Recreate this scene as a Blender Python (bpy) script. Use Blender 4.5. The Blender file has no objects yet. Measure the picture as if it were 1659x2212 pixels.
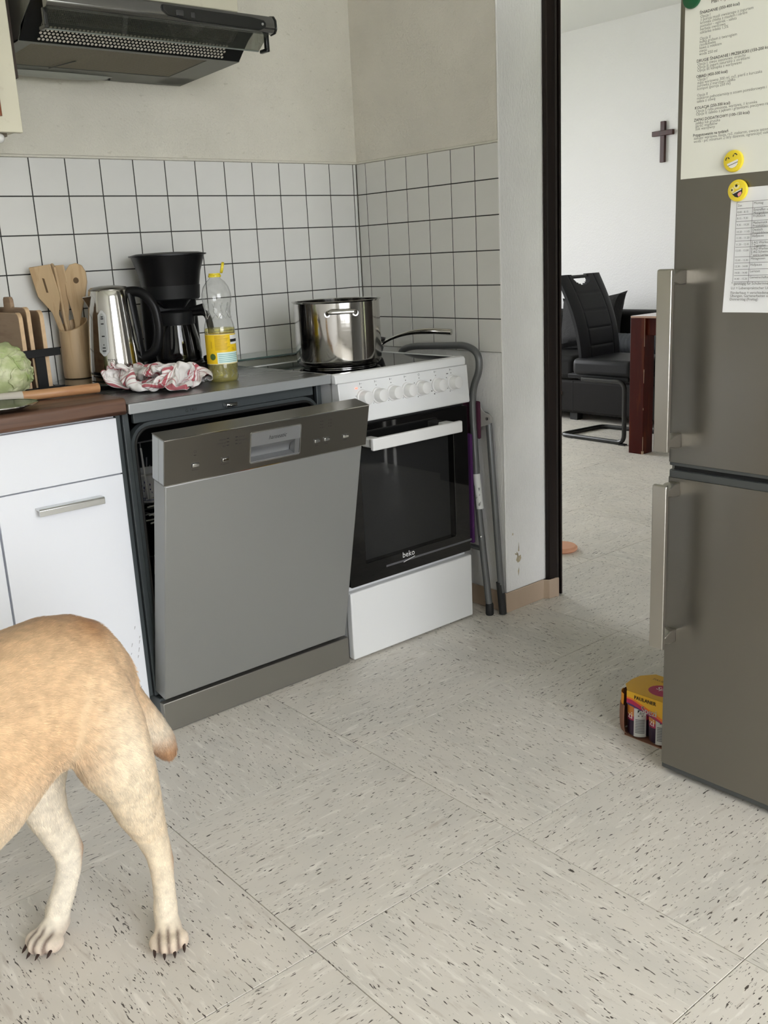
import bpy, math, random
import numpy as np
from mathutils import Vector, Matrix, noise
random.seed(7)
SC = bpy.context.scene
COL = SC.collection
PI = math.pi

# ------------------------------------------------------------------ camera
cam_d = bpy.data.cameras.new('camera'); cam = bpy.data.objects.new('camera', cam_d); COL.objects.link(cam)
_y, _p, _r = math.radians(40.007), math.radians(14.869), math.radians(-2.944)
_f = Vector((math.sin(_y)*math.cos(_p), math.cos(_y)*math.cos(_p), -math.sin(_p)))
_R0 = _f.cross(Vector((0, 0, 1))).normalized(); _U0 = _R0.cross(_f)
_R = _R0*math.cos(_r) + _U0*math.sin(_r); _U = _U0*math.cos(_r) - _R0*math.sin(_r)
cam.matrix_world = Matrix(((_R.x, _U.x, -_f.x, -2.231), (_R.y, _U.y, -_f.y, -2.712), (_R.z, _U.z, -_f.z, 1.162), (0, 0, 0, 1)))
cam_d.sensor_fit = 'HORIZONTAL'; cam_d.sensor_width = 36.0
cam_d.lens = 2103.33*36.0/1659.0
cam_d.clip_start = 0.02
SC.camera = cam

# ------------------------------------------------------------------ daylight: an overcast sky that reaches the rooms through their windows
world = bpy.data.worlds.new('overcast_sky'); SC.world = world; world.use_nodes = True
_bg = world.node_tree.nodes['Background']
_bg.inputs['Color'].default_value = (0.965, 0.97, 1.0, 1); _bg.inputs['Strength'].default_value = 6.0
def portal(name, loc, rot, sx, sy):
    l = bpy.data.lights.new(name, 'AREA'); l.shape = 'RECTANGLE'; l.size = sx; l.size_y = sy
    l.cycles.is_portal = True
    o = bpy.data.objects.new(name, l); COL.objects.link(o); o.location = loc; o.rotation_euler = rot
portal('kitchen_window_portal', (-1.75, -4.40, 1.40), (PI/2, 0, 0), 1.9, 1.9)
portal('slit_door_portal', (1.33, -2.62, 1.07), (0, PI/2, 0), 2.15, 0.14)
portal('hall_end_portal', (.71, -4.40, 1.15), (PI/2, 0, 0), .82, 2.3)
portal('living_far_portal', (1.75, 3.42, 1.4), (-PI/2, 0, 0), 1.6, 1.8)
SC.view_settings.view_transform = 'Standard'
SC.view_settings.look = 'None'
SC.view_settings.gamma = 1.0
SC.view_settings.use_curve_mapping = False
SC.view_settings.exposure = 1.0
SC.cycles.use_denoising = True
SC.cycles.max_bounces = 14; SC.cycles.diffuse_bounces = 7; SC.cycles.transparent_max_bounces = 16
SC.cycles.sample_clamp_indirect = 6.0

# ------------------------------------------------------------------ materials
def M(name, col, rough=0.5, metal=0.0, var=None, bump=None, spec=0.5, coat=0.0, aniso=0.0, emit=None, two=None, sheen=0.0, rvar=None):
    """Principled surface. var=(scale xyz, amount) mottles the colour, two=(col2, scale xyz, lo, hi) blends in a second colour,
    bump=(scale xyz, strength, distance), rvar=(scale xyz, amount)."""
    m = bpy.data.materials.new(name); m.use_nodes = True
    nt = m.node_tree; N = nt.nodes; L = nt.links; b = N['Principled BSDF']
    b.inputs['Base Color'].default_value = (*col, 1); b.inputs['Roughness'].default_value = rough
    b.inputs['Metallic'].default_value = metal; b.inputs['Specular IOR Level'].default_value = spec
    b.inputs['Coat Weight'].default_value = coat; b.inputs['Anisotropic'].default_value = aniso
    b.inputs['Sheen Weight'].default_value = sheen
    tc = N.new('ShaderNodeTexCoord')
    def nz(scale, detail=4.0, r=0.55):
        mp = N.new('ShaderNodeMapping'); mp.inputs['Scale'].default_value = scale if hasattr(scale, '__len__') else (scale,)*3
        L.new(tc.outputs['Object'], mp.inputs['Vector'])
        n = N.new('ShaderNodeTexNoise'); n.inputs['Scale'].default_value = 1; n.inputs['Detail'].default_value = detail; n.inputs['Roughness'].default_value = r
        L.new(mp.outputs['Vector'], n.inputs['Vector']); return n.outputs['Fac']
    src = None
    if two:
        c2, sc, lo, hi = two
        mr = N.new('ShaderNodeMapRange'); mr.inputs['From Min'].default_value = lo; mr.inputs['From Max'].default_value = hi
        L.new(nz(sc), mr.inputs['Value'])
        mx = N.new('ShaderNodeMix'); mx.data_type = 'RGBA'; mx.inputs[6].default_value = (*col, 1); mx.inputs[7].default_value = (*c2, 1)
        L.new(mr.outputs['Result'], mx.inputs[0]); src = mx.outputs[2]
    if var:
        sc, am = var
        mr = N.new('ShaderNodeMapRange'); mr.inputs['From Min'].default_value = 0.3; mr.inputs['From Max'].default_value = 0.7
        mr.inputs['To Min'].default_value = 1-am; mr.inputs['To Max'].default_value = 1+am
        L.new(nz(sc), mr.inputs['Value'])
        mx = N.new('ShaderNodeMix'); mx.data_type = 'RGBA'; mx.blend_type = 'MULTIPLY'; mx.inputs[0].default_value = 1
        if src: L.new(src, mx.inputs[6])
        else: mx.inputs[6].default_value = (*col, 1)
        L.new(mr.outputs['Result'], mx.inputs[7]); src = mx.outputs[2]
    if src: L.new(src, b.inputs['Base Color'])
    if rvar:
        mr = N.new('ShaderNodeMapRange'); mr.inputs['From Min'].default_value = 0.3; mr.inputs['From Max'].default_value = 0.7
        mr.inputs['To Min'].default_value = rough-rvar[1]; mr.inputs['To Max'].default_value = rough+rvar[1]
        L.new(nz(rvar[0]), mr.inputs['Value']); L.new(mr.outputs['Result'], b.inputs['Roughness'])
    if bump:
        bp = N.new('ShaderNodeBump'); bp.inputs['Strength'].default_value = bump[1]; bp.inputs['Distance'].default_value = bump[2] if len(bump) > 2 else 0.002
        L.new(nz(bump[0], 3.0), bp.inputs['Height']); L.new(bp.outputs['Normal'], b.inputs['Normal'])
    if emit:
        b.inputs['Emission Color'].default_value = (*emit[0], 1); b.inputs['Emission Strength'].default_value = emit[1]
    return m
def MG(name, tint=(1, 1, 1), rough=0.02, refl=1.0, haze=None):
    """thin clear sheet: transparent with a Fresnel reflection; haze=(colour, amount) adds a matt share"""
    m = bpy.data.materials.new(name); m.use_nodes = True; nt = m.node_tree; N = nt.nodes; L = nt.links
    N.remove(N['Principled BSDF']); out = N['Material Output']
    t = N.new('ShaderNodeBsdfTransparent'); t.inputs['Color'].default_value = (*tint, 1)
    base = t.outputs[0]
    if haze:
        d = N.new('ShaderNodeBsdfDiffuse'); d.inputs['Color'].default_value = (*haze[0], 1)
        mh = N.new('ShaderNodeMixShader'); mh.inputs[0].default_value = haze[1]; L.new(base, mh.inputs[1]); L.new(d.outputs[0], mh.inputs[2]); base = mh.outputs[0]
    g = N.new('ShaderNodeBsdfGlossy'); g.inputs['Roughness'].default_value = rough
    lw = N.new('ShaderNodeLayerWeight'); lw.inputs['Blend'].default_value = .5
    pw = N.new('ShaderNodeMath'); pw.operation = 'POWER'; pw.inputs[1].default_value = 4.5; L.new(lw.outputs['Facing'], pw.inputs[0])
    mul = N.new('ShaderNodeMath'); mul.operation = 'MULTIPLY_ADD'; mul.inputs[1].default_value = .75*refl; mul.inputs[2].default_value = .04*refl; mul.use_clamp = True
    L.new(pw.outputs[0], mul.inputs[0])
    mx = N.new('ShaderNodeMixShader'); L.new(mul.outputs[0], mx.inputs[0]); L.new(base, mx.inputs[1]); L.new(g.outputs[0], mx.inputs[2])
    L.new(mx.outputs[0], out.inputs['Surface']); return m

# ------------------------------------------------------------------ mesh helpers
class MB:
    def __init__(self): self.v = []; self.f = []; self.s = []; self.m = None
    def add(self, vs, fs, smooth=True):
        o = len(self.v)
        for p in vs: self.v.append(tuple(self.m @ Vector(p)) if self.m else tuple(p))
        for f in fs: self.f.append([i+o for i in f]); self.s.append(smooth)
        return self
    def box(self, x0, x1, y0, y1, z0, z1):
        x0, x1 = min(x0, x1), max(x0, x1); y0, y1 = min(y0, y1), max(y0, y1); z0, z1 = min(z0, z1), max(z0, z1)
        return self.add([(x0, y0, z0), (x1, y0, z0), (x1, y1, z0), (x0, y1, z0), (x0, y0, z1), (x1, y0, z1), (x1, y1, z1), (x0, y1, z1)],
                 [(0, 3, 2, 1), (4, 5, 6, 7), (0, 1, 5, 4), (1, 2, 6, 5), (2, 3, 7, 6), (3, 0, 4, 7)])
    def rings(self, rings, cap0=True, cap1=True, closed=False):
        n = len(rings[0]); vs = [p for r in rings for p in r]; fs = []
        k = len(rings)
        for i in range(k if closed else k-1):
            a = i*n; b = ((i+1) % k)*n
            for j in range(n): fs.append((a+j, a+(j+1) % n, b+(j+1) % n, b+j))
        if not closed:
            if cap0: fs.append(tuple(range(n-1, -1, -1)))
            if cap1: fs.append(tuple((k-1)*n+j for j in range(n)))
        return self.add(vs, fs)
    def tube(self, pts, r, n=12, closed=False, r2=None, up=None):
        pts = [Vector(p) for p in pts]; k = len(pts); rs = r if hasattr(r, '__len__') else [r]*k
        T = []
        for i in range(k):
            a = pts[(i-1) % k] if (closed or i > 0) else pts[i]; b = pts[(i+1) % k] if (closed or i < k-1) else pts[i]
            T.append((b-a).normalized())
        u = Vector(up) if up else (Vector((0, 0, 1)) if abs(T[0].z) < 0.9 else Vector((1, 0, 0)))
        R = []
        for i in range(k):
            u = (u - T[i]*u.dot(T[i])).normalized(); w = T[i].cross(u)
            q = (r2/r if r2 and not hasattr(r, '__len__') else (r2 if r2 else 1.0))
            R.append([tuple(pts[i] + u*(rs[i]*math.cos(2*PI*j/n)*1.0) + w*(rs[i]*q*math.sin(2*PI*j/n))) for j in range(n)])
        return self.rings(R, closed=closed)
    def lathe(self, prof, c=(0, 0, 0), n=32, cap0=True, cap1=True):
        return self.rings([[(c[0]+r*math.cos(2*PI*j/n), c[1]+r*math.sin(2*PI*j/n), c[2]+z) for j in range(n)] for r, z in prof], cap0, cap1)
    def prism(self, poly, a0, a1, axis='z'):
        """extrude a 2D outline; axis z: (x,y), axis y: (x,z), axis x: (y,z)"""
        def P(p, t): return (p[0], p[1], t) if axis == 'z' else ((p[0], t, p[1]) if axis == 'y' else (t, p[0], p[1]))
        n = len(poly)
        area = sum(poly[i][0]*poly[(i+1) % n][1]-poly[(i+1) % n][0]*poly[i][1] for i in range(n))
        pl = poly if area > 0 else poly[::-1]
        fs = [(j, (j+1) % n, n+(j+1) % n, n+j) for j in range(n)] + [tuple(range(n-1, -1, -1)), tuple(range(n, 2*n))]
        if axis == 'y': fs = [tuple(reversed(f)) for f in fs]
        return self.add([P(p, a0) for p in pl]+[P(p, a1) for p in pl], fs)
    def ball(self, c, rx, ry=None, rz=None, n=16, k=10):
        ry = ry or rx; rz = rz or rx
        return self.rings([[(c[0]+rx*math.sin(PI*(i+.02)/(k+.04))*math.cos(2*PI*j/n), c[1]+ry*math.sin(PI*(i+.02)/(k+.04))*math.sin(2*PI*j/n), c[2]-rz*math.cos(PI*(i+.02)/(k+.04))) for j in range(n)] for i in range(k+1)])
def bend(pts, r, n=6):
    """round the corners of a polyline"""
    pts = [Vector(p) for p in pts]; out = [pts[0]]
    for i in range(1, len(pts)-1):
        a = (pts[i-1]-pts[i]); b = (pts[i+1]-pts[i]); d = min(r, a.length*.49, b.length*.49)
        A = pts[i]+a.normalized()*d; B = pts[i]+b.normalized()*d
        for t in range(n+1):
            s = t/n; out.append(A*(1-s)**2 + pts[i]*2*s*(1-s) + B*s*s)
    out.append(pts[-1]); return out
def rrect(w, h, r, n=5, cx=0, cy=0):
    out = []
    for sx, sy, a in ((1, 1, 0), (-1, 1, PI/2), (-1, -1, PI), (1, -1, 1.5*PI)):
        for i in range(n+1):
            t = a+PI/2*i/n; out.append((cx+sx*(w/2-r)+r*math.cos(t), cy+sy*(h/2-r)+r*math.sin(t)))
    return out
ORG = {}
def mesh_of(name, mb, org, mat, ang=35):
    me = bpy.data.meshes.new(name)
    me.from_pydata([(x-org[0], y-org[1], z-org[2]) for x, y, z in mb.v], [], mb.f); me.update()
    if mat: me.materials.append(mat)
    me.polygons.foreach_set('use_smooth', [bool(s) for s in mb.s])
    if ang: me.set_sharp_from_angle(angle=math.radians(ang))
    return me
def root(name, label, cat, loc, group=None):
    o = bpy.data.objects.new(name, None); COL.objects.link(o); o.location = loc; o.empty_display_size = .05
    o['label'] = label; o['category'] = cat
    if group: o['group'] = group
    ORG[o.name] = tuple(loc); return o
def O(name, mb, mat, parent=None, bevel=0, seg=2, ang=35, label=None, cat=None, group=None, kind=None, sub=0):
    if parent: org = ORG[parent.name]
    else:
        a = np.array(mb.v); lo, hi = a.min(0), a.max(0); org = ((lo[0]+hi[0])/2, (lo[1]+hi[1])/2, lo[2])
    o = bpy.data.objects.new(name, mesh_of(name, mb, org, mat, ang)); COL.objects.link(o)
    if parent: o.parent = parent
    else: o.location = org
    ORG[o.name] = tuple(org)
    if bevel:
        b = o.modifiers.new('bevel', 'BEVEL'); b.width = bevel; b.segments = seg; b.limit_method = 'ANGLE'; b.angle_limit = math.radians(40)
    if sub:
        s = o.modifiers.new('sub', 'SUBSURF'); s.levels = sub; s.render_levels = sub
    for k, v in (('label', label), ('category', cat), ('group', group), ('kind', kind)):
        if v: o[k] = v
    return o
def ST(name, mb, mat, parent=None, bevel=0, ang=35):
    return O(name, mb, mat, parent, bevel, ang=ang, kind=None if parent else 'structure')
_tc = {}
def text(mb, s, size, at, right, up, align='LEFT', shear=0.0, sx=1.0, lift=0.0):
    """flat print: the glyph outlines of s as thin faces on a surface"""
    cu = bpy.data.curves.new('t', 'FONT'); cu.body = s; cu.size = size; cu.align_x = align; cu.resolution_u = 2; cu.shear = shear; cu.fill_mode = 'FRONT'
    ob = bpy.data.objects.new('t', cu); me = ob.to_mesh()
    R, U = Vector(right), Vector(up); n = R.cross(U); A = Vector(at)
    mb.add([tuple(A+R*(v.co.x*sx)+U*v.co.y+n*lift) for v in me.vertices], [tuple(p.vertices) for p in me.polygons], False)
    ob.to_mesh_clear(); bpy.data.objects.remove(ob); bpy.data.curves.remove(cu)
    return mb
def quad(mb, at, right, up, w, h, lift=0.0):
    A, R, U = Vector(at), Vector(right), Vector(up); n = R.cross(U)*lift
    mb.add([tuple(A+n), tuple(A+R*w+n), tuple(A+R*w+U*h+n), tuple(A+U*h+n)], [(0, 1, 2, 3)], False); return mb

# ------------------------------------------------------------------ palette
plaster = M('cream_plaster', (.66, .64, .56), .9, var=((6, 6, 6), .05), bump=((160, 160, 160), .8, .003), two=((.56, .54, .46), (40, 40, 90), .66, .74))
plaster_s = M('cream_plaster_side', (.70, .67, .595), .9, var=((6, 6, 6), .05), bump=((160, 160, 160), .85, .003))
plaster_w = M('white_rough_plaster', (.78, .775, .76), .9, var=((5, 5, 5), .05), bump=((150, 150, 60), .7, .004))
white_wall = M('white_woodchip_wall', (.80, .795, .80), .9, bump=((90, 90, 90), .6, .004))
ceil_m = M('white_ceiling', (.80, .80, .79), .9)
tile_m = M('glazed_white_tile', (.70, .70, .675), .22, var=((9, 9, 9), .02), bump=((20, 20, 20), .05, .002))
tile_g = M('glazed_grey_white_tile', (.68, .675, .64), .28, var=((9, 9, 9), .02))
grout = M('dark_grout', (.035, .034, .032), .9)
dark_wood = M('dark_brown_painted_wood', (.012, .007, .0055), .5, spec=.25, two=((.16, .075, .03), (14, 60, 9), .71, .76), var=((30, 30, 3), .3))
dark_wood2 = M('grey_brown_painted_wood', (.032, .027, .024), .45, spec=.3, var=((40, 40, 3), .25))
vinyl_beige = M('beige_vinyl_skirting', (.42, .32, .235), .45, var=((8, 8, 3), .06))
clear_pane = MG('clear_window_pane', (.97, .98, .98))
white_frame = M('white_window_frame', (.78, .78, .78), .4)

def floor_mat(name):
    m = bpy.data.materials.new(name); m.use_nodes = True; nt = m.node_tree; N = nt.nodes; L = nt.links; b = N['Principled BSDF']
    tc = N.new('ShaderNodeTexCoord'); oi = N.new('ShaderNodeObjectInfo')
    ml = N.new('ShaderNodeVectorMath'); ml.operation = 'SCALE'; ml.inputs[3].default_value = 37.0
    cb = N.new('ShaderNodeCombineXYZ'); L.new(oi.outputs['Random'], cb.inputs[0]); L.new(oi.outputs['Random'], cb.inputs[1]); L.new(oi.outputs['Random'], cb.inputs[2]); L.new(cb.outputs[0], ml.inputs[0])
    ad = N.new('ShaderNodeVectorMath'); L.new(tc.outputs['Object'], ad.inputs[0]); L.new(ml.outputs[0], ad.inputs[1])
    # the marbling wavers a little along its length
    def nz(sc, detail, rough=.55, dist=0.0):
        mp = N.new('ShaderNodeMapping'); mp.inputs['Scale'].default_value = sc; L.new(ad.outputs[0], mp.inputs[0])
        n = N.new('ShaderNodeTexNoise'); n.inputs['Scale'].default_value = 1; n.inputs['Detail'].default_value = detail; n.inputs['Roughness'].default_value = rough; n.inputs['Distortion'].default_value = dist
        L.new(mp.outputs[0], n.inputs['Vector']); return n.outputs['Fac']
    def mix(fac, lo, hi, a, col):
        mr = N.new('ShaderNodeMapRange'); mr.inputs['From Min'].default_value = lo; mr.inputs['From Max'].default_value = hi; L.new(fac, mr.inputs['Value'])
        mx = N.new('ShaderNodeMix'); mx.data_type = 'RGBA'; L.new(mr.outputs['Result'], mx.inputs[0])
        if hasattr(a, 'links'): L.new(a, mx.inputs[6])
        else: mx.inputs[6].default_value = (*a, 1)
        mx.inputs[7].default_value = (*col, 1); return mx.outputs[2]
    c = mix(nz((4, 9, 1), 3), .40, .66, (.70, .66, .595), (.635, .605, .55))
    c = mix(nz((14, 75, 1), 4, .6, .6), .56, .68, c, (.80, .765, .70))
    c = mix(nz((11, 60, 3), 3, .6, .5), .60, .74, c, (.55, .50, .44))
    c = mix(nz((44, 225, 5), 2.2, .5, .5), .660, .685, c, (.085, .072, .06))
    c = mix(nz((60, 300, 9), 2.0, .5, .4), .680, .705, c, (.045, .036, .03))
    L.new(c, b.inputs['Base Color'])
    b.inputs['Roughness'].default_value = .42; b.inputs['Specular IOR Level'].default_value = .4
    bp = N.new('ShaderNodeBump'); bp.inputs['Strength'].default_value = .08; bp.inputs['Distance'].default_value = .002
    L.new(nz((30, 120, 2), 3), bp.inputs['Height']); L.new(bp.outputs[0], b.inputs['Normal'])
    return m
floor_m = floor_mat('marbled_vinyl')
seam = M('floor_seam', (.15, .14, .12), .8)

# ------------------------------------------------------------------ floor and its tiles
fl = ST('floor', MB().box(-3.5, 4.0, -4.5, 3.4, -.12, -.004), seam)
TS, TA, TX, TY = .50928, -.0129, -1.4200, -1.0014
def tile_mesh(w, h, t, ch):
    """a slab lying in XY whose upper edge is eased"""
    a, b = w/2, h/2; c, d = a-ch, b-ch
    vs = [(-a, -b, 0), (a, -b, 0), (a, b, 0), (-a, b, 0), (-a, -b, t-ch), (a, -b, t-ch), (a, b, t-ch), (-a, b, t-ch), (-c, -d, t), (c, -d, t), (c, d, t), (-c, d, t)]
    fs = [(0, 3, 2, 1), (8, 9, 10, 11)] + [(i, (i+1) % 4, 4+(i+1) % 4, 4+i) for i in range(4)] + [(4+i, 4+(i+1) % 4, 8+(i+1) % 4, 8+i) for i in range(4)]
    return MB().add(vs, fs, False)
ft_me = mesh_of('floor_tile', tile_mesh(TS-.0016, TS-.0016, .004, .0006), (0, 0, 0), floor_m, 0)
ca, sa = math.cos(TA), math.sin(TA)
fo = ORG['floor']
for i in range(-5, 11):
    for j in range(-7, 9):
        u, v = (i+.5)*TS, (j+.5)*TS
        x, y = TX+u*ca-v*sa, TY+u*sa+v*ca
        if not (-3.5 < x < 3.7 and -4.3 < y < 3.2): continue
        if x > 1.45 and y < -.8: continue
        o = bpy.data.objects.new('tile', ft_me); COL.objects.link(o); o.parent = fl
        o.location = (x-fo[0], y-fo[1], -.004-fo[2]); o.rotation_euler = (0, 0, TA + (PI/2 if (i+j) % 2 == 0 else 0) + (PI if random.random() < .5 else 0))

# ------------------------------------------------------------------ walls
CH = 2.615
wb = ST('wall_back', MB().box(-3.5, .24, .006, .24, -.004, CH), plaster)
ws = ST('wall_side', MB().box(.006, .236, -.650, .006, .8475, CH), plaster_s)
ST('rough_plaster', MB().box(.004, .236, -.650, .006, -.004, .8475), plaster_w, ws)
ST('end_plaster', MB().box(.0025, .24, -.655, -.649, .066, CH), plaster_w, ws, .003)
# wall tiles, one object each: back wall in rows above the worktops, side wall above the cooker
WT, GJ = .102, .0032
def wall_tile(parent, wdt, hgt, at, facing, mat, cache={}):
    k = (round(wdt, 4), round(hgt, 4), mat.name)
    if k not in cache: cache[k] = mesh_of('wall_tile', tile_mesh(wdt, hgt, .006, .0006), (0, 0, 0), mat, 0)
    o = bpy.data.objects.new('tile', cache[k]); COL.objects.link(o); o.parent = parent; p = ORG[parent.name]
    o.location = (at[0]-p[0], at[1]-p[1], at[2]-p[2])
    o.rotation_euler = ((PI/2, 0, 0) if facing == 'y' else (PI/2, 0, -PI/2))
rows = [(1.358, 1.4585)] + [(1.358-WT*(k+1), 1.358-WT*k) for k in range(5)]
xj = [-.0006, -.0147] + [-.0147-WT*(k+1) for k in range(22)]
for z0, z1 in rows:
    for k in range(len(xj)-1):
        x1, x0 = xj[k], xj[k+1]
        wall_tile(wb, x1-x0-GJ, z1-z0-GJ, ((x0+x1)/2, .006, (z0+z1)/2), 'y', tile_m)
yj = [-.0006, -.0475] + [-.0475-WT*(k+1) for k in range(5)] + [-.6545]
for z0, z1 in rows:
    for k in range(len(yj)-1):
        y1, y0 = yj[k], yj[k+1]
        wall_tile(ws, y1-y0-GJ, z1-z0-GJ, (.006, (y0+y1)/2, (z0+z1)/2), 'x', tile_g)
g = ST('grout_bed', MB().box(-2.27, 0, .0012, .0065, .846, 1.457), grout, wb)
g = ST('grout_bed', MB().box(.0012, .0065, -.652, 0, .849, 1.457), grout, ws)
ST('edge_bead', MB().tube([(-2.3, .004, 1.4615), (0, .004, 1.4615)], .0045, 6), plaster, wb)
ST('edge_bead', MB().tube([(.004, 0, 1.4615), (.004, -.652, 1.4615)], .0045, 6), plaster, ws)
# flaked paint low on the pier end
flake = M('flaked_paint_patch', (.42, .36, .25), .9, var=((60, 60, 60), .25))
fb = MB()
for pts in ([(.052, .196), (.060, .190), (.063, .178), (.072, .182), (.075, .170), (.068, .160), (.058, .158), (.050, .168), (.056, .180)], [(.060, .196), (.064, .226), (.066, .196)], [(.045, .193), (.058, .188), (.058, .184), (.046, .188)], [(.058, .128), (.063, .140), (.064, .126), (.060, .112)], [(.034, .264), (.039, .262), (.037, .256), (.033, .257)]):
    fb.prism(pts, -.6556, -.655, 'y')
ST('flake', fb, flake, ws)['kind'] = 'stuff'
# door wall with the opening to the living room
DX0, DX1, DH = .262, 1.13, 2.02
wd = ST('wall_door', MB().box(DX1, 1.32, -.655, -.535, -.004, CH).box(.24, DX1, -.655, -.535, DH, CH).box(1.2, 4.0, -.655, -.535, -.004, CH), white_wall)
dr = bpy.data.objects.new('door_1', None); COL.objects.link(dr); dr.location = (.69, -.6, 0); dr['kind'] = 'structure'; ORG['door_1'] = (.69, -.6, 0)
for x, s in ((.262, -1), (1.13, 1)):
    O('jamb', MB().box(x, x-s*-.0+s*.02, -.66, -.53, 0, DH) if s > 0 else MB().box(x-.022, x, -.66, -.53, 0, DH), dark_wood, dr, .002)
    a = MB(); xa, xb = (x-.066, x-.024) if s < 0 else (x+.024, x+.066)
    O('casing', a.box(xa, xb, -.673, -.655, .0, DH+.05), dark_wood, dr, .004)
    xa, xb = (x-.0245, x-.008) if s < 0 else (x+.008, x+.0245)
    O('casing_edge', MB().box(xa, xb, -.667, -.655, 0, DH+.01), dark_wood2, dr, .003)
    xa, xb = (x-.0085, x+.0) if s < 0 else (x, x+.0085)
    O('stop_bead', MB().box(xa, xb, -.675, -.655, 0, DH), dark_wood, dr, .002)
O('head_casing', MB().box(.196, 1.196, -.673, -.655, DH+.01, DH+.07), dark_wood, dr, .004)
O('head_jamb', MB().box(.24, 1.15, -.66, -.53, DH, DH+.012), dark_wood, dr)
# beige vinyl skirting round the pier
bb = MB().prism([(-.006, -.661), (.178, -.661), (.192, -.677), (.222, -.681), (.232, -.686), (.232, -.681), (.222, -.6745), (.194, -.6735), (.180, -.6548), (.0, -.6548), (.0, -.30), (-.006, -.30)], 0.0, .068)
bs = ST('baseboard_pier', bb, vinyl_beige, None, .003)
ST('baseboard_back', MB().box(-.1, -.001, -.006, 0, 0, .068), vinyl_beige)
ST('ceiling', MB().box(-3.5, 4.0, -4.5, 3.4, CH, CH+.1), ceil_m)
ST('wall_living', MB().box(3.75, 3.9, -.655, 3.4, -.004, CH), white_wall)
ST('wall_living_far', MB().box(.12, .95, 3.25, 3.4, -.004, CH).box(2.55, 3.9, 3.25, 3.4, -.004, CH).box(.95, 2.55, 3.25, 3.4, 2.3, CH).box(.95, 2.55, 3.25, 3.4, -.004, .5), white_wall)
ST('wall_living_left', MB().box(.12, .24, .24, 3.4, -.004, CH), white_wall)
ST('wall_left', MB().box(-3.5, -3.36, -4.5, .24, -.004, CH), white_wall)
ST('wall_front', MB().box(-3.5, -2.7, -4.4, -4.28, -.004, CH).box(-.8, .30, -4.4, -4.28, -.004, CH).box(1.12, 1.32, -4.4, -4.28, -.004, CH).box(.30, 1.12, -4.4, -4.28, 2.3, CH).box(-2.7, -.8, -4.4, -4.28, -.004, .45).box(-2.7, -.8, -4.4, -4.28, 2.35, CH), white_wall)
ST('wall_hall', MB().box(.12, .22, -4.4, -1.62, -.004, CH), plaster)
hall_dark = M('dark_unseen_hall', (.035, .025, .02), .6)  # unseen hall surfaces made dark so the oven glass reflects black
ST('wall_right', MB().box(1.2, 1.32, -4.4, -2.8, -.004, CH).box(1.2, 1.32, -2.1, -.535, -.004, CH).box(1.2, 1.32, -2.8, -2.1, 2.15, CH), hall_dark)
def window(n, x0, x1, z0, z1, y, mull):
    w = bpy.data.objects.new('window_%d' % n, None); COL.objects.link(w); w.location = ((x0+x1)/2, y, z0); w['kind'] = 'structure'; ORG[w.name] = tuple(w.location)
    f = MB(); t = .055
    f.box(x0, x1, y-.03, y+.03, z0, z0+t).box(x0, x1, y-.03, y+.03, z1-t, z1).box(x0, x0+t, y-.03, y+.03, z0, z1).box(x1-t, x1, y-.03, y+.03, z0, z1)
    O('frame', f, white_frame, w, .004)
    xs = [x0+t] + list(mull) + [x1-t]
    for m_ in mull: O('mullion', MB().box(m_-.05, m_+.05, y-.03, y+.03, z0+t, z1-t), white_frame, w, .004)
    for k in range(len(xs)-1):
        a, b = xs[k]+(.05 if k else 0), xs[k+1]-(.05 if k < len(xs)-2 else 0)
        O('pane', MB().add([(a, y, z0+t), (b, y, z0+t), (b, y, z1-t), (a, y, z1-t)], [(0, 1, 2, 3)], False), clear_pane, w)
window(1, -2.7, -.8, .45, 2.35, -4.34, [-1.75])
window(4, .30, 1.12, 0, 2.3, -4.34, [])
window(2, .95, 2.55, .5, 2.3, 3.32, [])
w3 = bpy.data.objects.new('added_slit_door', None); COL.objects.link(w3); w3.location = (1.26, -2.45, 0); w3['kind'] = 'structure'; ORG['added_slit_door'] = (1.26, -2.45, 0)  # unseen slit door, added to put bright strips into the oven glass
O('leaf', MB().box(1.305, 1.312, -2.80, -2.675, 0, 2.15).box(1.305, 1.312, -2.645, -2.595, 0, 2.15).box(1.305, 1.312, -2.562, -2.1, 0, 2.15).box(1.305, 1.312, -2.7, -2.5, .92, 1.0), hall_dark, w3)
for a in (-2.676, -2.595): O('pane', MB().add([(1.308, a, .0), (1.308, a+.033, .0), (1.308, a+.033, 2.15), (1.308, a, 2.15)], [(0, 1, 2, 3)], False), clear_pane, w3)
gr = M('unseen_bright_lawn', (.31, .34, .18), .95, var=((3, 3, 3), .25))  # unseen green and pale ground, added for bright window reflections in the pot
tr = M('unseen_pale_paving', (.50, .50, .48), .9, var=((2, 2, 2), .1))
ST('added_lawn_ground', MB().box(-1.80, 30, -45, 30, -.6, -.5), gr)
ST('added_terrace_ground', MB().box(-30, -1.80, -45, 30, -.6, -.5), tr)

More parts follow.
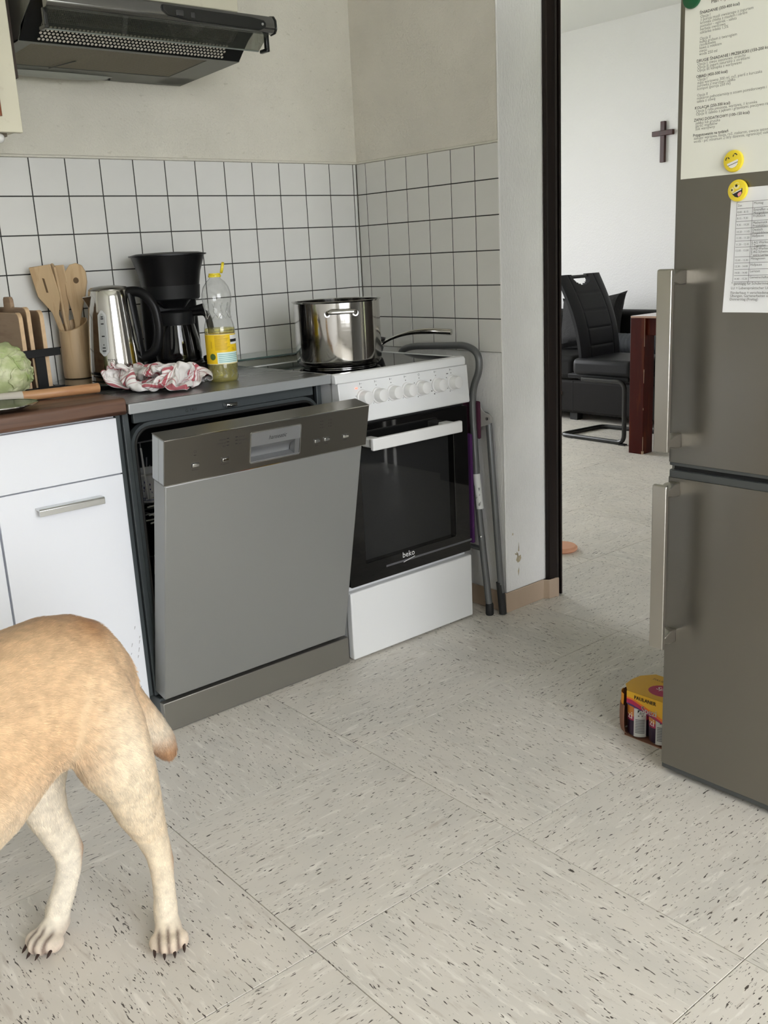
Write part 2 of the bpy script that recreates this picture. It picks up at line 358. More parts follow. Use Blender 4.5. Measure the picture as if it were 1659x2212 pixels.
# ------------------------------------------------------------------ appliance and cabinet surfaces
white_lam = M('white_laminate', (.78, .80, .845), .38)
white_en = M('white_enamel', (.78, .79, .79), .18, spec=.5)
white_pl = M('white_plastic', (.76, .76, .75), .35)
alu = M('brushed_aluminium', (.62, .63, .62), .32, 1.0, bump=((400, 8, 8), .05, .0005))
walnut = M('walnut_worktop', (.115, .058, .036), .38, two=((.06, .03, .02), (2.2, 45, 45), .48, .62), var=((3, 70, 70), .18))
dark_gap = M('black_shadow_gap', (.012, .012, .012), .9)
side_grey = M('dark_grey_painted_steel', (.055, .065, .068), .45)
steel_top = M('brushed_grey_steel_top', (.24, .245, .245), .30, .85, bump=((6, 300, 6), .03, .0004), rvar=((5, 90, 5), .05))
edge_alu = M('satin_grey_edge', (.42, .44, .45), .35, .5)
door_grey = M('silver_grey_painted_door', (.30, .305, .295), .38, .45)
panel_steel = M('dark_brushed_steel', (.17, .16, .14), .34, .9, bump=((6, 6, 500), .05, .0004))
panel_end = M('silver_plastic_end', (.42, .44, .45), .4, .4)
plinth_steel = M('warm_grey_steel_plinth', (.26, .25, .225), .4, .7)
black_in = M('black_wash_tub', (.014, .017, .022), .28)
rubber = M('black_rubber', (.012, .012, .012), .65)
chrome = M('polished_chrome', (.75, .75, .75), .08, 1.0)
wire_m = M('grey_coated_wire', (.42, .42, .42), .35)
ink = M('black_print', (.015, .015, .015), .6)
ink_grey = M('dark_grey_print', (.05, .047, .042), .6)
black_gl = M('black_glass', (.004, .004, .004), .03, spec=.5)
hob_gl = M('black_ceramic_hob', (.008, .008, .009), .05, spec=.5)

# ------------------------------------------------------------------ base cabinets and the brown worktop
def base_cabinet(x0, x1, label):
    r = root('base_cabinet', label, 'cabinet', ((x0+x1)/2, -.3, 0), 'white base cabinets under the brown worktop')
    O('carcass', MB().box(x0, x1, -.544, -.02, .088, .822), white_lam, r)
    O('plinth', MB().box(x0, x1, -.50, -.48, 0, .088), white_lam, r)
    d = O('drawer_front', MB().box(x0+.0015, x1-.0015, -.562, -.5445, .6855, .818), white_lam, r, .0012)
    f = O('door', MB().box(x0+.0015, x1-.0015, -.562, -.5445, .090, .6825), white_lam, r, .0012)
    m = x0+(x1-x0)*.53
    h = MB(); prof = [(-.5625, .643), (-.585, .643), (-.588, .640), (-.588, .6265), (-.5825, .6265), (-.5825, .6385), (-.5625, .6385)]
    h.prism(prof, m-.0785, m+.0785, 'x')
    O('handle', h, alu, f, .0006)
    sm = MB()
    rnd = random.Random(3)
    for k in range(9):
        a, b = x1-.01-rnd.random()*.045, .12+rnd.random()*.17; L = .004+rnd.random()*.008
        sm.prism([(a, b), (a+.0012, b+.0004), (a+.0024+L*.2, b+L), (a+L*.2, b+L)], -.5624, -.562, 'y')
    O('scuff_marks', sm, M('grey_scuff', (.42, .42, .44), .8), f, kind='stuff')
    return r
base_cabinet(-1.54, -1.235, 'white laminate cabinet with drawer over door, right beside the open dishwasher')
base_cabinet(-2.14, -1.542, 'wide white laminate cabinet left of the narrow one, behind the dog')
wt = MB(); prof = []
for k in range(9): t = PI/2*k/8; prof.append((-.573-.012*math.sin(t)+.0*k, .853+.012*math.cos(t)))
poly = [(-.02, .865)]+prof+[(-.585, .832), (-.579, .825), (-.02, .825)]
wt.prism(poly, -2.16, -1.217, 'x')
O('worktop', wt, walnut, None, .003, label='brown wood-grain worktop running over the white cabinets', cat='worktop')

# ------------------------------------------------------------------ dishwasher with its door tilted open
X0, X1 = -1.216, -.617
dw = root('dishwasher', 'silver grey dishwasher with its door tilted open, between white cabinet and cooker', 'dishwasher', (-.917, -.3, 0))
b = MB()
b.box(X0+.002, X0+.012, -.535, -.01, .09, .825).box(X1-.012, X1-.002, -.535, -.01, .09, .825).box(X0+.002, X1-.002, -.02, -.01, .09, .825).box(X0+.002, X1-.002, -.535, -.01, .06, .10)
b.box(X0+.002, X0+.018, -.548, -.535, .09, .825).box(X1-.018, X1-.002, -.548, -.535, .09, .825).box(X0+.03, X1-.03, -.548, -.535, .795, .825)
O('cabinet', b, side_grey, dw, .002)
cr = []
for sx, cx in ((-1, X0+.03), (1, X1-.03)):
    pass
def ring_frame(mb, w, h, r, t, cx, cz, y0, y1):
    o = rrect(w, h, r, 6, cx, cz); i = rrect(w-2*t, h-2*t, max(r-t, .004), 6, cx, cz); n = len(o)
    vs = [(p[0], y0, p[1]) for p in o]+[(p[0], y0, p[1]) for p in i]+[(p[0], y1, p[1]) for p in o]+[(p[0], y1, p[1]) for p in i]; fs = []
    for k in range(n):
        q = (k+1) % n
        fs += [(k, q, n+q, n+k), (2*n+q, 2*n+k, 3*n+k, 3*n+q), (q, k, 2*n+k, 2*n+q), (n+k, n+q, 3*n+q, 3*n+k)]
    return mb.add(vs, fs)
O('tub_frame', ring_frame(MB(), .568, .70, .055, .009, -.917, .445, -.552, -.53), side_grey, dw)
O('door_seal', ring_frame(MB(), .552, .682, .045, .007, -.917, .445, -.556, -.535), rubber, dw, .003)
tub = MB(); oo = rrect(.545, .674, .045, 6, -.917, .445); n = len(oo)
tub.add([(p[0], -.54, p[1]) for p in oo]+[(p[0], -.05, p[1]) for p in oo], [(k, n+k, n+(k+1) % n, (k+1) % n) for k in range(n)]+[tuple(range(n, 2*n))])
O('tub', tub, black_in, dw)
tp = MB().box(X0, X1, -.590, -.004, .826, .8505)
O('top_plate', tp, steel_top, dw, .0025)
O('top_edge', MB().box(X0, X1, -.5935, -.5895, .8255, .8500), edge_alu, dw, .0015)
O('door_latch', MB().box(-.937, -.905, -.572, -.55, .802, .812).box(-.931, -.911, -.58, -.57, .8045, .8095), chrome, dw, .002)
O('programme_label', text(MB(), 'G 14/1', .012, (-1.045, -.5487, .803), (1, 0, 0), (0, 0, 1)), ink, dw)
# racks
def rack(z, y0, y1, tall):
    m = MB(); r = .0018
    for zz in (z, z+tall):
        m.tube([(-1.178, y0, zz), (-.655, y0, zz), (-.655, y1, zz), (-1.178, y1, zz)], r*1.3, 6, True)
    for k in range(12):
        x = -1.178+.495*k/11
        m.tube([(x, y0, z+tall), (x, y0, z), (x, y1, z), (x, y1, z+tall)], r, 5)
    for k in range(1, 8):
        y = y0+(y1-y0)*k/8; m.tube([(-1.178, y, z+tall), (-1.178, y, z), (-.655, y, z), (-.655, y, z+tall)], r, 5)
    for k in range(10):
        for q in (.3, .55, .8):
            x = -1.13+.42*k/9; y = y0+(y1-y0)*q; m.tube([(x, y, z), (x, y-.02, z+.09)], r, 5)
    return m
O('upper_rack', rack(.545, -.525, -.09, .115), wire_m, dw)
O('lower_rack', rack(.18, -.525, -.09, .13), wire_m, dw)
bk = MB()
for k in range(4): bk.tube([(-1.168, -.528-.004*k, .60-.02*k), (-1.13, -.532, .602-.02*k), (-1.09, -.53, .60-.02*k)], .0022, 6)
bk.tube([(-1.168, -.532, .73), (-1.163, -.534, .60)], .0025, 6)
O('rack_guard', bk, wire_m, dw)
# the door, built shut, then swung about its lower edge
TILT = Matrix.Translation((0, -.600, .093)) @ Matrix.Rotation(math.radians(12.3), 4, 'X') @ Matrix.Translation((0, .600, -.093))
def T(m=None): q = MB(); q.m = TILT; return q
DZ = .795
O('door', T().box(X0+.003, X1-.010, -.598, -.545, .093, .683), door_grey, dw, .003)
O('door_liner', T().box(X0+.03, X1-.03, -.547, -.535, .12, DZ-.03), black_in, dw, .004)
pa = MB(); pa.m = TILT
rx0, rx1, rz0, rz1 = -.985, -.837, .700, .778
pa.box(X0, X1, -.574, -.543, .685, DZ).box(X0, rx0, -.598, -.573, .685, DZ).box(rx1, X1, -.598, -.573, .685, DZ).box(rx0-.001, rx1+.001, -.598, -.573, .685, rz0).box(rx0-.001, rx1+.001, -.598, -.573, rz1, DZ)
cp = O('control_panel', pa, panel_end, dw, .003)
fp = T()
yF = -.6010
def plate(mb, x0, x1, z0, z1, y0=-.601, y1=-.5975): mb.box(x0, x1, y0, y1, z0, z1)
plate(fp, X0, rx0, .685, DZ); plate(fp, rx1, X1, .685, DZ); plate(fp, rx0, rx1, .685, rz0); plate(fp, rx0, rx1, rz1, DZ); fp.box(X0, X1, -.601, -.543, DZ-.0005, DZ+.0018)
O('steel_fascia', fp, panel_steel, cp)
O('fascia_edge', T().box(X0, X1, -.6018, -.600, DZ-.0004, DZ+.0022).box(X0, X1, -.6016, -.600, .6842, .6858), chrome, cp)
gp = T()
NS = 12; prof = [(-.6022, rz1), (-.6022, .742)]
for k in range(NS+1):
    t = k/NS; prof.append((-.6018+.024*math.sin(min(1, t*1.02)*PI*.60)**1.2, .742-.036*t))
prof += [(-.6022, .7035), (-.6022, rz0)]
vs = []
for x in (rx0+.001, rx1-.001): vs += [(x, y, z) for y, z in prof]
q = len(prof); gp.add(vs, [(k, k+1, q+k+1, q+k) for k in range(q-1)])
O('grip_plate', gp, M('satin_silver_grip', (.27, .275, .28), .36, .5), cp, ang=25)
ge = T(); ge.prism([(-.6023, .742), (-.586, .730), (-.582, .715), (-.584, .7035), (-.6023, .7035)], rx1-.016, rx1-.002, 'x')
O('grip_end', ge, M('satin_silver_grip_end', (.24, .245, .25), .3, .6), cp)
O('grip_frame', ring_frame(T(), rx1-rx0+.003, rz1-rz0+.003, .006, .0025, (rx0+rx1)/2, (rz0+rz1)/2, -.6032, -.600), alu, cp)
O('brand_print', text(T(), 'hanseatic', .0155, ((rx0+rx1)/2+.004, -.6026, .7535), (1, 0, 0), (0, 0, 1), 'CENTER', .35, .92), ink, cp)
for x, z in ((-1.136, .724), (-1.055, .723), (-.783, .724), (-.752, .724), (-.690, .722)):
    O('button_surround', T().box(x-.0105, x+.0105, -.6016, -.5998, z-.0058, z+.0058), ink_grey, cp, .001)
    O('button', T().box(x-.009, x+.009, -.6055, -.6005, z-.0038, z+.0045), chrome, cp, .0015)
mk = T()
for k in range(3):
    z = .775-.0085*k
    mk.box(-1.052, -1.0455, -.6014, -.6008, z-.001, z+.001).box(-1.028, -1.0215, -.6014, -.6008, z-.001, z+.001)
    mk.box(-.776, -.773, -.6014, -.6008, z-.0005, z+.0005).box(-.750, -.747, -.6014, -.6008, z-.0005, z+.0005)
mk.box(-1.140, -1.134, -.6014, -.6008, .7475, .7490)
O('indicator_marks', mk, ink, cp, kind='stuff')
pr = T()
for k, (a, c_) in enumerate((('Intensiv', '1'), ('Universal', '2'), ('Eco', '3'))):
    z = .7725-.0085*k
    text(pr, a, .006, (-1.054, -.6012, z), (1, 0, 0), (0, 0, 1), 'RIGHT'); text(pr, ('Schnell', 'Klarspüler', 'Salz')[k], .006, (-1.019, -.6012, z), (1, 0, 0), (0, 0, 1))
    text(pr, '%dh' % (9-3*k), .0055, (-.771, -.6012, z), (1, 0, 0), (0, 0, 1)); text(pr, ('90', '60', '40')[k], .0055, (-.744, -.6012, z), (1, 0, 0), (0, 0, 1))
for x, s in ((-1.136, 'Ein/Aus'), (-1.055, 'Programm'), (-.783, 'Zeit'), (-.752, 'Extra'), (-.690, 'Start')): text(pr, s, .0055, (x, -.6012, .7105), (1, 0, 0), (0, 0, 1), 'CENTER')
tor = []
for k in range(20):
    t = 2*PI*k/20; tor.append((-1.137+.0032*math.cos(t), -.6012, .757+.0032*math.sin(t)))
pr.tube(tor, .0004, 4, True)
O('panel_print', pr, ink_grey, cp, kind='stuff')
O('plinth', MB().box(X0-.001, X1+.004, -.593, -.573, 0.002, .082).box(X0+.002, X1-.002, -.573, -.05, 0.002, .05), plinth_steel, dw, .002)
O('plinth_end', MB().box(X0+.001, X0+.02, -.572, -.50, .003, .088), side_grey, dw, .002)
O('side_strip', MB().box(X0-.012, X0+.0, -.540, -.06, .09, .822), side_grey, dw, .001)
# a cup hanging at the left of the upper rack
mug = root('mug', 'white mug with blue vine pattern in the open dishwasher rack', 'cup', (-1.112, -.455, .575))
mm = MB().lathe([(.030, 0), (.036, .002), (.0375, .012), (.0385, .07), (.0392, .082), (.0365, .082), (.035, .01), (.0, .008)], (-1.112, -.455, .575), 28, True, False)
O('cup_body', mm, M('white_porcelain', (.78, .80, .84), .15), mug)
bl = MB(); rnd = random.Random(5)
for k in range(46):
    a = rnd.uniform(-PI, .4); z = .575+rnd.choice((rnd.uniform(.02, .072), rnd.uniform(.03, .07))); R_ = .0388
    w = rnd.uniform(.05, .13); h = rnd.uniform(.002, .006); sk = rnd.uniform(-.1, .1)
    p = lambda aa, zz: (-1.112+R_*math.cos(aa), -.455+R_*math.sin(aa), zz)
    bl.add([p(a, z), p(a+w/2, z-h), p(a+w, z+sk*.02), p(a+w/2, z+h)], [(0, 1, 2, 3)], False)
for z in (.585, .590, .650):
    bl.lathe([(.0388, z-.0008), (.0388, z+.0008)], (-1.112, -.455, 0), 28, False, False)
O('vine_pattern', bl, M('cobalt_glaze', (.02, .035, .17), .2), mug, kind='stuff')
hd = [(-1.112+math.cos(.3)*(.036+.026*math.sin(PI*k/10)), -.455+math.sin(.3)*(.036+.026*math.sin(PI*k/10)), .595+.045*k/10) for k in range(11)]
O('cup_handle', MB().tube(hd, .004, 8), bpy.data.materials['white_porcelain'], mug)

# ------------------------------------------------------------------ free-standing electric cooker
S0, S1 = -.600, -.100
ck = root('cooker', 'white electric cooker with black glass oven door and seven knobs, right of dishwasher', 'cooker', (-.35, -.33, 0))
O('housing', MB().box(S0+.004, S1-.004, -.575, -.06, .006, .82), white_en, ck, .004)
O('drawer_front', MB().box(S0, S1, -.600, -.574, .006, .213), white_en, ck, .004)
od = O('oven_door', ring_frame(MB(), .494, .468, .006, .062, -.35, .4625, -.600, -.574), black_gl, ck, .0015)
O('window_glass', MB().add([(-.54, -.598, .28), (-.16, -.598, .28), (-.16, -.598, .645), (-.54, -.598, .645)], [(0, 1, 2, 3)], False), MG('tinted_oven_glass', (.16, .16, .16), .02, .75), od)
O('inner_frame', ring_frame(MB(), .40, .385, .012, .045, -.35, .4625, -.574, -.568), black_gl, od)
cv = MB(); o2 = rrect(.36, .34, .03, 5, -.35, .462); n = len(o2)
cv.add([(p[0], -.567, p[1]) for p in o2]+[(p[0], -.15, p[1]) for p in o2], [(k, n+k, n+(k+1) % n, (k+1) % n) for k in range(n)]+[tuple(range(n, 2*n))])
O('oven_cavity', cv, M('grey_oven_enamel', (.035, .036, .038), .4), ck)
rk = MB().tube([(-.53, -.55, .440), (-.17, -.55, .440), (-.17, -.2, .440), (-.53, -.2, .440)], .0022, 6, True)
for k in range(1, 10): rk.tube([(-.53+.036*k, -.55, .440), (-.53+.036*k, -.2, .440)], .0015, 5)
O('oven_rack', rk, M('warm_chromed_wire', (.62, .58, .50), .25, .9), ck)
hh = MB().box(S0+.064, -.184, -.6615, -.6475, .631, .666)
hh.box(S0+.072, S0+.108, -.648, -.599, .636, .662).box(-.228, -.192, -.648, -.599, .636, .662)
O('oven_handle', hh, white_pl, od, .004, 3)
O('painted_reflection', MB().box(-.46, S1+.002, -.6005, -.598, .2605, .2665), M('reflection_grey', (.10, .10, .11), .3), od)  # grey line painted on the oven glass as a reflection
O('brand_print', text(MB(), 'beko', .025, (-.395, -.6007, .2735), (1, 0, 0), (0, 0, 1), 'LEFT', .0, 1.0).prism([(-.392, .2585), (-.346, .2672), (-.345, .2695), (-.391, .2605)], -.6012, -.6006, 'y'), M('white_print', (.75, .75, .75), .5), od)
# sloping control panel
cpl = MB().prism([(-.600, .8215), (-.609, .709), (-.606, .7065), (-.57, .7065), (-.57, .8215)], S0, S1+.002, 'x')
pn = O('control_panel', cpl, white_en, ck, .002)
O('gap_strip', MB().box(S0+.01, S1-.01, -.59, -.57, .697, .708), dark_gap, ck)
TP = Matrix.Translation((0, -.600, .8215)) @ Matrix.Rotation(-math.atan2(.009, .1125), 4, 'X')
KX = (-.517, -.462, -.406, -.350, -.297, -.230, -.166)
for x in KX:
    k = MB(); k.m = TP @ Matrix.Translation((x, -.0003, -.0475)) @ Matrix.Rotation(PI/2, 4, 'X')
    kb = O('knob', k.lathe([(.0232, 0), (.0226, .004), (.0190, .0052), (.0190, .007), (.0184, .026), (.0172, .0285), (.015, .0295), (.0001, .0297)], (0, 0, 0), 32), white_pl, pn)
    k2 = MB(); k2.m = k.m
sym = MB(); sym.m = TP
for i, x in enumerate(KX):
    c_ = [(x-.003+.0014*math.cos(2*PI*j/8), -.018+.0014*math.sin(2*PI*j/8)) for j in range(8)]
    sym.prism(c_, -.0006, 0, 'y')
    if i != 4:
        sym.box(x-.0075, x-.0068, -.0006, 0, -.0105, -.0045); sym.box(x-.0075, x+.0005, -.0006, 0, -.0080, -.0074)
    else: sym.tube([(x-.003+.003*math.cos(2*PI*j/12), -.0004, -.008+.003*math.sin(2*PI*j/12)) for j in range(12)], .0003, 4, True)
sym.box(-.188, -.181, -.0006, 0, -.0195, -.0172)
for dx, dz in ((-.024, -.030), (-.026, -.047), (-.023, -.062), (-.013, -.0715)):
    sym.box(-.230+dx-.002, -.230+dx+.002, -.0006, 0, dz-.0016, dz+.0016); 
    sym.box(-.297+dx*.95-.0012, -.297+dx*.95+.0012, -.0006, 0, dz-.0012, dz+.0012)
    sym.box(-.166+dx*.95-.0012, -.166+dx*.95+.0012, -.0006, 0, dz-.0012, dz+.0012)
for x in KX[:4]: 
    for dx, dz in ((-.024, -.04), (-.018, -.067)): sym.box(x+dx-.0008, x+dx+.0008, -.0006, 0, dz-.0012, dz+.0012)
O('knob_symbols', sym, ink_grey, pn, kind='stuff')
lp = MB(); lp.m = TP; lp.prism(rrect(.009, .004, .0018, 3, -.5375, -.0185), -.0012, 0, 'y')
O('indicator_lamp', lp, M('red_indicator', (.8, .10, .08), .3, emit=((1, .12, .08), 1.6)), pn)
# hob: rim and glass
rm = MB(); rm.prism([(-.606, .8225), (-.606, .840), (-.601, .8475), (-.590, .8495), (-.586, .8475), (-.586, .8225)], S0-.012, S1+.000-.01, 'x')
rm.box(S0-.012, S0+.002, -.586, -.17, .836, .8478).box(S1-.024, S1-.010, -.586, -.17, .836, .8478).box(S0-.012, S1-.01, -.184, -.17, .836, .8478)
O('hob_rim', rm, white_en, ck, .002)
O('hob_glass', MB().box(S0+.001, S1-.023, -.5865, -.183, .836, .8462), hob_gl, ck)
O('back_top', MB().box(S0-.002, S1-.012, -.170, -.05, .82, .834), white_en, ck, .002)

# ------------------------------------------------------------------ extractor hood and wall cabinets
hood_grey = M('dark_grey_hood_steel', (.15, .152, .138), .40, .7)
hood_rail = M('smoked_chrome_rail', (.20, .20, .195), .22, .9)
hood_blk = M('black_hood_panel', (.010, .011, .011), .25)
cream = M('cream_laminate', (.66, .63, .50), .5, two=((.56, .52, .40), (28, 28, 28), .62, .72))
H0, H1 = -1.254, -.654
hd = root('range_hood', 'flat dark grey extractor hood with glass visor hanging on the wall', 'hood', (-.954, -.2, 1.664))
bd = MB()
for x0, x1 in ((H0, H0+.0015), (H1-.0015, H1)):
    bd.prism([(-.004, 1.664), (-.324, 1.676), (-.340, 1.690), (-.350, 1.705), (-.440, 1.752), (-.440, 1.758), (-.29, 1.800), (-.004, 1.80)], x0, x1, 'x')
bd.box(H0, H1, -.006, -.003, 1.664, 1.80).box(H0, H1, -.29, -.006, 1.797, 1.80)
O('hood_body', bd, hood_grey, hd)
# underside: flat frame round a fine metal filter
def slope_y(y): return 1.664+(-y-.004)*.012/.32
def under(mb, x0, x1, y0, y1, lift=0.0, t=.004):
    z0, z1 = slope_y(y0)+lift, slope_y(y1)+lift
    return mb.add([(x0, y0, z0), (x1, y0, z0), (x1, y1, z1), (x0, y1, z1), (x0, y0, z0+t), (x1, y0, z0+t), (x1, y1, z1+t), (x0, y1, z1+t)], [(0, 1, 2, 3), (4, 7, 6, 5), (0, 4, 5, 1), (1, 5, 6, 2), (2, 6, 7, 3), (3, 7, 4, 0)])
uf = MB(); under(uf, H0, H1, -.02, -.004); under(uf, H0, H0+.035, -.31, -.02); under(uf, H1-.09, H1, -.31, -.02); under(uf, H0, H1, -.326, -.31); under(uf, H0, H1, -.10, -.02)
O('top_slope', MB().prism([(-.438, 1.757), (-.438, 1.759), (-.289, 1.8005), (-.289, 1.798)], H0+.001, H1-.001, 'x'), hood_grey, hd)
O('underside_frame', uf, hood_grey, hd)
O('filter_backing', under(MB(), H0+.03, H1-.08, -.315, -.095, .006), M('greasy_filter_dark', (.030, .027, .020), .6), hd)
fw = MB(); x0, x1, y0, y1 = H0+.033, H1-.088, -.311, -.098
for k in range(75):
    x = x0+(x1-x0)*k/74; under(fw, x-.0012, x+.0012, y0, y1, .0020, .002)
for k in range(34):
    y = y0+(y1-y0)*k/33; under(fw, x0, x1, y-.0012, y+.0012, .0014, .002)
o = O('filter_mesh', fw, M('brownish_metal_mesh', (.26, .235, .18), .45, .7), hd, kind='stuff')
O('filter_clip', MB().tube([(-1.09, -.10, 1.6655), (-1.06, -.20, 1.6685)], .0015, 6), hood_grey, hd)
lm = MB(); pts = []
for k in range(15):
    t = k/14; w = .017*math.sin(PI*(t*.94+.03))**.45; x = -1.235+.345*t
    pts.append([(x, -.045+w*math.cos(a), 1.6655+(-.013 if math.sin(a) < 0 else .0)*abs(math.sin(a))*(math.sin(PI*t)**.4+.1)) for a in [2*PI*j/12 for j in range(12)]])
lm.rings(pts)
lampc = O('lamp_cover', lm, M('milky_grey_lamp_lens', (.33, .34, .30), .35), hd)
O('lamp_screw', MB().ball((-.898, -.045, 1.661), .004, n=10, k=6), hood_blk, hd)
# perforated front strip: pale discs showing through a dark grille
def fr(y): t = (y+.326)/(-.40+.326); return 1.678+t*(1.735-1.678)
st = MB(); st.add([(H0+.002, -.326, 1.677), (H1-.002, -.326, 1.677), (H1-.002, -.418, 1.748), (H0+.002, -.418, 1.748)], [(0, 1, 2, 3)], False)
O('dark_front_strip', st, hood_blk, hd)
dm = MB(); nrm = Vector((0, -.061, -.079)).normalized(); ud = Vector((0, -.079, .061)).normalized()
for r_ in range(5):
    for k in range(50):
        x = H0+.047+.0101*k+(.005 if r_ % 2 else 0); c = Vector((x, -.326, 1.677))+ud*(.0095+.0088*r_)+nrm*.0006
        if x > H1-.055: continue
        dm.add([tuple(c+Vector((1, 0, 0))*(.0037*math.cos(2*PI*j/8))+ud*(.0037*math.sin(2*PI*j/8))) for j in range(8)], [tuple(range(8))], False)
O('perforation', dm, M('pale_backing_behind_holes', (.62, .58, .52), .5), hd, kind='stuff')
um = MB(); A0 = Vector((0, -.326, 1.677)); 
for k in range(110):
    x = H0+.05+.0046*k; c = A0+ud*.058+nrm*.0008; um.add([(x, c.y, c.z), (x+.0020, c.y, c.z), (x+.0020, c.y+ud.y*.060, c.z+ud.z*.060), (x, c.y+ud.y*.060, c.z+ud.z*.060)], [(0, 1, 2, 3)], False)
for k in range(14):
    c = A0+ud*(.058+.0045*k)+nrm*.0011; um.add([(H0+.05, c.y, c.z), (H1-.055, c.y, c.z), (H1-.055, c.y+ud.y*.0018, c.z+ud.z*.0018), (H0+.05, c.y+ud.y*.0018, c.z+ud.z*.0018)], [(0, 1, 2, 3)], False)
O('upper_mesh', um, M('olive_grey_mesh', (.15, .145, .115), .45, .6), hd, kind='stuff')
# front rail, glass visor, brackets
ra = MB().prism([(-.470, 1.716), (-.488, 1.718), (-.495, 1.726), (-.494, 1.745), (-.486, 1.756), (-.470, 1.760)], H0+.006, H1+.006, 'x')
rl = O('front_rail', ra, hood_rail, hd, .002)
O('rail_end', MB().prism([(-.468, 1.714), (-.489, 1.716), (-.497, 1.725), (-.496, 1.747), (-.487, 1.758), (-.468, 1.762)], H1+.006, H1+.011, 'x'), hood_blk, hd, .002)
pp = []
for k in range(13): t = k/12; pp.append((-.968+.30*t, 1.7235+.0*t-.0075*math.sin(PI*t)**.6+.0))
pq = [(-.668-.02*0-.0, 1.7235), ]
pp = [(-.968, 1.750), (-.968, 1.738), (-.955, 1.727), (-.90, 1.7215), (-.76, 1.7185), (-.695, 1.7195), (-.680, 1.726), (-.678, 1.736), (-.684, 1.743), (-.72, 1.747)]
O('control_strip', MB().prism(pp, -.4995, -.488, 'y'), hood_blk, rl, .002)
O('slide_switch', MB().box(-.935, -.915, -.502, -.499, 1.728, 1.740).box(-.895, -.885, -.5015, -.499, 1.727, 1.739), M('dark_grey_switch', (.04, .04, .04), .3), rl, .001)
O('pilot_lamp', MB().ball((-.690, -.4995, 1.733), .0035, n=10, k=6), M('smoked_lens', (.25, .26, .25), .2), rl)
vg = MB(); a, b_ = (-.484, 1.717), (-.432, 1.683)
vg.prism([(a[0], a[1]), (b_[0], b_[1]), (b_[0], b_[1]+.004), (a[0]+.002, a[1]+.004)], H0+.012, H1-.008, 'x')
O('visor_glass', vg, MG('smoked_glass_visor', (.66, .67, .64), .03, 1.0, ((.16, .17, .15), .14)), hd)
O('visor_lip', MB().tube([(H0+.012, -.432, 1.684), (H1-.008, -.432, 1.684)], .002, 6), M('grey_glass_edge', (.22, .24, .22), .3), hd)
for x in (H0+.012, H1-.002):
    O('bracket', MB().box(x-.006, x+.004, -.470, -.458, 1.683, 1.720).box(x-.006, x+.004, -.470, -.436, 1.677, 1.686), hood_blk, hd, .002)
hc = root('hood_cabinet', 'cream cabinet on the wall directly above the extractor hood', 'cabinet', (-.94, -.15, 1.80))
O('carcass', MB().box(-1.246, -.63, -.285, -.004, 1.803, 2.35), cream, hc)
O('door', MB().box(-1.244, -.629, -.303, -.286, 1.806, 2.347), cream, hc, .002)
wc = root('wall_cabinet', 'cream wall cabinet with copper brown rod handle at the left edge', 'cabinet', (-1.60, -.17, 1.478))
O('carcass', MB().box(-1.86, -1.282, -.325, -.004, 1.4785, 2.35), cream, wc)
O('door', MB().box(-1.86, -1.278, -.344, -.326, 1.474, 2.347), cream, wc, .0015)
O('light_pelmet', MB().box(-1.86, -1.30, -.30, -.20, 1.470, 1.4785), M('brown_grey_board', (.20, .17, .13), .7), wc)
hn = MB().tube(bend([(-1.337, -.345, 1.83), (-1.337, -.366, 1.83), (-1.337, -.366, 1.508), (-1.337, -.366, 1.505)], .006, 4), .0065, 10)
O('handle', hn, M('copper_brown_wood_rod', (.26, .085, .04), .35), wc)
O('cable_clip', MB().ball((-1.325, -.315, 1.464), .012, .012, .011, 12, 8), white_pl, wc)
dg = MB().box(-1.282, -1.2545, -.30, -.004, 1.60, 2.35)
O('gap_shade_strip', dg, M('dark_brown_gap_shade', (.05, .035, .025), .7), wc)  # dark strip standing in for the shade in the open gap beside the hood

# ------------------------------------------------------------------ things on the worktop, the dishwasher and the hob
steel = M('brushed_steel', (.56, .545, .52), .10, 1.0, bump=((3, 3, 500), .03, .0003), rvar=((3, 3, 240), .03))
steel_hi = M('bright_steel', (.45, .445, .43), .16, 1.0)
blk_pl = M('black_plastic', (.005, .005, .0055), .33, spec=.18)
blk_mat = M('matt_black_plastic', (.009, .0095, .010), .45, spec=.2)
# stock pot
pt = root('stock_pot', 'tall stainless steel pot without lid on the cooker hob', 'pot', (-.439, -.408, .8463))
R = .1265
O('pot_body', MB().lathe([(.108, .003), (.118, .006), (.1245, .014), (R, .024), (R, .186), (R+.0035, .1892), (R+.005, .1905), (R+.003, .1915), (R-.0025, .1895), (R-.003, .03), (.10, .012), (.0001, .011)], (-.439, -.408, .8463), 64, True, False), steel, pt)
O('pot_base', MB().lathe([(.106, 0), (.1075, .0015), (.1075, .005), (.0001, .005)], (-.439, -.408, .8463), 48), steel_hi, pt)
vdir = math.atan2(-2.712+.408, -2.231+.439)
for da in (.10, .10+PI):
    a = vdir+da; rad = Vector((math.cos(a), math.sin(a), 0)); tan = Vector((-math.sin(a), math.cos(a), 0)); c = Vector((-.439, -.408, 1.0035))
    p = [c+tan*s*.040+rad*(R-.002) for s in (1,)]+[c+tan*.041+rad*(R+.022)+Vector((0, 0, .006)), c-tan*.041+rad*(R+.022)+Vector((0, 0, .006))]+[c-tan*.040+rad*(R-.002)]
    O('pot_handle', MB().tube(bend(p, .020, 8), .0066, 12, r2=.0050), steel_hi, pt)
    for s in (1, -1): O('handle_plate', MB().tube([c+tan*s*.040+rad*(R-.002), c+tan*s*.040+rad*(R+.0015)], .0085, 14), steel_hi, pt)
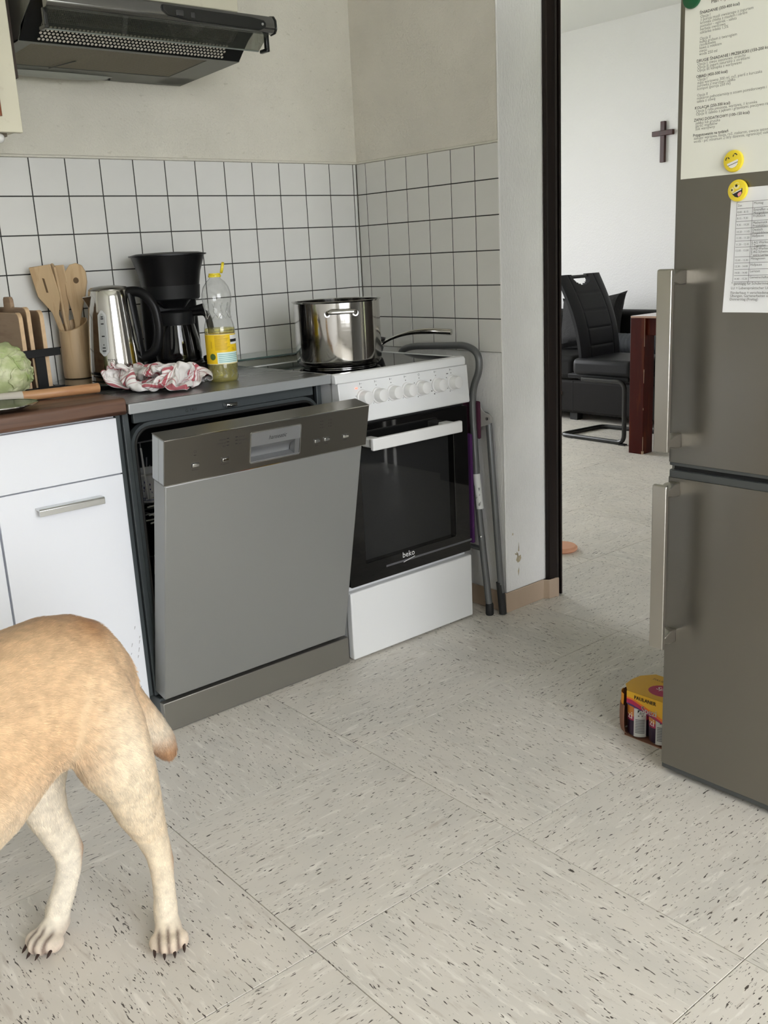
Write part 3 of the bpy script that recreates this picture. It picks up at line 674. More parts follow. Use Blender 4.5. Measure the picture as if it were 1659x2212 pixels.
# small saucepan behind it
sp = root('saucepan', 'small dark pan with long steel handle behind the tall pot', 'pan', (-.235, -.255, .8463))
O('pan_body', MB().lathe([(.058, 0), (.066, .003), (.074, .014), (.0845, .052), (.087, .0535), (.0835, .0525), (.073, .016), (.0001, .006)], (-.235, -.255, .8463), 40, True, False), M('dark_grey_pan', (.05, .05, .048), .3, .6), sp)
hp = []
for k in range(15):
    t = k/14; hp.append(Vector((-.208, -.334, .884)).lerp(Vector((-.112, -.552, .919)), t)+Vector((0, 0, .020*math.sin(PI*t**.8))))
O('pan_handle', MB().tube(hp, [.0040+.0055*min(1, (k/9.)**1.2) for k in range(15)], 12), steel, sp)
O('handle_root', MB().tube([(-.213, -.325, .880), (-.208, -.336, .8845)], .008, 10), steel, sp)
# glass board on feet behind the hob
gb = root('glass_board', 'clear glass board on short feet along the wall behind the hob', 'board', (-.38, -.10, .849))
O('pane', MB().box(-.655, -.105, -.165, -.028, .8665, .8725), MG('green_tinged_board_glass', (.80, .86, .83), .02, 1.2, ((.5, .55, .53), .25)), gb)
O('pane_edge', MB().tube([(-.655, -.165, .8695), (-.105, -.165, .8695)], .0024, 6).tube([(-.655, -.165, .8695), (-.655, -.028, .8695)], .0022, 6), M('dark_green_glass_edge', (.05, .09, .08), .15), gb)
for x, y in ((-.648, -.158), (-.648, -.036), (-.112, -.158), (-.112, -.036)):
    O('foot', MB().lathe([(.008, 0), (.009, .002), (.008, .0175)], (x, y, .849 if x < -.62 else .849), 12), M('clear_grey_foot', (.25, .26, .26), .2), gb)
# kettle tray, kettle
ty = root('round_tray', 'round black glass tray under the kettle and utensil jar', 'tray', (-1.07, -.170, .851))
O('tray_plate', MB().lathe([(.127, 0), (.135, .003), (.1385, .010), (.1385, .014), (.136, .0165), (.0001, .0165)], (-1.07, -.170, .851), 56), M('dark_mirror_tray', (.10, .105, .10), .12, .6), ty)
O('tray_rim', MB().lathe([(.1353, .002), (.139, .008), (.140, .0115), (.138, .008)], (-1.07, -.170, .851), 56, False, False), blk_pl, ty)
KC = (-1.052, -.212, .8675)
kt = root('kettle', 'brushed steel electric kettle with black handle and level window', 'kettle', KC)
kv = math.atan2(-2.712-KC[1], -2.231-KC[0])
O('kettle_base', MB().lathe([(.070, 0), (.0725, .002), (.0725, .017), (.070, .019)], KC, 40), steel, kt)
O('base_gap', MB().lathe([(.0712, .019), (.0712, .024)], KC, 40), blk_pl, kt)
prof = [(.0722, .024), (.0724, .028)]+[(.0722-.0195*(t/12)**1.25, .028+.206*t/12) for t in range(1, 13)]+[(.0515, .2365)]
O('kettle_body', MB().lathe(prof, KC, 48), steel, kt)
O('kettle_lid', MB().lathe([(.0520, .234), (.0522, .238), (.046, .2435), (.02, .2475), (.0001, .248)], KC, 40), M('dark_steel_lid', (.22, .21, .19), .25, .9), kt)
def kp(ang, r, z): a = kv+ang; return (KC[0]+r*math.cos(a), KC[1]+r*math.sin(a), KC[2]+z)
# spout to the left of the camera view, handle to the right (as seen from the room)
sl = -1.35
spv = MB(); a0 = Vector(kp(sl, .047, .222)); out = Vector((math.cos(kv+sl), math.sin(kv+sl), 0)); tn = Vector((-out.y, out.x, 0))
spv.add([tuple(a0+tn*.022+Vector((0, 0, .002))), tuple(a0-tn*.022+Vector((0, 0, .002))), tuple(a0+out*.026), tuple(a0-Vector((0, 0, .05))+tn*.008), tuple(a0-Vector((0, 0, .05))-tn*.008)], [(0, 2, 1), (0, 3, 2), (2, 4, 1), (2, 3, 4), (0, 1, 4, 3)])
O('spout', spv, steel, kt, .002)
hr = 1.30
def hpnt(r, z): return kp(hr, r, z)
hpts = bend([hpnt(.040, .228), hpnt(.085, .230), hpnt(.118, .190), hpnt(.124, .120), hpnt(.108, .064), hpnt(.066, .052)], .03, 6)
O('handle', MB().tube(hpts, .0135, 12, r2=.0095), blk_pl, kt)
O('handle_back', MB().tube([hpnt(.054, .225), hpnt(.064, .13), hpnt(.069, .05)], [.014, .013, .012], 10, r2=.7), blk_pl, kt)
# water window laid on the curved side
wv = MB(); ww = []
def kr(z): return .0722-.0195*(max(0, (z-.028))/.206)**1.25
def kquad(mb, a_, z_, wa, h, lift):
    mb.add([kp(a_-wa, kr(z_)+lift, z_), kp(a_+wa, kr(z_)+lift, z_), kp(a_+wa, kr(z_+h)+lift, z_+h), kp(a_-wa, kr(z_+h)+lift, z_+h)], [(0, 1, 2, 3)], False)
wa0 = -.42
def pill(wd_, z0_, z1_, lift):
    mb = MB(); out_ = []
    for k in range(16):
        t = 2*PI*k/16; dz = wd_*.9*math.sin(t); zc = z1_-wd_ if k < 8 else z0_+wd_
        z_ = zc+dz; out_.append(kp(wa0+wd_*math.cos(t)/.062, kr(z_)+lift, z_))
    rows_ = 10
    vs = []; fs = []
    for i in range(rows_+1):
        z_ = z0_+(z1_-z0_)*i/rows_; e = min(z_-z0_, z1_-z_); wq = wd_*math.sqrt(max(0.05, 1-max(0, 1-e/wd_)**2))
        for j in range(5): vs.append(kp(wa0+(j/2-1)*wq/.062, kr(z_)+lift, z_))
    for i in range(rows_):
        for j in range(4): fs.append((i*5+j, i*5+j+1, i*5+j+6, i*5+j+5))
    mb.add(vs, fs); return mb
O('level_frame', pill(.0125, .068, .186, .0012), M('light_grey_plastic', (.50, .51, .50), .3), kt)
O('level_window', pill(.0085, .075, .179, .0022), M('frosted_level_window', (.36, .37, .36), .3), kt)
mk = MB()
for z_, w_ in ((.168, .05), (.163, .06), (.150, .06), (.118, .06), (.096, .02), (.088, .06), (.080, .07)):
    kquad(mk, wa0+.01, z_, w_, .0032, .003)
O('level_marks', mk, ink, kt, kind='stuff')
tb = MB(); text(tb, 'TOMADO', .0085, (0, 0, 0), (1, 0, 0), (0, 1, 0), 'CENTER')
tb.v = [kp(wa0+.36+x/.071, kr(.056)+.0008, .054+y) for x, y, z in tb.v]
O('brand_print', tb, ink_grey, kt)
# coffee machine and its jug
CC = (-.832, -.150, .851)
cm = root('coffee_maker', 'black filter coffee machine with wide funnel top beside the kettle', 'coffee maker', CC)
fwd = Vector((math.cos(kv+.12), math.sin(kv+.12), 0)); rgt = Vector((-fwd.y, fwd.x, 0))
def loft_m(mb, secs, n=36):
    """superellipse sections: (z, half width, half depth, offset fwd)"""
    rg = []
    for z, w, d, off in secs:
        rg.append([tuple(Vector(CC)+rgt*(w*math.copysign(abs(math.cos(2*PI*j/n))**.75, math.cos(2*PI*j/n)))+fwd*(off+d*math.copysign(abs(math.sin(2*PI*j/n))**.75, math.sin(2*PI*j/n)))+Vector((0, 0, z))) for j in range(n)])
    return mb.rings(rg)
O('machine_base', loft_m(MB(), [(0, .092, .100, 0), (.004, .096, .104, 0), (.030, .094, .103, 0), (.036, .088, .097, 0)]), blk_pl, cm)
O('warming_plate', MB().lathe([(.066, .036), (.066, .039), (.0001, .039)], (CC[0]+fwd.x*.025, CC[1]+fwd.y*.025, CC[2]), 32), rubber, cm)
O('back_column', loft_m(MB(), [(.03, .082, .038, -.062), (.22, .080, .036, -.062)]), blk_pl, cm)
O('upper_band', loft_m(MB(), [(.212, .074, .078, -.005), (.216, .078, .083, -.005), (.252, .081, .086, -.005)]), blk_mat, cm)
O('funnel_top', loft_m(MB(), [(.250, .079, .084, -.005), (.29, .086, .091, -.005), (.333, .100, .104, -.005), (.334, .106, .110, -.005), (.338, .106, .110, -.005)]), blk_pl, cm)
O('machine_lid', loft_m(MB(), [(.338, .102, .106, -.005), (.342, .085, .088, -.005), (.344, .03, .03, -.005)]), blk_mat, cm)
O('drip_spout', loft_m(MB(), [(.190, .03, .03, .02), (.213, .05, .05, .015)]), blk_pl, cm)
JC = (CC[0]+fwd.x*.025, CC[1]+fwd.y*.025, CC[2]+.0395)
jg = root('coffee_jug', 'glass coffee jug with black collar and handle inside the coffee machine', 'jug', JC)
O('jug_glass', MB().lathe([(.058, 0), (.064, .004), (.066, .02), (.061, .06), (.051, .104), (.0505, .109)], JC, 36, True, False), MG('dark_clear_glass', (.42, .42, .42), .02, 1.6), jg)
O('jug_collar', MB().lathe([(.0515, .104), (.0535, .105), (.0555, .138), (.054, .140), (.04, .142), (.0001, .144)], JC, 36), blk_mat, jg)
hv = (rgt*.82+fwd*.45).normalized()
def jh(r, z): return tuple(Vector(JC)+hv*r+Vector((0, 0, z)))
O('jug_handle', MB().tube(bend([jh(.050, .134), jh(.092, .136), jh(.100, .10), jh(.104, .012), jh(.075, .003)], .024, 6), .0095, 10, r2=.0125), blk_pl, jg)
O('handle_thumb', MB().tube([jh(.045, .140), jh(.085, .150)], .010, 10, r2=.006), blk_pl, jg)
# oil bottle
BC = (-.852, -.427, .851)
ob_ = root('oil_bottle', 'clear plastic oil bottle with open yellow cap and yellow label on the dishwasher', 'bottle', BC)
pet = MG('clear_pet_plastic', (.955, .96, .955), .04, 1.5)
prof = [(.024, .004), (.036, .0), (.0405, .010), (.0395, .022), (.0405, .034), (.0398, .045), (.0398, .128), (.0405, .134), (.0398, .142), (.0375, .152), (.0335, .166), (.0318, .178), (.0328, .190), (.0372, .206), (.0392, .218), (.0380, .232), (.033, .248), (.024, .261), (.0150, .2685), (.0138, .272), (.0138, .279)]
O('bottle_wall', MB().lathe(prof, BC, 40, True, False), pet, ob_)
oil = [(.023, .006), (.035, .002), (.0393, .011), (.0384, .022), (.0393, .034), (.0388, .045), (.0388, .128), (.0394, .134), (.0388, .1405), (.0001, .1405)]
O('oil', MB().lathe(oil, BC, 40), MG('pale_yellow_oil', (.88, .84, .48), .03, .6, ((.70, .64, .28), .18)), ob_)
rib = MB()
for k in range(12):
    a = 2*PI*k/12
    rib.tube([(BC[0]+.0335*math.cos(a), BC[1]+.0335*math.sin(a), BC[2]+.166), (BC[0]+.0333*math.cos(a+.35), BC[1]+.0333*math.sin(a+.35), BC[2]+.181), (BC[0]+.0372*math.cos(a+.15), BC[1]+.0372*math.sin(a+.15), BC[2]+.205)], .0011, 5)
    rib.tube([(BC[0]+.040*math.cos(a), BC[1]+.040*math.sin(a), BC[2]+.013), (BC[0]+.0385*math.cos(a+.25), BC[1]+.0385*math.sin(a+.25), BC[2]+.022), (BC[0]+.040*math.cos(a+.1), BC[1]+.040*math.sin(a+.1), BC[2]+.033)], .0011, 5)
O('grip_ribs', rib, MG('shiny_pet_rib', (.85, .86, .85), .05, 3.0, ((.8, .8, .78), .25)), ob_)
bv = math.atan2(-2.712-BC[1], -2.231-BC[0]); LR = .0403
def bq(mb, a0_, a1_, z0_, z1_, lift=0, n=14):
    vs = []; 
    for i in range(n+1):
        a = bv+a0_+(a1_-a0_)*i/n
        for z_ in (z0_, z1_): vs.append((BC[0]+(LR+lift)*math.cos(a), BC[1]+(LR+lift)*math.sin(a), BC[2]+z_))
    mb.add(vs, [(2*i, 2*i+2, 2*i+3, 2*i+1) for i in range(n)]); return mb
lb = O('label', bq(MB(), -PI, PI, .048, .1265, 0, 40), M('yellow_label', (.83, .56, .012), .45), ob_)
O('label_border', bq(bq(MB(), -PI, PI, .048, .0492, .0002, 40), -PI, PI, .1253, .1265, .0002, 40), M('cream_label_line', (.80, .76, .50), .5), lb)
O('nutrition_panel', bq(MB(), -.30, 1.30, .050, .079, .0004), M('pale_mint_print', (.70, .84, .80), .5), lb)
q_ = MB()
for k in range(5): bq(q_, -.22, 1.30, .0535+.0048*k, .0556+.0048*k, .0007, 8)
O('nutrition_lines', q_, M('teal_print', (.25, .50, .47), .5), lb)
q_ = MB(); rnd = random.Random(11)
for k in range(12): bq(q_, -.40, .42+rnd.uniform(-.25, .22), .0855+.0032*k, .0866+.0032*k, .0005, 6)
bq(q_, -.66, -.63, .09, .108, .0005, 2)
O('small_print', q_, M('brown_print', (.42, .26, .02), .6), lb)
O('best_before_patch', bq(MB(), .66, 1.4, .099, .1225, .0005, 8), M('white_label_patch', (.78, .78, .76), .5), lb)
O('black_bar', bq(MB(), .66, 1.4, .1045, .112, .0008, 8), ink, lb)
tx = MB(); text(tx, '1L', .012, (0, 0, 0), (1, 0, 0), (0, 1, 0))
tx.v = [(BC[0]+(LR+.0006)*math.cos(bv+.72+x/LR), BC[1]+(LR+.0006)*math.sin(bv+.72+x/LR), BC[2]+.083+y) for x, y, z in tx.v]
O('volume_print', tx, M('brown_print_dark', (.30, .17, .02), .6), lb)
gq = MB(); vs = [(BC[0]+(LR+.0006)*math.cos(bv-.62+.21*math.cos(2*PI*j/20)), BC[1]+(LR+.0006)*math.sin(bv-.62+.21*math.cos(2*PI*j/20)), BC[2]+.068+.0085*math.sin(2*PI*j/20)) for j in range(20)]
gq.add(vs, [tuple(range(20))], False); O('green_seal', gq, M('dark_green_seal', (.06, .12, .03), .5), lb)
yl = M('yellow_cap_plastic', (.72, .58, .03), .35)
O('cap_ring', MB().lathe([(.0165, .272), (.0168, .2735), (.0168, .277), (.0150, .2785), (.0150, .282), (.0120, .282)], BC, 24, True, False), yl, ob_)
rv = Vector((-math.sin(bv), math.cos(bv), 0)); ud2 = (Vector((0, 0, 1))*.97+rv*.25).normalized(); hc2 = Vector(BC)+rv*.0175+Vector((0, 0, .281))
lid = MB(); nn = rv.cross(Vector((0, 0, 1))); nrmv = ud2.cross(nn).normalized()
lid.rings([[tuple(hc2+ud2*(.0150+.0145*s*math.sin(2*PI*j/20))+nn*(.0145*s*math.cos(2*PI*j/20))+nrmv*t_) for j in range(20)] for s, t_ in ((.8, -.004), (1, -.003), (1, .003), (.8, .004))])
O('flip_lid', lid, yl, ob_)
# utensil jar with wooden tools
wood_l = M('pale_beech', (.54, .39, .225), .55, two=((.45, .31, .17), (60, 60, 5), .5, .62), var=((30, 30, 3), .08))
JP = (-1.102, -.072, .8680)
ut = root('utensil_jar', 'plain turned wooden jar holding cooking spoons', 'jar', JP)
jw = MB().lathe([(.036, 0), (.0405, .002), (.0415, .01), (.0400, .09), (.0395, .146), (.0360, .147), (.0350, .10), (.0345, .012), (.0001, .010)], JP, 36, True, False)
jw.v = [(x, y, z+(.5*((x-JP[0])*.80+(y-JP[1])*.35)*max(0, (z-JP[2]-.09)/.057) if z-JP[2] > .095 else 0)) for x, y, z in jw.v]   # the rim is cut at a slant
O('jar_wall', jw, wood_l, ut)
def tool(name, label, base, tip, facing, outline, th, slots=(), mat=wood_l, group='wooden cooking tools in the jar'):
    """a flat carved tool: outline points (across, along) from base to tip"""
    r = root(name, label, 'spatula', base, group)
    B, Tp = Vector(base), Vector(tip); u = (Tp-B); L_ = u.length; u.normalize(); nrm_ = Vector(facing); nrm_ = (nrm_-u*nrm_.dot(u)).normalized(); w_ = u.cross(nrm_)
    bm_ = MB(); bm_.m = Matrix(((w_.x, u.x, nrm_.x, B.x), (w_.y, u.y, nrm_.y, B.y), (w_.z, u.z, nrm_.z, B.z), (0, 0, 0, 1)))
    bm_.prism([(x, y*L_) for x, y in outline], -th/2, th/2)
    O('blade', bm_, mat, r, .0018)
    for pts_ in slots:
        s_ = MB(); s_.m = bm_.m; s_.prism([(x, y*L_) for x, y in pts_], th/2-.0005, th/2+.0006)
        O('slot', s_, M('shaded_slot', (.12, .075, .035), .8), r)
    return r
cf = (-.643, -.766, .05)
def handle_out(hw, head): return [(-hw, 0), (hw, 0)]+[(x, y) for x, y in head]+[(-x2, y2) for x2, y2 in reversed(head)]
tool('slotted_spatula', 'pale wooden spatula with slanted top edge and one slot, leaning left', (-1.096, -.050, .880), (-1.176, -.062, 1.176), cf,
     [(-.0055, 0), (.0055, 0), (.008, .55), (.030, .70), (.034, .985), (-.024, 1.0), (-.029, .74), (-.008, .58)][::1],
     .006, [[(-.002, .76), (.003, .755), (.006, .88), (.001, .89)]])
tool('wooden_turner', 'narrow wooden turner seen edge-on between the two broad ones', (-1.102, -.055, .880), (-1.136, -.064, 1.180), (-.98, .15, .1),
     [(-.006, 0), (.006, 0), (.007, .5), (.022, .75), (.024, .97), (.0, 1.0), (-.020, .98), (-.018, .72), (-.007, .5)], .007)
tool('wooden_server', 'wooden turner with a plain blade behind the round spoon', (-1.095, -.040, .880), (-1.120, -.048, 1.180), (-.643, -.766, .05),
     [(-.006, 0), (.006, 0), (.007, .5), (.025, .75), (.022, .98), (-.022, .98), (-.020, .72), (-.007, .5)], .006)
tool('round_spoon', 'broad round wooden spoon with a round hole, leaning right', (-1.098, -.072, .880), (-1.078, -.074, 1.178), cf,
     [(-.0055, 0), (.0055, 0), (.0085, .45), (.013, .55), (.027, .72), (.033, .83), (.031, .92), (.021, .98), (.005, 1.0), (-.012, .985), (-.024, .93), (-.028, .83), (-.024, .70), (-.011, .54), (-.007, .45)],
     .008, [[(.004+.0075*math.cos(2*PI*j/18), .845+.027*math.sin(2*PI*j/18)) for j in range(18)]])
# three chopping boards in a black stand
board_shaded = M('shaded_board_wood', (.33, .225, .14), .6, two=((.26, .165, .10), (3, 5, 60), .5, .62), var=((20, 4, 50), .08))  # board faces coloured darker for the shade they stand in
board_lit = M('lit_board_wood', (.60, .42, .25), .6, var=((90, 3, 90), .08))  # same wood, coloured paler on the lit front edges
bst = root('board_stand', 'black metal stand holding three wooden chopping boards', 'stand', (-1.30, -.20, .8655))
O('stand_foot', MB().box(-1.352, -1.234, -.284, -.06, .8655, .869).box(-1.352, -1.234, -.287, -.276, .8655, .878), blk_mat, bst, .001)
O('front_post', MB().box(-1.304, -1.278, -.2895, -.2865, .868, .970), blk_mat, bst, .0008)
bar = MB().prism([(-1.348, .954), (-1.352, .960), (-1.350, .968), (-1.342, .9725), (-1.2385, .9745), (-1.2385, .955), (-1.335, .953), (-1.342, .951)], -.2925, -.2892, 'y')
bar.box(-1.353, -1.349, -.2915, -.262, .868, .966)
O('holding_bar', bar, blk_mat, bst, .0008)
for k, (xr, zt, yf, tab, lab) in enumerate(((-1.318, 1.064, -.281, None, 'brown wooden chopping board, first of three in the black stand, beside the cabbage'),
                                       (-1.296, 1.076, -.277, (-.20, -.14), 'brown wooden chopping board with handle tab, second of three in the stand'),
                                       (-1.262, 1.066, -.273, None, 'brown wooden chopping board, third of three in the stand, nearest the utensil jar'))):
    r = root('chopping_board', lab, 'chopping board', (xr-.006, -.16, .8695), 'chopping boards in the stand')
    t = .0105
    pts = [(yf, .8695), (yf, zt-.018)]+[(yf+.018-.018*math.cos(PI/2*j/5), zt-.018+.018*math.sin(PI/2*j/5)) for j in range(1, 6)]
    y1 = -.075
    if tab: pts += [(tab[0]+.02, zt), (tab[0]+.022, zt+.020), (tab[0]+.028, zt+.026), (tab[1]+.002, zt+.026), (tab[1]+.008, zt+.020), (tab[1]+.01, zt)]
    if k == 0: pts += [(-.135, zt), (-.133, zt+.024), (-.128, zt+.03), (-.09, zt+.03), (-.085, zt)]
    pts += [(y1, zt), (y1, .8695)]
    O('board_face', MB().prism(pts, xr-t, xr, 'x'), board_shaded, r, .002)
    ep = [(yf-.0012, .8700), (yf-.0012, zt-.018)]+[(yf+.018-.0192*math.cos(PI/2*j/5), zt-.018+.0192*math.sin(PI/2*j/5)) for j in range(1, 6)]+[(yf+.018, zt-.001)]+[(yf+.019-.018*math.cos(PI/2*j/5), zt-.019+.018*math.sin(PI/2*j/5)) for j in range(5, 0, -1)]+[(yf+.001, zt-.018), (yf+.001, .8700)]
    O('lit_edge', MB().prism(ep, xr-t+.0004, xr-.0004, 'x'), board_lit, r)
# cabbage
cab_m = M('pale_green_cabbage', (.44, .50, .25), .5, two=((.62, .64, .42), (16, 16, 30), .44, .60), var=((40, 40, 9), .10), bump=((30, 30, 22), .6, .006))
cab_m2 = M('fresh_green_cabbage_leaf', (.36, .46, .17), .5, two=((.58, .62, .37), (14, 14, 30), .42, .60), bump=((30, 30, 22), .6, .006))
GC = Vector((-1.408, -.330, .8655+.0665))
cb = root('cabbage', 'pale green cabbage in front of the chopping boards', 'cabbage', (GC.x, GC.y, .8655))
def cab_r(d, r, seed): return r*(1+.035*noise.noise(d*2.6+Vector((seed, 0, 0)))+.014*noise.noise(d*9+Vector((0, seed, 0))))
hm = MB(); rg = []
for i in range(27):
    p = -PI/2+.03+(PI-.06)*i/26; row = []
    for j in range(44):
        a = 2*PI*j/44; d = Vector((math.cos(a)*math.cos(p), math.sin(a)*math.cos(p), math.sin(p))); rr = cab_r(d, .0640, 1); row.append((GC.x+d.x*rr*1.04, GC.y+d.y*rr*1.04, GC.z+d.z*rr*.985))
    rg.append(row)
O('cabbage_head', hm.rings(rg), cab_m, cb)
def cab_leaf(seed, axis, spin, size, lift):
    # a cupped leaf: polar grid round its own axis, wavy rim, ridges fanning from the stalk side
    ax = Vector(axis).normalized(); u = ax.orthogonal().normalized(); w = ax.cross(u); m = MB(); vs = []; nr, na = 12, 40; fs = []
    for i in range(nr+1):
        for j in range(na):
            t = i/nr; a = 2*PI*j/na
            ext = size*(1+.16*math.sin(3*a+seed)+.10*math.sin(7*a+2*seed)+.05*math.sin(13*a+seed*3))
            th = ext*t; d = (ax*math.cos(th)+(u*math.cos(a+spin)+w*math.sin(a+spin))*math.sin(th)).normalized()
            st = Vector((math.cos(spin+PI), math.sin(spin+PI))); q = Vector((t*math.cos(a+spin)-st.x*1.1, t*math.sin(a+spin)-st.y*1.1)); fan = math.atan2(q.y, q.x)
            rr = cab_r(d, .0642+lift, 1)+.0011*abs(math.sin(fan*9))+max(0, t-.86)**1.2*.035*(1+.8*math.sin(9*a+seed))
            vs.append((GC.x+d.x*rr*1.04, GC.y+d.y*rr*1.04, GC.z+d.z*rr*.985))
    for i in range(nr):
        for j in range(na):
            k = (j+1) % na; fs.append((i*na+j, (i+1)*na+j, (i+1)*na+k, i*na+k))
    m.add(vs, fs); lf = O('leaf', m, cab_m2 if seed in (2, 4) else cab_m, cb)
    so = lf.modifiers.new('thick', 'SOLIDIFY'); so.thickness = .0011; so.offset = 1
for args in ((1, (-.2, -1, .1), .4, .80, .0010), (2, (.75, -.6, .35), 2.0, .62, .0022), (3, (-.8, -.4, .5), 1.1, .75, .0016), (4, (.1, -.5, .9), 3.3, .58, .0030), (5, (.9, .3, -.1), 5.0, .7, .0014), (6, (.45, -.85, -.35), 4.2, .55, .0026)): cab_leaf(*args)
# rolling pin, booklet, plate
beech = M('orange_beech', (.50, .265, .125), .45, two=((.40, .19, .085), (4, 60, 60), .5, .62), var=((5, 60, 60), .08))
rp = root('rolling_pin', 'orange wooden stick with pale wrapped end lying along the worktop front', 'rolling pin', (-1.33, -.425, .8655))
a, b_ = Vector((-1.216, -.445, .8790)), Vector((-1.425, -.412, .8790)); dv = (b_-a).normalized()
O('stick', MB().tube([a, a+dv*.002, b_-dv*.002, b_], [.0105, .0118, .0118, .0105], 20), beech, rp)
O('wrapped_end', MB().tube([b_-dv*.03, b_+dv*.02, b_+dv*.12, b_+dv*.121], [.0126, .0126, .012, .009], 20), M('pale_wrapping', (.56, .52, .45), .7), rp)
bo = root('booklet', 'thin white and wine-red booklet lying behind the wooden stick', 'booklet', (-1.225, -.34, .8655))
def pg(mb, c, w, h, ang, z0, z1):
    mb.m = Matrix.Translation((c[0], c[1], 0)) @ Matrix.Rotation(ang, 4, 'Z'); mb.box(-w/2, w/2, -h/2, h/2, z0, z1); mb.m = None; return mb
O('pages', pg(MB(), (-1.262, -.335), .115, .075, -.25, .8655, .8685), M('white_paper_pages', (.72, .72, .72), .8), bo)
O('cover_band', pg(MB(), (-1.272, -.350), .118, .030, -.25, .8685, .8690), M('wine_red_print', (.16, .015, .05), .6), bo)
pl = root('plate', 'shallow dark shiny plate at the worktop front edge under the wooden stick', 'plate', (-1.488, -.513, .8655))
O('dish', MB().lathe([(.045, 0), (.05, .001), (.075, .010), (.086, .0125), (.086, .0138), (.075, .0115), (.048, .0035), (.0001, .003)], (-1.488, -.513, .8655), 48, True, False), M('dark_glazed_dish', (.10, .10, .09), .12, .4), pl)
O('rim', MB().lathe([(.0850, .0125), (.0872, .0128), (.0872, .0144), (.0850, .0142)], (-1.488, -.513, .8655), 48, False, False), chrome, pl)

# ------------------------------------------------------------------ fridge freezer seen side on, with papers and magnets
fr_steel = M('dark_stainless_fridge', (.235, .22, .195), .34, .92, bump=((300, 5, 300), .03, .0004), rvar=((3, 3, 3), .03))
fr_trim = M('grey_fridge_trim', (.06, .065, .065), .4)
fr_handle = M('brushed_fridge_handle', (.46, .44, .40), .30, .95, bump=((400, 400, 5), .03, .0004))
FX, FY0, FY1 = -.510, -1.582, -2.182
fg = root('fridge', 'dark stainless fridge freezer with two doors and bar handles', 'fridge', (-.21, -1.882, 0))
O('cabinet', MB().box(-.445, .09, FY1+.004, FY0-.004, .03, 1.85), M('grey_fridge_side', (.30, .30, .30), .45), fg, .004)
O('foot_plinth', MB().box(-.47, .05, FY1+.01, FY0-.01, .0, .03), fr_trim, fg)
def fdoor(z0, z1, nm):
    pts = [(FX+.062, FY0), (FX+.010, FY0), (FX+.003, FY0-.003), (FX, FY0-.010), (FX, FY1+.010), (FX+.003, FY1+.003), (FX+.010, FY1), (FX+.062, FY1)]
    return O(nm, MB().prism(pts, z0, z1), fr_steel, fg, .0006)
up = fdoor(.7155, 1.848, 'upper_door'); lo = fdoor(.024, .6835, 'lower_door')
def trim(par, z0, z1, sh=0.0015, n='door_trim'):
    pts = [(FX+.060, FY0-sh), (FX+.010, FY0-sh), (FX+.0035, FY0-.003-sh), (FX+sh, FY0-.010-sh), (FX+sh, FY1+.010+sh), (FX+.010, FY1+sh), (FX+.060, FY1+sh)]
    return O(n, MB().prism(pts, z0, z1), fr_trim, par, .001)
trim(up, .7085, .7156); trim(lo, .6834, .6985); trim(lo, .013, .0245)
O('hinge_socket', MB().lathe([(.011, .6985), (.011, .700), (.007, .7005), (.006, .6990)], (FX+.03, FY0-.025, 0), 16), fr_trim, lo)
O('door_gap', MB().box(FX+.012, -.44, FY1+.01, FY0-.01, .69, .713), dark_gap, fg)
def fhandle(par, z0, z1):
    ya, yb = -1.586, -1.6185
    prof = [(FX-.048, z0), (FX-.0555, z0+.002), (FX-.0565, z0+.006), (FX-.0565, z1-.006), (FX-.0555, z1-.002), (FX-.048, z1), (FX-.0465, z1-.006), (FX-.0465, z0+.006)]
    h = MB(); h.prism([(x, z) for x, z in prof], yb, ya, 'y')
    hh_ = O('bar_handle', h, fr_handle, par, .0015)
    for z in (z0+.004, z1-.032):
        m = MB(); m.prism([(FX+.001, z+.028), (FX-.020, z+.028), (FX-.034, z+.022), (FX-.048, z+.018), (FX-.048, z+.006), (FX-.034, z+.004), (FX-.02, z), (FX+.001, z)][::-1], yb+.004, ya-.004, 'y')
        O('handle_mount', m, fr_handle, hh_, .002)
    return hh_
fhandle(up, .7455, 1.106); fhandle(lo, .320, .679)
paper = M('white_paper', (.74, .74, .66), .85)
paper2 = M('white_copy_paper', (.76, .765, .77), .85)
P1 = MB().box(FX-.0012, FX-.0002, -1.808, -1.597, 1.270, 1.592)
m1 = O('meal_plan_sheet', P1, paper, None, label='larger printed paper sheet high on the fridge door, green and laughing magnets on it', cat='paper')
Rr, Uu = (0, -1, 0), (0, 0, 1)
def pz(py): return 1.582-.000806*py
tm = MB(); tm2 = MB()
def L1(py, s, y=-1.629, b=False, size=.0070):
    text(tm2 if b else tm, s, size, (FX-.0013, y, pz(py)-.001), Rr, Uu)
    if b: text(tm2, s, size, (FX-.0013, y-.0002, pz(py)-.0012), Rr, Uu)
L1(18, 'Plan Wyżywienia 2023', -1.650, True, .0088)
L1(35, 'ŚNIADANIE (350-400 kcal)', -1.627, True)
for i, s in enumerate(('Opcja I', '1 porcja musli owsianego z jogurtem', 'kromka chleba z masłem i serem', 'pomidor - ogórek - sałata', 'herbata owocowa', 'szklanka mleka 1,5%')): L1(43+6.6*i, s)
for i, s in enumerate(('Opcja II', 'bułka graham z twarogiem', 'rzodkiewka', 'kawa z mlekiem', 'owoc', 'woda 250 ml')): L1(89+6.4*i, s)
L1(135, 'DRUGIE ŚNIADANIE I PRZEKĄSKI (150-200 kcal)', -1.624, True)
for i, s in enumerate(('Opcja I: owoc sezonowy, orzechy', 'Opcja II: jogurt naturalny z otrębami', 'Opcja III: kanapka z warzywami')): L1(142+6.6*i, s, -1.626)
L1(168, 'OBIAD (450-500 kcal)', -1.624, True)
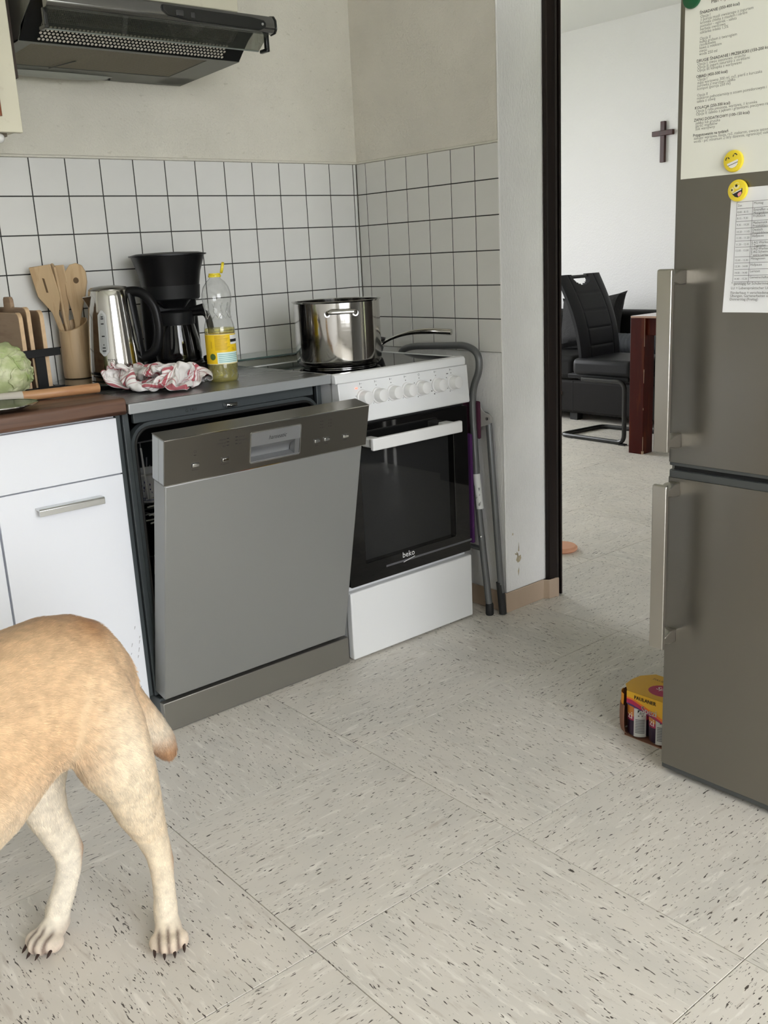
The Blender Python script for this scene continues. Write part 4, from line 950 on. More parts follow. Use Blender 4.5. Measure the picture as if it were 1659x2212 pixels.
for i, s in enumerate(('Opcja I', 'zupa warzywna 300 ml, ryż, pierś z kurczaka', 'surówka z marchwi i jabłka', 'kompot (porcja 250 ml)')): L1(175+6.4*i, s, -1.627)
for i, s in enumerate(('Opcja II', 'makaron pełnoziarnisty z sosem pomidorowym i serem', 'sałata z oliwą')): L1(208+6.6*i, s, -1.627)
L1(235, 'KOLACJA (250-300 kcal)', -1.623, True)
for i, s in enumerate(('Opcja I: ryba pieczona, warzywa, 1 kromka', 'Opcja II: sałatka z jajkiem i grzankami, pieczywo razowe')): L1(242+6.6*i, s, -1.626)
L1(261, 'ZAPAS DODATKOWY (100-150 kcal)', -1.622, True)
for i, s in enumerate(('jabłko lub gruszka', 'garść migdałów', 'sok warzywny')): L1(268+6.4*i, s, -1.626)
L1(294, 'Przygotowanie na tydzień', -1.621, True)
for i, s in enumerate(('zakupy: warzywa, kasza, ryż, makaron, owoce sezonowe i mięso', 'woda - pić minimum 2 litry dziennie, ograniczyć cukier i sól')): L1(301+6.8*i, s, -1.623)
O('plain_print', tm, M('grey_print', (.14, .14, .12), .8), m1, kind='stuff')
O('bold_print', tm2, ink_grey, m1, kind='stuff')
P2 = MB().add([(FX-.0004, -1.7055, 1.2445), (FX-.0004, -1.880, 1.247), (FX-.0010, -1.880, 1.020), (FX-.0012, -1.6975, 1.0215)], [(0, 1, 2, 3)], False)
P2 = MB(); nY, nZ = 8, 10; vs = []
for i in range(nZ+1):
    for j in range(nY+1):
        v = i/nZ; u = j/nY; y0 = -1.7050+.0075*(1-v); y = y0+(-1.88-y0)*u
        vs.append((FX-.0006-.0045*(1-v)**2*(.4+.6*math.cos(u*7))**2*.8, y, 1.0213+.2235*v))
P2.add(vs, [(i*(nY+1)+j, (i+1)*(nY+1)+j, (i+1)*(nY+1)+j+1, i*(nY+1)+j+1) for i in range(nZ) for j in range(nY)])
m2 = O('timetable_sheet', P2, paper2, None, label='smaller paper sheet with a printed timetable, lower on the fridge door', cat='paper')
tt = MB(); gl = MB()
def z2(c): return 1.244-.000838*(360+c/6.507-408)
def y2(c, z): return -1.7050+.0075*(1-(z-1.0213)/.2235)-(c)*1.0
XL = FX-.0060
rows2 = [500, 590, 675, 765, 860, 945, 1035, 1120, 1255, 1340, 1430, 1515, 1605]
def lineq(ya, za, yb, zb, w=.0004):
    A, B = Vector((XL+.0002, ya, za)), Vector((XL+.0002, yb, zb)); d = (B-A).normalized(); n_ = Vector((0, -d.z, d.y))*w
    gl.add([tuple(A-n_), tuple(B-n_), tuple(B+n_), tuple(A+n_)], [(0, 1, 2, 3)], False)
for c in rows2: lineq(-1.7195, z2(c), -1.875, z2(c)+.0004)
for o_ in (.0140, .0455, .11): lineq(-1.7055-o_, z2(rows2[0]), -1.7055-o_+.0022, z2(rows2[-1]))
cells = [('Zeit', ['Montag']), ('8.00 - 8.15', ['Eintreffen und', 'Morgenkreis']), ('8.15 - 9.30', ['Frühstück']), ('9.35 - 10.20', ['Mathematik', 'Projektklasse']), ('10.20 - 11.05', ['Deutsch', 'Projektklasse']), ('11.05 - 11.20', ['Hofpause']), ('11.20 - 12.05', ['§ AG Werken -', '* Tagesplan']), ('12.05 - 13.00', ['§ AG Werken', '§ AG Schwimmen', '* extra Lernen']), ('13.00 - 13.30', ['Mittagessen']), ('13.30 - 14.00', ['Hofpause']), ('14.00 - 14.40', ['Lernzeit']), ('14.40 - 15.20', ['Gemeinschaftsrunde'])]
for k, (a, bs_) in enumerate(cells):
    z = z2(rows2[k])-.0078; sft = .0022*(k/12)
    text(tt, a, .0050, (XL, -1.7055-.0160+sft, z), Rr, Uu)
    for i, s in enumerate(bs_): text(tt, s, .0060, (XL, -1.7055-.0475+sft, z+.0022-.0056*i), Rr, Uu)
for k, (c, s) in enumerate(((1645, '* ganztägig für Schülerinnen und Schüler der Klasse'), (1710, 'LU = Lebenspraktischer Unterricht'), (1775, 'Förderhaus = verschiedene Angebote aus dem Bereich'), (1820, 'Übungen, Gartenarbeiten und Kunstwerkstatt'), (1868, 'Donnerstag (Freitag)'))): text(tt, s, .0068, (XL, -1.7150+.0006*k, z2(c)), Rr, Uu)
O('printed_text', tt, ink_grey, m2, kind='stuff'); O('table_lines', gl, M('grey_rule', (.16, .16, .16), .8), m2, kind='stuff')
# three round magnets
yel = M('yellow_magnet', (.80, .62, .03), .3, coat=.4)
def magnet(name, label, y, z, r, mat):
    m = root(name, label, 'magnet', (FX-.001, y, z))
    b_ = MB(); b_.m = Matrix.Translation((FX-.0015, y, z)) @ Matrix.Rotation(-PI/2, 4, 'Y')
    O('disc', b_.lathe([(r*.96, 0), (r, .0015), (r, .004), (r*.93, .0062), (r*.6, .0075), (.0001, .0078)], (0, 0, 0), 32), mat, m)
    return m
def onface(m, y, z, r, name, poly, mat, lift=.0, kind=None):
    """poly in face units (-1..1, right/up)"""
    def hx(a, b): d = math.hypot(a, b); return FX-.0015-(.0078-.0020*d**2.6)-.0002-lift
    O(name, MB().add([(hx(a, b), y-a*r, z+b*r) for a, b in poly], [tuple(range(len(poly)))], False), mat, m, kind=kind)
def arc(cx, cy, rx, ry, a0, a1, w, rot=0, n=12):
    o_ = [(cx+(rx+w/2)*math.cos(a0+(a1-a0)*i/n), cy+(ry+w/2)*math.sin(a0+(a1-a0)*i/n)) for i in range(n+1)]+[(cx+(rx-w/2)*math.cos(a0+(a1-a0)*i/n), cy+(ry-w/2)*math.sin(a0+(a1-a0)*i/n)) for i in range(n, -1, -1)]
    return rotp(o_, rot)
def rotp(p, r): return [(x*math.cos(r)-y*math.sin(r), x*math.sin(r)+y*math.cos(r)) for x, y in p]
eyew = M('white_enamel_print', (.80, .78, .72), .4); tong = M('pink_tongue_print', (.75, .30, .28), .4)
y, z, r = -1.7085, 1.2925, .0195
mg = magnet('laughing_magnet', 'yellow smiling round magnet with squinting eyes at the bottom of the meal sheet', y, z, r, yel)
q = .30
onface(mg, y, z, r, 'eye', arc(-.42, .22, .20, .26, .25, PI-.25, .10, q), ink); onface(mg, y, z, r, 'eye', arc(.38, .26, .20, .26, .25, PI-.25, .10, q), ink)
def grin(g): return rotp([(-.58-g, -.12), (-.55-g, -.06+g), (.55+g, -.06+g), (.58+g, -.12), (.42+g*.7, -.46-g), (.18, -.60-g), (-.18, -.60-g), (-.42-g*.7, -.46-g)], q)
onface(mg, y, z, r, 'mouth_line', grin(.05), ink); onface(mg, y, z, r, 'teeth', grin(0), eyew, .0003)
onface(mg, y, z, r, 'teeth_line', rotp([(-.52, -.31), (-.52, -.26), (.52, -.26), (.52, -.31)], q), ink, .0006)
y, z, r = -1.7195, 1.2405, .0195
mg = magnet('grinning_magnet', 'yellow round magnet with open mouth and tongue at the corner of the timetable', y, z, r, yel)
def circ(cx, cy, rr, n=14): return rotp([(cx+rr*math.cos(2*PI*i/n), cy+rr*math.sin(2*PI*i/n)) for i in range(n)], q)
onface(mg, y, z, r, 'eye_white', circ(-.42, .20, .24), M('pale_yellow_print', (.82, .74, .35), .4)); onface(mg, y, z, r, 'eye_white', circ(.12, .42, .30), bpy.data.materials['pale_yellow_print'])
onface(mg, y, z, r, 'pupil', circ(-.42, .20, .085), ink, .0004); onface(mg, y, z, r, 'pupil', circ(.10, .42, .125), ink, .0004)
onface(mg, y, z, r, 'mouth', rotp([(-.50, -.16), (-.52, -.10), (.58, .02), (.60, -.06), (.48, -.42), (.22, -.62), (-.05, -.66), (-.32, -.48)], q), ink, .0002)
onface(mg, y, z, r, 'teeth', rotp([(-.42, -.18), (-.46, -.12), (.52, -.01), (.50, -.12)], q), eyew, .0006)
onface(mg, y, z, r, 'tongue', rotp([(.02, -.36), (.20, -.26), (.42, -.26), (.44, -.40), (.24, -.58), (.02, -.60)], q), tong, .0006)
magnet('green_magnet', 'dark green round magnet at the top corner of the meal sheet', -1.6125, 1.583, .0185, M('dark_green_magnet', (.005, .085, .03), .35))

# ------------------------------------------------------------------ carton of cans on the floor beside the fridge
carton_y = M('orange_yellow_carton', (.72, .40, .02), .5); carton_b = M('brown_carton_side', (.22, .10, .06), .7)
car_o = M('orange_print', (.75, .17, .015), .5); car_p = M('magenta_print', (.42, .015, .075), .5); car_v = M('violet_print', (.06, .03, .13), .5); wht = M('white_lettering', (.80, .78, .74), .5)
A = Vector((-.424, -1.436, 0)); dv_ = Vector((.02, -1, 0)).normalized(); dn = Vector((1, .02, 0)).normalized()   # dv_: along the front towards the viewer's right, dn: away from the viewer
A = Vector((-.426, -1.4035, 0))
PKL, PKD, PKH = .156, .121, .121
PMat = Matrix(((dv_.x, dn.x, 0, A.x), (dv_.y, dn.y, 0, A.y), (0, 0, 1, 0), (0, 0, 0, 1)))
def PB(): q_ = MB(); q_.m = PMat; return q_
A2 = dv_*PKL
pk = root('can_carton', 'orange and magenta cardboard carton of drink cans on the floor beside the fridge', 'carton', tuple(A+dv_*.087+dn*.059))
O('top_panel', PB().prism([(.030, 0), (PKL, 0), (PKL, PKD), (.030, PKD), (.006, .090), (.002, .060), (.006, .028)], PKH-.0015, PKH), carton_y, pk)
FX0 = .029
fpts = [(FX0, PKH), (PKL, PKH), (PKL, .058), (FX0+.10, .064), (FX0+.06, .075), (FX0+.03, .082), (FX0+.006, .085), (FX0, .088)]
nf = len(fpts)
fpn = PB().add([(x, -.001, z) for x, z in fpts]+[(x, .001, z) for x, z in fpts], [tuple(range(nf-1, -1, -1)), tuple(range(nf, 2*nf))]+[(k, (k+1) % nf, nf+(k+1) % nf, nf+k) for k in range(nf)], False)
FD = O('front_panel', fpn, carton_y, pk)
def band(nm, top, bot, mat, l):
    n_ = len(top); O(nm, PB().add([(x, -.0012-l, z) for x, z in top]+[(x, -.0012-l, z) for x, z in reversed(bot)], [tuple(range(2*n_))], False), mat, FD)
xs_ = [FX0+(PKL-FX0)*k/16 for k in range(17)]
def low(x):
    for (xa, za), (xb, zb) in zip(fpts[:1:-1], fpts[-2:1:-1]):
        if xa <= x <= xb+1e-9: return za+(zb-za)*(x-xa)/(xb-xa)
    return .058
c0 = lambda x: .1055-.45*max(0, x-FX0-.014)**1.12; c1 = lambda x: .1010-.50*max(0, x-FX0-.014)**1.12; c2_ = lambda x: .0900-.40*max(0, x-FX0-.010)**1.15
band('orange_band', [(x, max(c0(x), low(x)+.002)) for x in xs_], [(x, max(c1(x), low(x)+.001)) for x in xs_], car_o, 0)
band('magenta_band', [(x, max(c1(x), low(x)+.0015)) for x in xs_], [(x, max(min(c2_(x), c1(x)), low(x)+.0005)) for x in xs_], car_p, .0001)
band('violet_band', [(x, max(c2_(x)+.0002, low(x)+.0006)) for x in xs_], [(x, low(x)+.0002) for x in xs_], car_v, .0002)
nmR, nmU = tuple(dv_), (0, 0, 1)
def ptxt(s, size, x, z, mat, nm, y=-.0022, align='LEFT', sx=1.0, U=(0, 0, 1), par=FD, bold=0):
    q_ = MB(); 
    for k in range(bold+1): text(q_, s, size, tuple(PMat @ Vector((x+.0003*k, y, z))), nmR, U, align, 0, sx)
    return O(nm, q_, mat, par)
ptxt('PAULANER', .0132, .050, .1060, ink, 'brand_print', bold=2, sx=.92)
ptxt('Spezi', .0240, .070, .0780, wht, 'brand_print', y=-.0026, bold=3, sx=.86)
# flap and brown rounded end
def wrap(z0, z1, r, t0=0.0, t1=1.0, bulge=0.0, n=10, nz_=4):
    q_ = PB(); vs = []
    for i in range(n+1):
        t = (t0+(t1-t0)*i/n)*PI/2
        for k in range(nz_+1):
            z = z0+(z1-z0)*k/nz_; rr = r+bulge*math.sin(PI*min(1, max(0, z/.1)))-(.010*(1-z/.016)**2 if z < .016 else 0); vs.append((.0295-rr*math.sin(t), .0295-rr*math.cos(t), z))
    m_ = nz_+1
    return q_.add(vs, [(i*m_+k, i*m_+k+1, (i+1)*m_+k+1, (i+1)*m_+k) for i in range(n) for k in range(nz_)])
for nm_p, args, mt_ in (('end_panel', (.0005, .080, .0310, .10, 1.0, .003), carton_b), ('end_flap', (.080, .108, .0305, .22, 1.0, .002), M('orange_flap', (.70, .27, .015), .5))):
    e_ = O(nm_p, wrap(*args, 10, 8), mt_, pk); so = e_.modifiers.new('thick', 'SOLIDIFY'); so.thickness = .0008
O('end_wall', PB().box(-.0016, -.0008, .029, PKD-.006, .0005, .106), carton_b, pk)
O('base_panel', PB().prism([(.022, .002), (PKL, .0), (PKL, PKD), (.022, PKD), (.008, .09), (.006, .03)], 0, .0018), carton_b, pk)
O('top_print_patch', PB().add([(.095+.035*math.cos(2*PI*k/20), .050+.030*math.sin(2*PI*k/20), PKH+.0003) for k in range(20)], [tuple(range(20))], False), car_p, pk)
tq = MB(); text(tq, 'PAULANER', .013, tuple(PMat @ Vector((.040, .090, PKH+.0005))), nmR, tuple(dn)); O('top_print', tq, M('brown_black_print', (.10, .06, .02), .6), pk)
tq = MB(); text(tq, 'Spezi', .022, tuple(PMat @ Vector((.075, .050, PKH+.0006))), nmR, tuple(dn)); O('top_print', tq, wht, pk)
can_b = M('violet_black_can', (.030, .012, .035), .3, .3); can_p = M('magenta_can_print', (.33, .02, .07), .35); can_o = M('orange_can_print', (.55, .20, .03), .35); can_w = M('silver_white_label', (.55, .55, .53), .4); al2 = M('can_aluminium', (.6, .6, .6), .25, 1.0)
for ci in range(2):
    for cj in range(2):
        c = PMat @ Vector((.0460+.0602*ci, .0310+.0600*cj, .0022))
        lab = [['drink can at the open carton front with its silver label in full view', 'drink can in the carton right behind the one with its label in full view'], ['drink can at the carton front half hidden by the fridge', 'drink can in the carton behind the half hidden can']][ci][cj]
        cn = root('drink_can', lab, 'can', tuple(c), 'cans in the carton')
        O('can_body', MB().lathe([(.023, 0), (.0288, .005), (.0296, .012), (.0296, .098), (.025, .108), (.0245, .111)], tuple(c), 28, True, False), can_b, cn)
        O('can_top', MB().lathe([(.0238, .1085), (.0242, .112), (.0225, .1115), (.022, .109), (.0001, .109)], tuple(c), 24), al2, cn)
        if cj == 0:
            fa = math.atan2(-dn.y, -dn.x)
            def cq(a0, a1, z0, z1, lift, n_=8, zz=None):
                m_ = MB(); vs = []
                for i in range(n_+1):
                    a = fa+a0+(a1-a0)*i/n_; zt_ = z1 if zz is None else z1+zz*(i/n_)
                    for z_ in (z0 if zz is None else z0+zz*i/n_, zt_): vs.append((c.x+(.0297+lift)*math.cos(a), c.y+(.0297+lift)*math.sin(a), c.z+z_))
                return m_.add(vs, [(2*i, 2*i+2, 2*i+3, 2*i+1) for i in range(n_)])
            O('magenta_area', cq(-1.6, 1.6, .038, .095, .0001, 20, .012), can_p, cn)
            O('orange_area', cq(-1.6, .06, .055, .096, .0003, 10), can_o, cn)
            lbq = O('label', cq(.10, 1.08, .004, .078, .0006), can_w, cn)
            bq_ = MB()
            for k in range(9): bq_.add(cq(.22, .96, .014+.0042*k, .0165+.0042*k, .0009).v, cq(.22, .96, .014, .0165, .0009).f)
            O('label_lines', bq_, bpy.data.materials.get('grey_label_print') or M('grey_label_print', (.16, .16, .17), .5), lbq, kind='stuff')
            def cp_(a, z_): return (c.x+.0307*math.cos(fa+a), c.y+.0307*math.sin(fa+a), c.z+z_)
            O('label_mark', MB().add([cp_(.40, .0745), cp_(.58, .0745), cp_(.40, .066)], [(0, 1, 2)], False), ink, lbq)
            O('label_mark', MB().add([cp_(.64, .0745), cp_(.82, .0745), cp_(.82, .066)], [(0, 1, 2)], False), ink, lbq)
            O('label_mark', MB().add([cp_(.50, .064), cp_(.72, .064), cp_(.61, .071)], [(0, 1, 2)], False), bpy.data.materials.get('grey_mark') or M('grey_mark', (.25, .26, .26), .5), lbq)
            O('label_mark', MB().add([cp_(.42, .0585), cp_(.80, .0585), cp_(.80, .0605), cp_(.42, .0605)], [(0, 1, 2, 3)], False), ink, lbq)
            zt = MB(); text(zt, 'zi', .026, (0, 0, 0), (1, 0, 0), (0, 1, 0), 'RIGHT')
            zt.v = [(c.x+.0302*math.cos(fa-.02+x/.0297), c.y+.0302*math.sin(fa-.02+x/.0297), c.z+.048+y) for x, y, z in zt.v]
            O('can_print', zt, wht, cn)
# ------------------------------------------------------------------ folded chair standing between cooker and wall
tube_g = M('grey_lacquered_tube', (.135, .14, .14), .3, .4)
fc = root('folding_chair', 'grey tube chair folded flat between the cooker and the tiled side wall', 'chair', (-.04, -.42, 0))
bk_ = bend([(-.052, -.627, .03), (-.052, -.590, .34), (-.052, -.574, .66), (-.052, -.575, .735), (-.046, -.604, .80), (-.045, -.598, .852), (-.045, -.545, .872), (-.045, -.30, .860), (-.045, -.235, .845), (-.045, -.232, .78), (-.052, -.250, .70), (-.052, -.245, .40), (-.052, -.225, .03)], .045, 7)
O('back_frame', MB().tube(bk_, .0112, 14), tube_g, fc)
O('leg_frame', MB().tube(bend([(-.022, -.655, .06), (-.022, -.612, .655), (-.022, -.25, .655), (-.022, -.205, .06)], .015, 4), .0105, 12), tube_g, fc)
O('cross_bar', MB().tube([(-.05, -.60, .22), (-.05, -.235, .22)], .008, 10), tube_g, fc)
for y, z in ((-.627, .0), (-.225, 0)): O('foot_cap', MB().lathe([(.0118, .0), (.0135, .004), (.0130, .036), (.0118, .040)], (-.052, y-.001, 0), 14), rubber, fc)
for y0, y1 in ((-.659, -.648), (-.201, -.208)): O('leg_sleeve', MB().tube([(-.022, y0, .003), (-.022, y1, .11)], .0128, 12), rubber, fc)
O('hinge_plate', MB().prism([(-.592, .618), (-.590, .690), (-.598, .672), (-.612, .664), (-.634, .660), (-.643, .652), (-.641, .636), (-.626, .628)], -.0365, -.0335, 'x'), M('zinc_plate', (.42, .41, .39), .45, .15), fc, .0006)
O('hinge_pin', MB().tube([(-.046, -.628, .648), (-.028, -.628, .648)], .0055, 10), chrome, fc)
for y, z in ((-.5775, .505), (-.606, .265)): O('rivet', MB().ball((-.062, y, z), .005, n=10, k=6), chrome, fc)
stk = MB(); p0, p1 = Vector((-.052, -.584, .468)), Vector((-.052, -.5965, .355))
stk.tube([p0, p1], .0118, 14)
sk = O('sticker', stk, M('worn_white_sticker', (.62, .63, .62), .6, two=((.22, .22, .22), (120, 120, 60), .60, .66)), fc)
purple = M('purple_fabric', (.060, .010, .085), .9)
O('seat', MB().box(-.075, -.064, -.585, -.25, .24, .60), purple, fc, .006)
O('backrest', MB().box(-.046, -.036, -.596, -.25, .58, .70), M('dark_plum_fabric', (.06, .01, .03), .9), fc, .006)

# ------------------------------------------------------------------ living room beyond the doorway
leather = M('black_grey_leather', (.011, .0115, .0135), .5, spec=.25, bump=((220, 220, 220), .12, .001))
leather2 = M('black_leather_side', (.008, .0085, .009), .5, spec=.2, bump=((220, 220, 220), .12, .001))
blk_tube = M('black_steel_tube', (.008, .008, .008), .35)
lc = root('cantilever_chair', 'dark grey padded cantilever chair with grip hole in the back, in front of the sofa', 'chair', (2.66, .9, 0))
# backrest: padded slab with a cut-out grip at the top
def bx(s, t): # s across 0..1, t up 0..1 -> point on the front face, with the back's curve
    y = 1.02+.135*t**1.15-.03*math.sin(PI*t); z = .455+.525*t
    x0_, x1_ = 2.515-.06*t, 2.895-.040*t
    return Vector((x0_+(x1_-x0_)*s, y, z))
bkm = MB(); ns, nt_ = 60, 66; front = {}; 
def solid(i, j):
    s, t = (i+.5)/ns, (j+.5)/nt_
    d = ((s-.48)/.19)**2+((t-.955)/.075)**2
    return not (t < .955 and d < 1) and not (t > .955 and abs(s-.48) < .19 and t > .975)
vi = {}
def gv(i, j, side):
    k = (i, j, side)
    if k not in vi:
        s, t = i/ns, j/nt_; p = bx(s, t); th = .020+.012*math.sin(PI*t)
        e = min(s, 1-s)*20; pad = (1-math.exp(-e*.8))
        off = -th*(.35+.65*pad) if side == 0 else .012
        ln = 0.004 if (side == 0 and (i in (12, 48) or (j in (13, 26, 39, 52) and 12 < i < 48))) else 0
        bkm.v.append((p.x, p.y+off+ln, p.z)); vi[k] = len(bkm.v)-1
    return vi[k]
for i in range(ns):
    for j in range(nt_):
        if not solid(i, j): continue
        bkm.f.append([gv(i, j, 0), gv(i+1, j, 0), gv(i+1, j+1, 0), gv(i, j+1, 0)]); bkm.s.append(True)
        bkm.f.append([gv(i, j, 1), gv(i, j+1, 1), gv(i+1, j+1, 1), gv(i+1, j, 1)]); bkm.s.append(True)
        for di, dj, a, b_ in ((-1, 0, (i, j), (i, j+1)), (1, 0, (i+1, j+1), (i+1, j)), (0, -1, (i+1, j), (i, j)), (0, 1, (i, j+1), (i+1, j+1))):
            ii, jj = i+di, j+dj
            if not (0 <= ii < ns and 0 <= jj < nt_ and solid(ii, jj)):
                bkm.f.append([gv(*a, 0), gv(*b_, 0), gv(*b_, 1), gv(*a, 1)][::-1]); bkm.s.append(True)
O('backrest', bkm, leather, lc, ang=50)
O('grip_bar', MB().tube([(2.565, 1.145, .966), (2.72, 1.145, .966)], .010, 8), blk_tube, lc)
O('seat', MB().box(2.475, 2.885, .635, 1.06, .392, .492), leather, lc, .03, 4)
O('seat_side', MB().box(2.490, 2.870, .66, 1.10, .37, .396), leather2, lc, .004)
fr_ = bend([(2.475, .98, .372), (2.475, .672, .372), (2.475, .672, .014), (2.49, 1.155, .014), (2.86, 1.115, .014), (2.875, .672, .014), (2.875, .672, .372), (2.875, .98, .372)], .05, 6)
O('tube_frame', MB().tube(fr_, .0135, 10), blk_tube, lc)
for x in (2.475, 2.875): O('floor_pad', MB().box(x-.016, x+.016, .662, .70, 0, .008), rubber, lc)
red_w = M('red_mahogany', (.045, .004, .0018), .4, two=((.085, .016, .004), (20, 20, 3), .55, .68), var=((30, 30, 4), .2), spec=.15)
worn = M('worn_pale_wood_edge', (.42, .30, .20), .6)
tbx = root('dining_table', 'red mahogany table with square legs beyond the doorway, next to the fridge edge', 'table', (2.66, .08, 0))
O('table_top', MB().box(2.322, 3.0, -.38, .530, .752, .7635), M('glossy_table_top', (.30, .17, .11), .12, coat=.6), tbx, .003)
for x, y in ((2.322, .437), (2.907, .437), (2.322, -.38), (2.907, -.38)):
    lg = O('leg', MB().box(x, x+.093, y, y+.093, 0, .752), red_w, tbx, .003)
    wm = MB()
    for z0, z1, w_ in ((.46, .475, .003), (.40, .46, .0016), (.0, .018, .012), (.02, .10, .0018), (.60, .752, .0014), (.25, .262, .002)): wm.box(x-.0004, x+w_, y-.0004, y+w_*.6, z0, z1)
    O('worn_edge', wm, worn, lg, kind='stuff')
O('apron', MB().box(2.41, 2.91, .45, .47, .66, .752).box(2.41, 2.91, -.32, -.30, .66, .752).box(2.34, 2.36, -.29, .44, .66, .752).box(2.97, 2.99, -.29, .44, .66, .752), red_w, tbx, .002)
sf = root('sofa', 'dark charcoal sofa along the far white wall, behind the chair', 'sofa', (3.35, 1.3, 0))
sof = M('charcoal_sofa_cloth', (.011, .011, .011), .85, spec=.2, bump=((180, 180, 180), .2, .001)); sof2 = M('brown_black_sofa_side', (.009, .008, .0075), .7, spec=.2)
O('base', MB().box(2.985, 3.70, .62, 2.85, .05, .275), sof2, sf, .02, 3)
for k, (a, b_) in enumerate(((.74, 1.44), (1.45, 2.14), (2.15, 2.83))): O('seat_cushion', MB().box(2.975, 3.48, a, b_, .272, .435), sof, sf, .04, 4)
O('backrest', MB().box(3.50, 3.72, .62, 2.85, .27, .69), sof, sf, .035, 3)
O('armrest', MB().box(2.985, 3.49, .585, .735, .05, .56), sof2, sf, .04, 3)
O('panel_seam', MB().box(2.9838, 2.986, 1.458, 1.462, .06, .27), dark_gap, sf)
for x, y in ((3.04, .70), (3.04, 2.75), (3.6, .70), (3.6, 2.75), (3.04, 1.47)): O('foot', MB().box(x-.03, x+.03, y-.03, y+.03, 0, .052), rubber, sf)
O('peach_block', MB().box(2.975, 2.986, 1.55, 1.60, .170, .195), M('pale_peach', (.75, .42, .27), .5), sf, .003)  # small pale peach block set on the sofa front
def pillow(c, w, h, th, rot, pinch=.12, n=16):
    m_ = MB(); m_.m = Matrix.Translation(c) @ rot; vs = []; fs = []
    for side in (1, -1):
        for i in range(n+1):
            for j in range(n+1):
                u, v = i/n*2-1, j/n*2-1
                k = 1-pinch*(1-abs(u))*abs(v)**3*0-pinch*(1-u*u)*0
                x_ = u*w/2*(1-pinch*(1-v*v)*abs(u)**2); y_ = v*h/2*(1-pinch*(1-u*u)*abs(v)**2)
                t_ = th/2*((1-u**4)*(1-v**4))**.5
                vs.append((x_, y_, side*t_))
    N_ = (n+1)**2
    for i in range(n):
        for j in range(n):
            a, b_, c_, d_ = i*(n+1)+j, (i+1)*(n+1)+j, (i+1)*(n+1)+j+1, i*(n+1)+j+1
            fs += [(a, b_, c_, d_), (N_+a, N_+d_, N_+c_, N_+b_)]
    return m_.add(vs, fs)
rm_ = Matrix.Rotation(math.radians(-90), 4, 'Z') @ Matrix.Rotation(math.radians(72), 4, 'X')
O('cushion', pillow((3.365, 1.60, .630), .55, .38, .16, rm_ @ Matrix.Rotation(.10, 4, 'Z'), .16), M('black_cushion_velvet', (.008, .0075, .008), .8, bump=((30, 30, 30), .5, .01)), None, label='black square cushion with pointed corners leaning on the sofa back', cat='cushion')
bol = MB(); nb = 60; rgs = []
for k in range(nb+1):
    t = k/nb; rr = .068*(1-max(0, abs(t-.5)*2-.88)**2*45)*(1+.025*math.sin(k*2.2)); rgs.append([(3.19+rr*math.cos(2*PI*j/20), .78+.60*t, .507+rr*.98*math.sin(2*PI*j/20)) for j in range(20)])
O('bolster', bol.rings(rgs), M('slate_ribbed_cloth', (.022, .025, .030), .85), None, label='ribbed dark slate bolster roll lying on the sofa seat', cat='cushion')
cx = root('wall_cross', 'dark red-brown wooden cross hanging on the white living room wall', 'cross', (3.74, 1.30, 1.66))
cw = M('dark_red_brown_wood', (.045, .010, .008), .4, var=((40, 40, 6), .3))
O('upright', MB().box(3.727, 3.7495, 1.283, 1.3175, 1.658, 1.918), cw, cx, .003)
O('cross_arm', MB().box(3.724, 3.7485, 1.220, 1.381, 1.827, 1.860), cw, cx, .003)
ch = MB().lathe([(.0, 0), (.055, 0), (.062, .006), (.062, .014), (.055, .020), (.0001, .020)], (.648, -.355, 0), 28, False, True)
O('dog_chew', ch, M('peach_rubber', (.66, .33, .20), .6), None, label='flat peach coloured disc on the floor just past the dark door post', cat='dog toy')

# ------------------------------------------------------------------ yellow labrador walking to the left, seen from behind its near flank
DO = Vector((-1.685, -1.2215, 0)); DU = Vector((-.990, -.139, 0)).normalized(); DV = Vector((-DU.y, DU.x, 0))
DM = Matrix(((DU.x, DV.x, 0, DO.x), (DU.y, DV.y, 0, DO.y), (0, 0, 1, 0), (0, 0, 0, 1)))   # dog space: u forward, v to its left, z up
dbm = MB()
def body(secs, n=28):
    """upright elliptical sections (u, v, z centre, half height, half width)"""
    return [[(u, v+w*math.cos(2*PI*j/n), z+h*math.sin(2*PI*j/n)*(1.0 if math.sin(2*PI*j/n) > 0 else 1.0)) for j in range(n)] for u, v, z, h, w in secs]
dbm.rings(body([(-.112, 0, .470, .020, .020), (-.106, 0, .475, .055, .050), (-.092, 0, .478, .080, .058), (-.068, 0, .480, .110, .084), (-.030, 0, .490, .121, .108), (.02, 0, .500, .121, .116), (.08, 0, .491, .128, .116), (.15, 0, .458, .156, .124), (.22, 0, .441, .170, .130), (.31, 0, .432, .176, .136), (.40, 0, .442, .174, .140), (.50, 0, .445, .178, .132), (.58, 0, .470, .165, .112), (.64, 0, .505, .140, .090), (.70, 0, .555, .115, .074), (.76, 0, .610, .098, .066), (.80, 0, .655, .090, .070), (.845, 0, .688, .086, .080), (.89, 0, .692, .080, .077), (.92, 0, .672, .064, .060), (.955, 0, .658, .050, .049), (.995, 0, .652, .044, .043), (1.015, 0, .652, .034, .032), (1.024, 0, .652, .012, .012)]))
def limb(pts, n=18):
    """pts: (u, v, z, radius along u, radius along v); sections lie flat"""
    P_ = [Vector(p[:3]) for p in pts]; rg = []
    for i, p in enumerate(pts):
        t = ((P_[min(i+1, len(P_)-1)]-P_[max(i-1, 0)])).normalized()
        a = Vector((0, 1, 0)); a = (a-t*a.dot(t)).normalized(); b_ = t.cross(a)
        rg.append([tuple(P_[i]+b_*(p[3]*math.cos(2*PI*j/n))+a*(p[4]*math.sin(2*PI*j/n))) for j in range(n)])
    dbm.rings(rg)
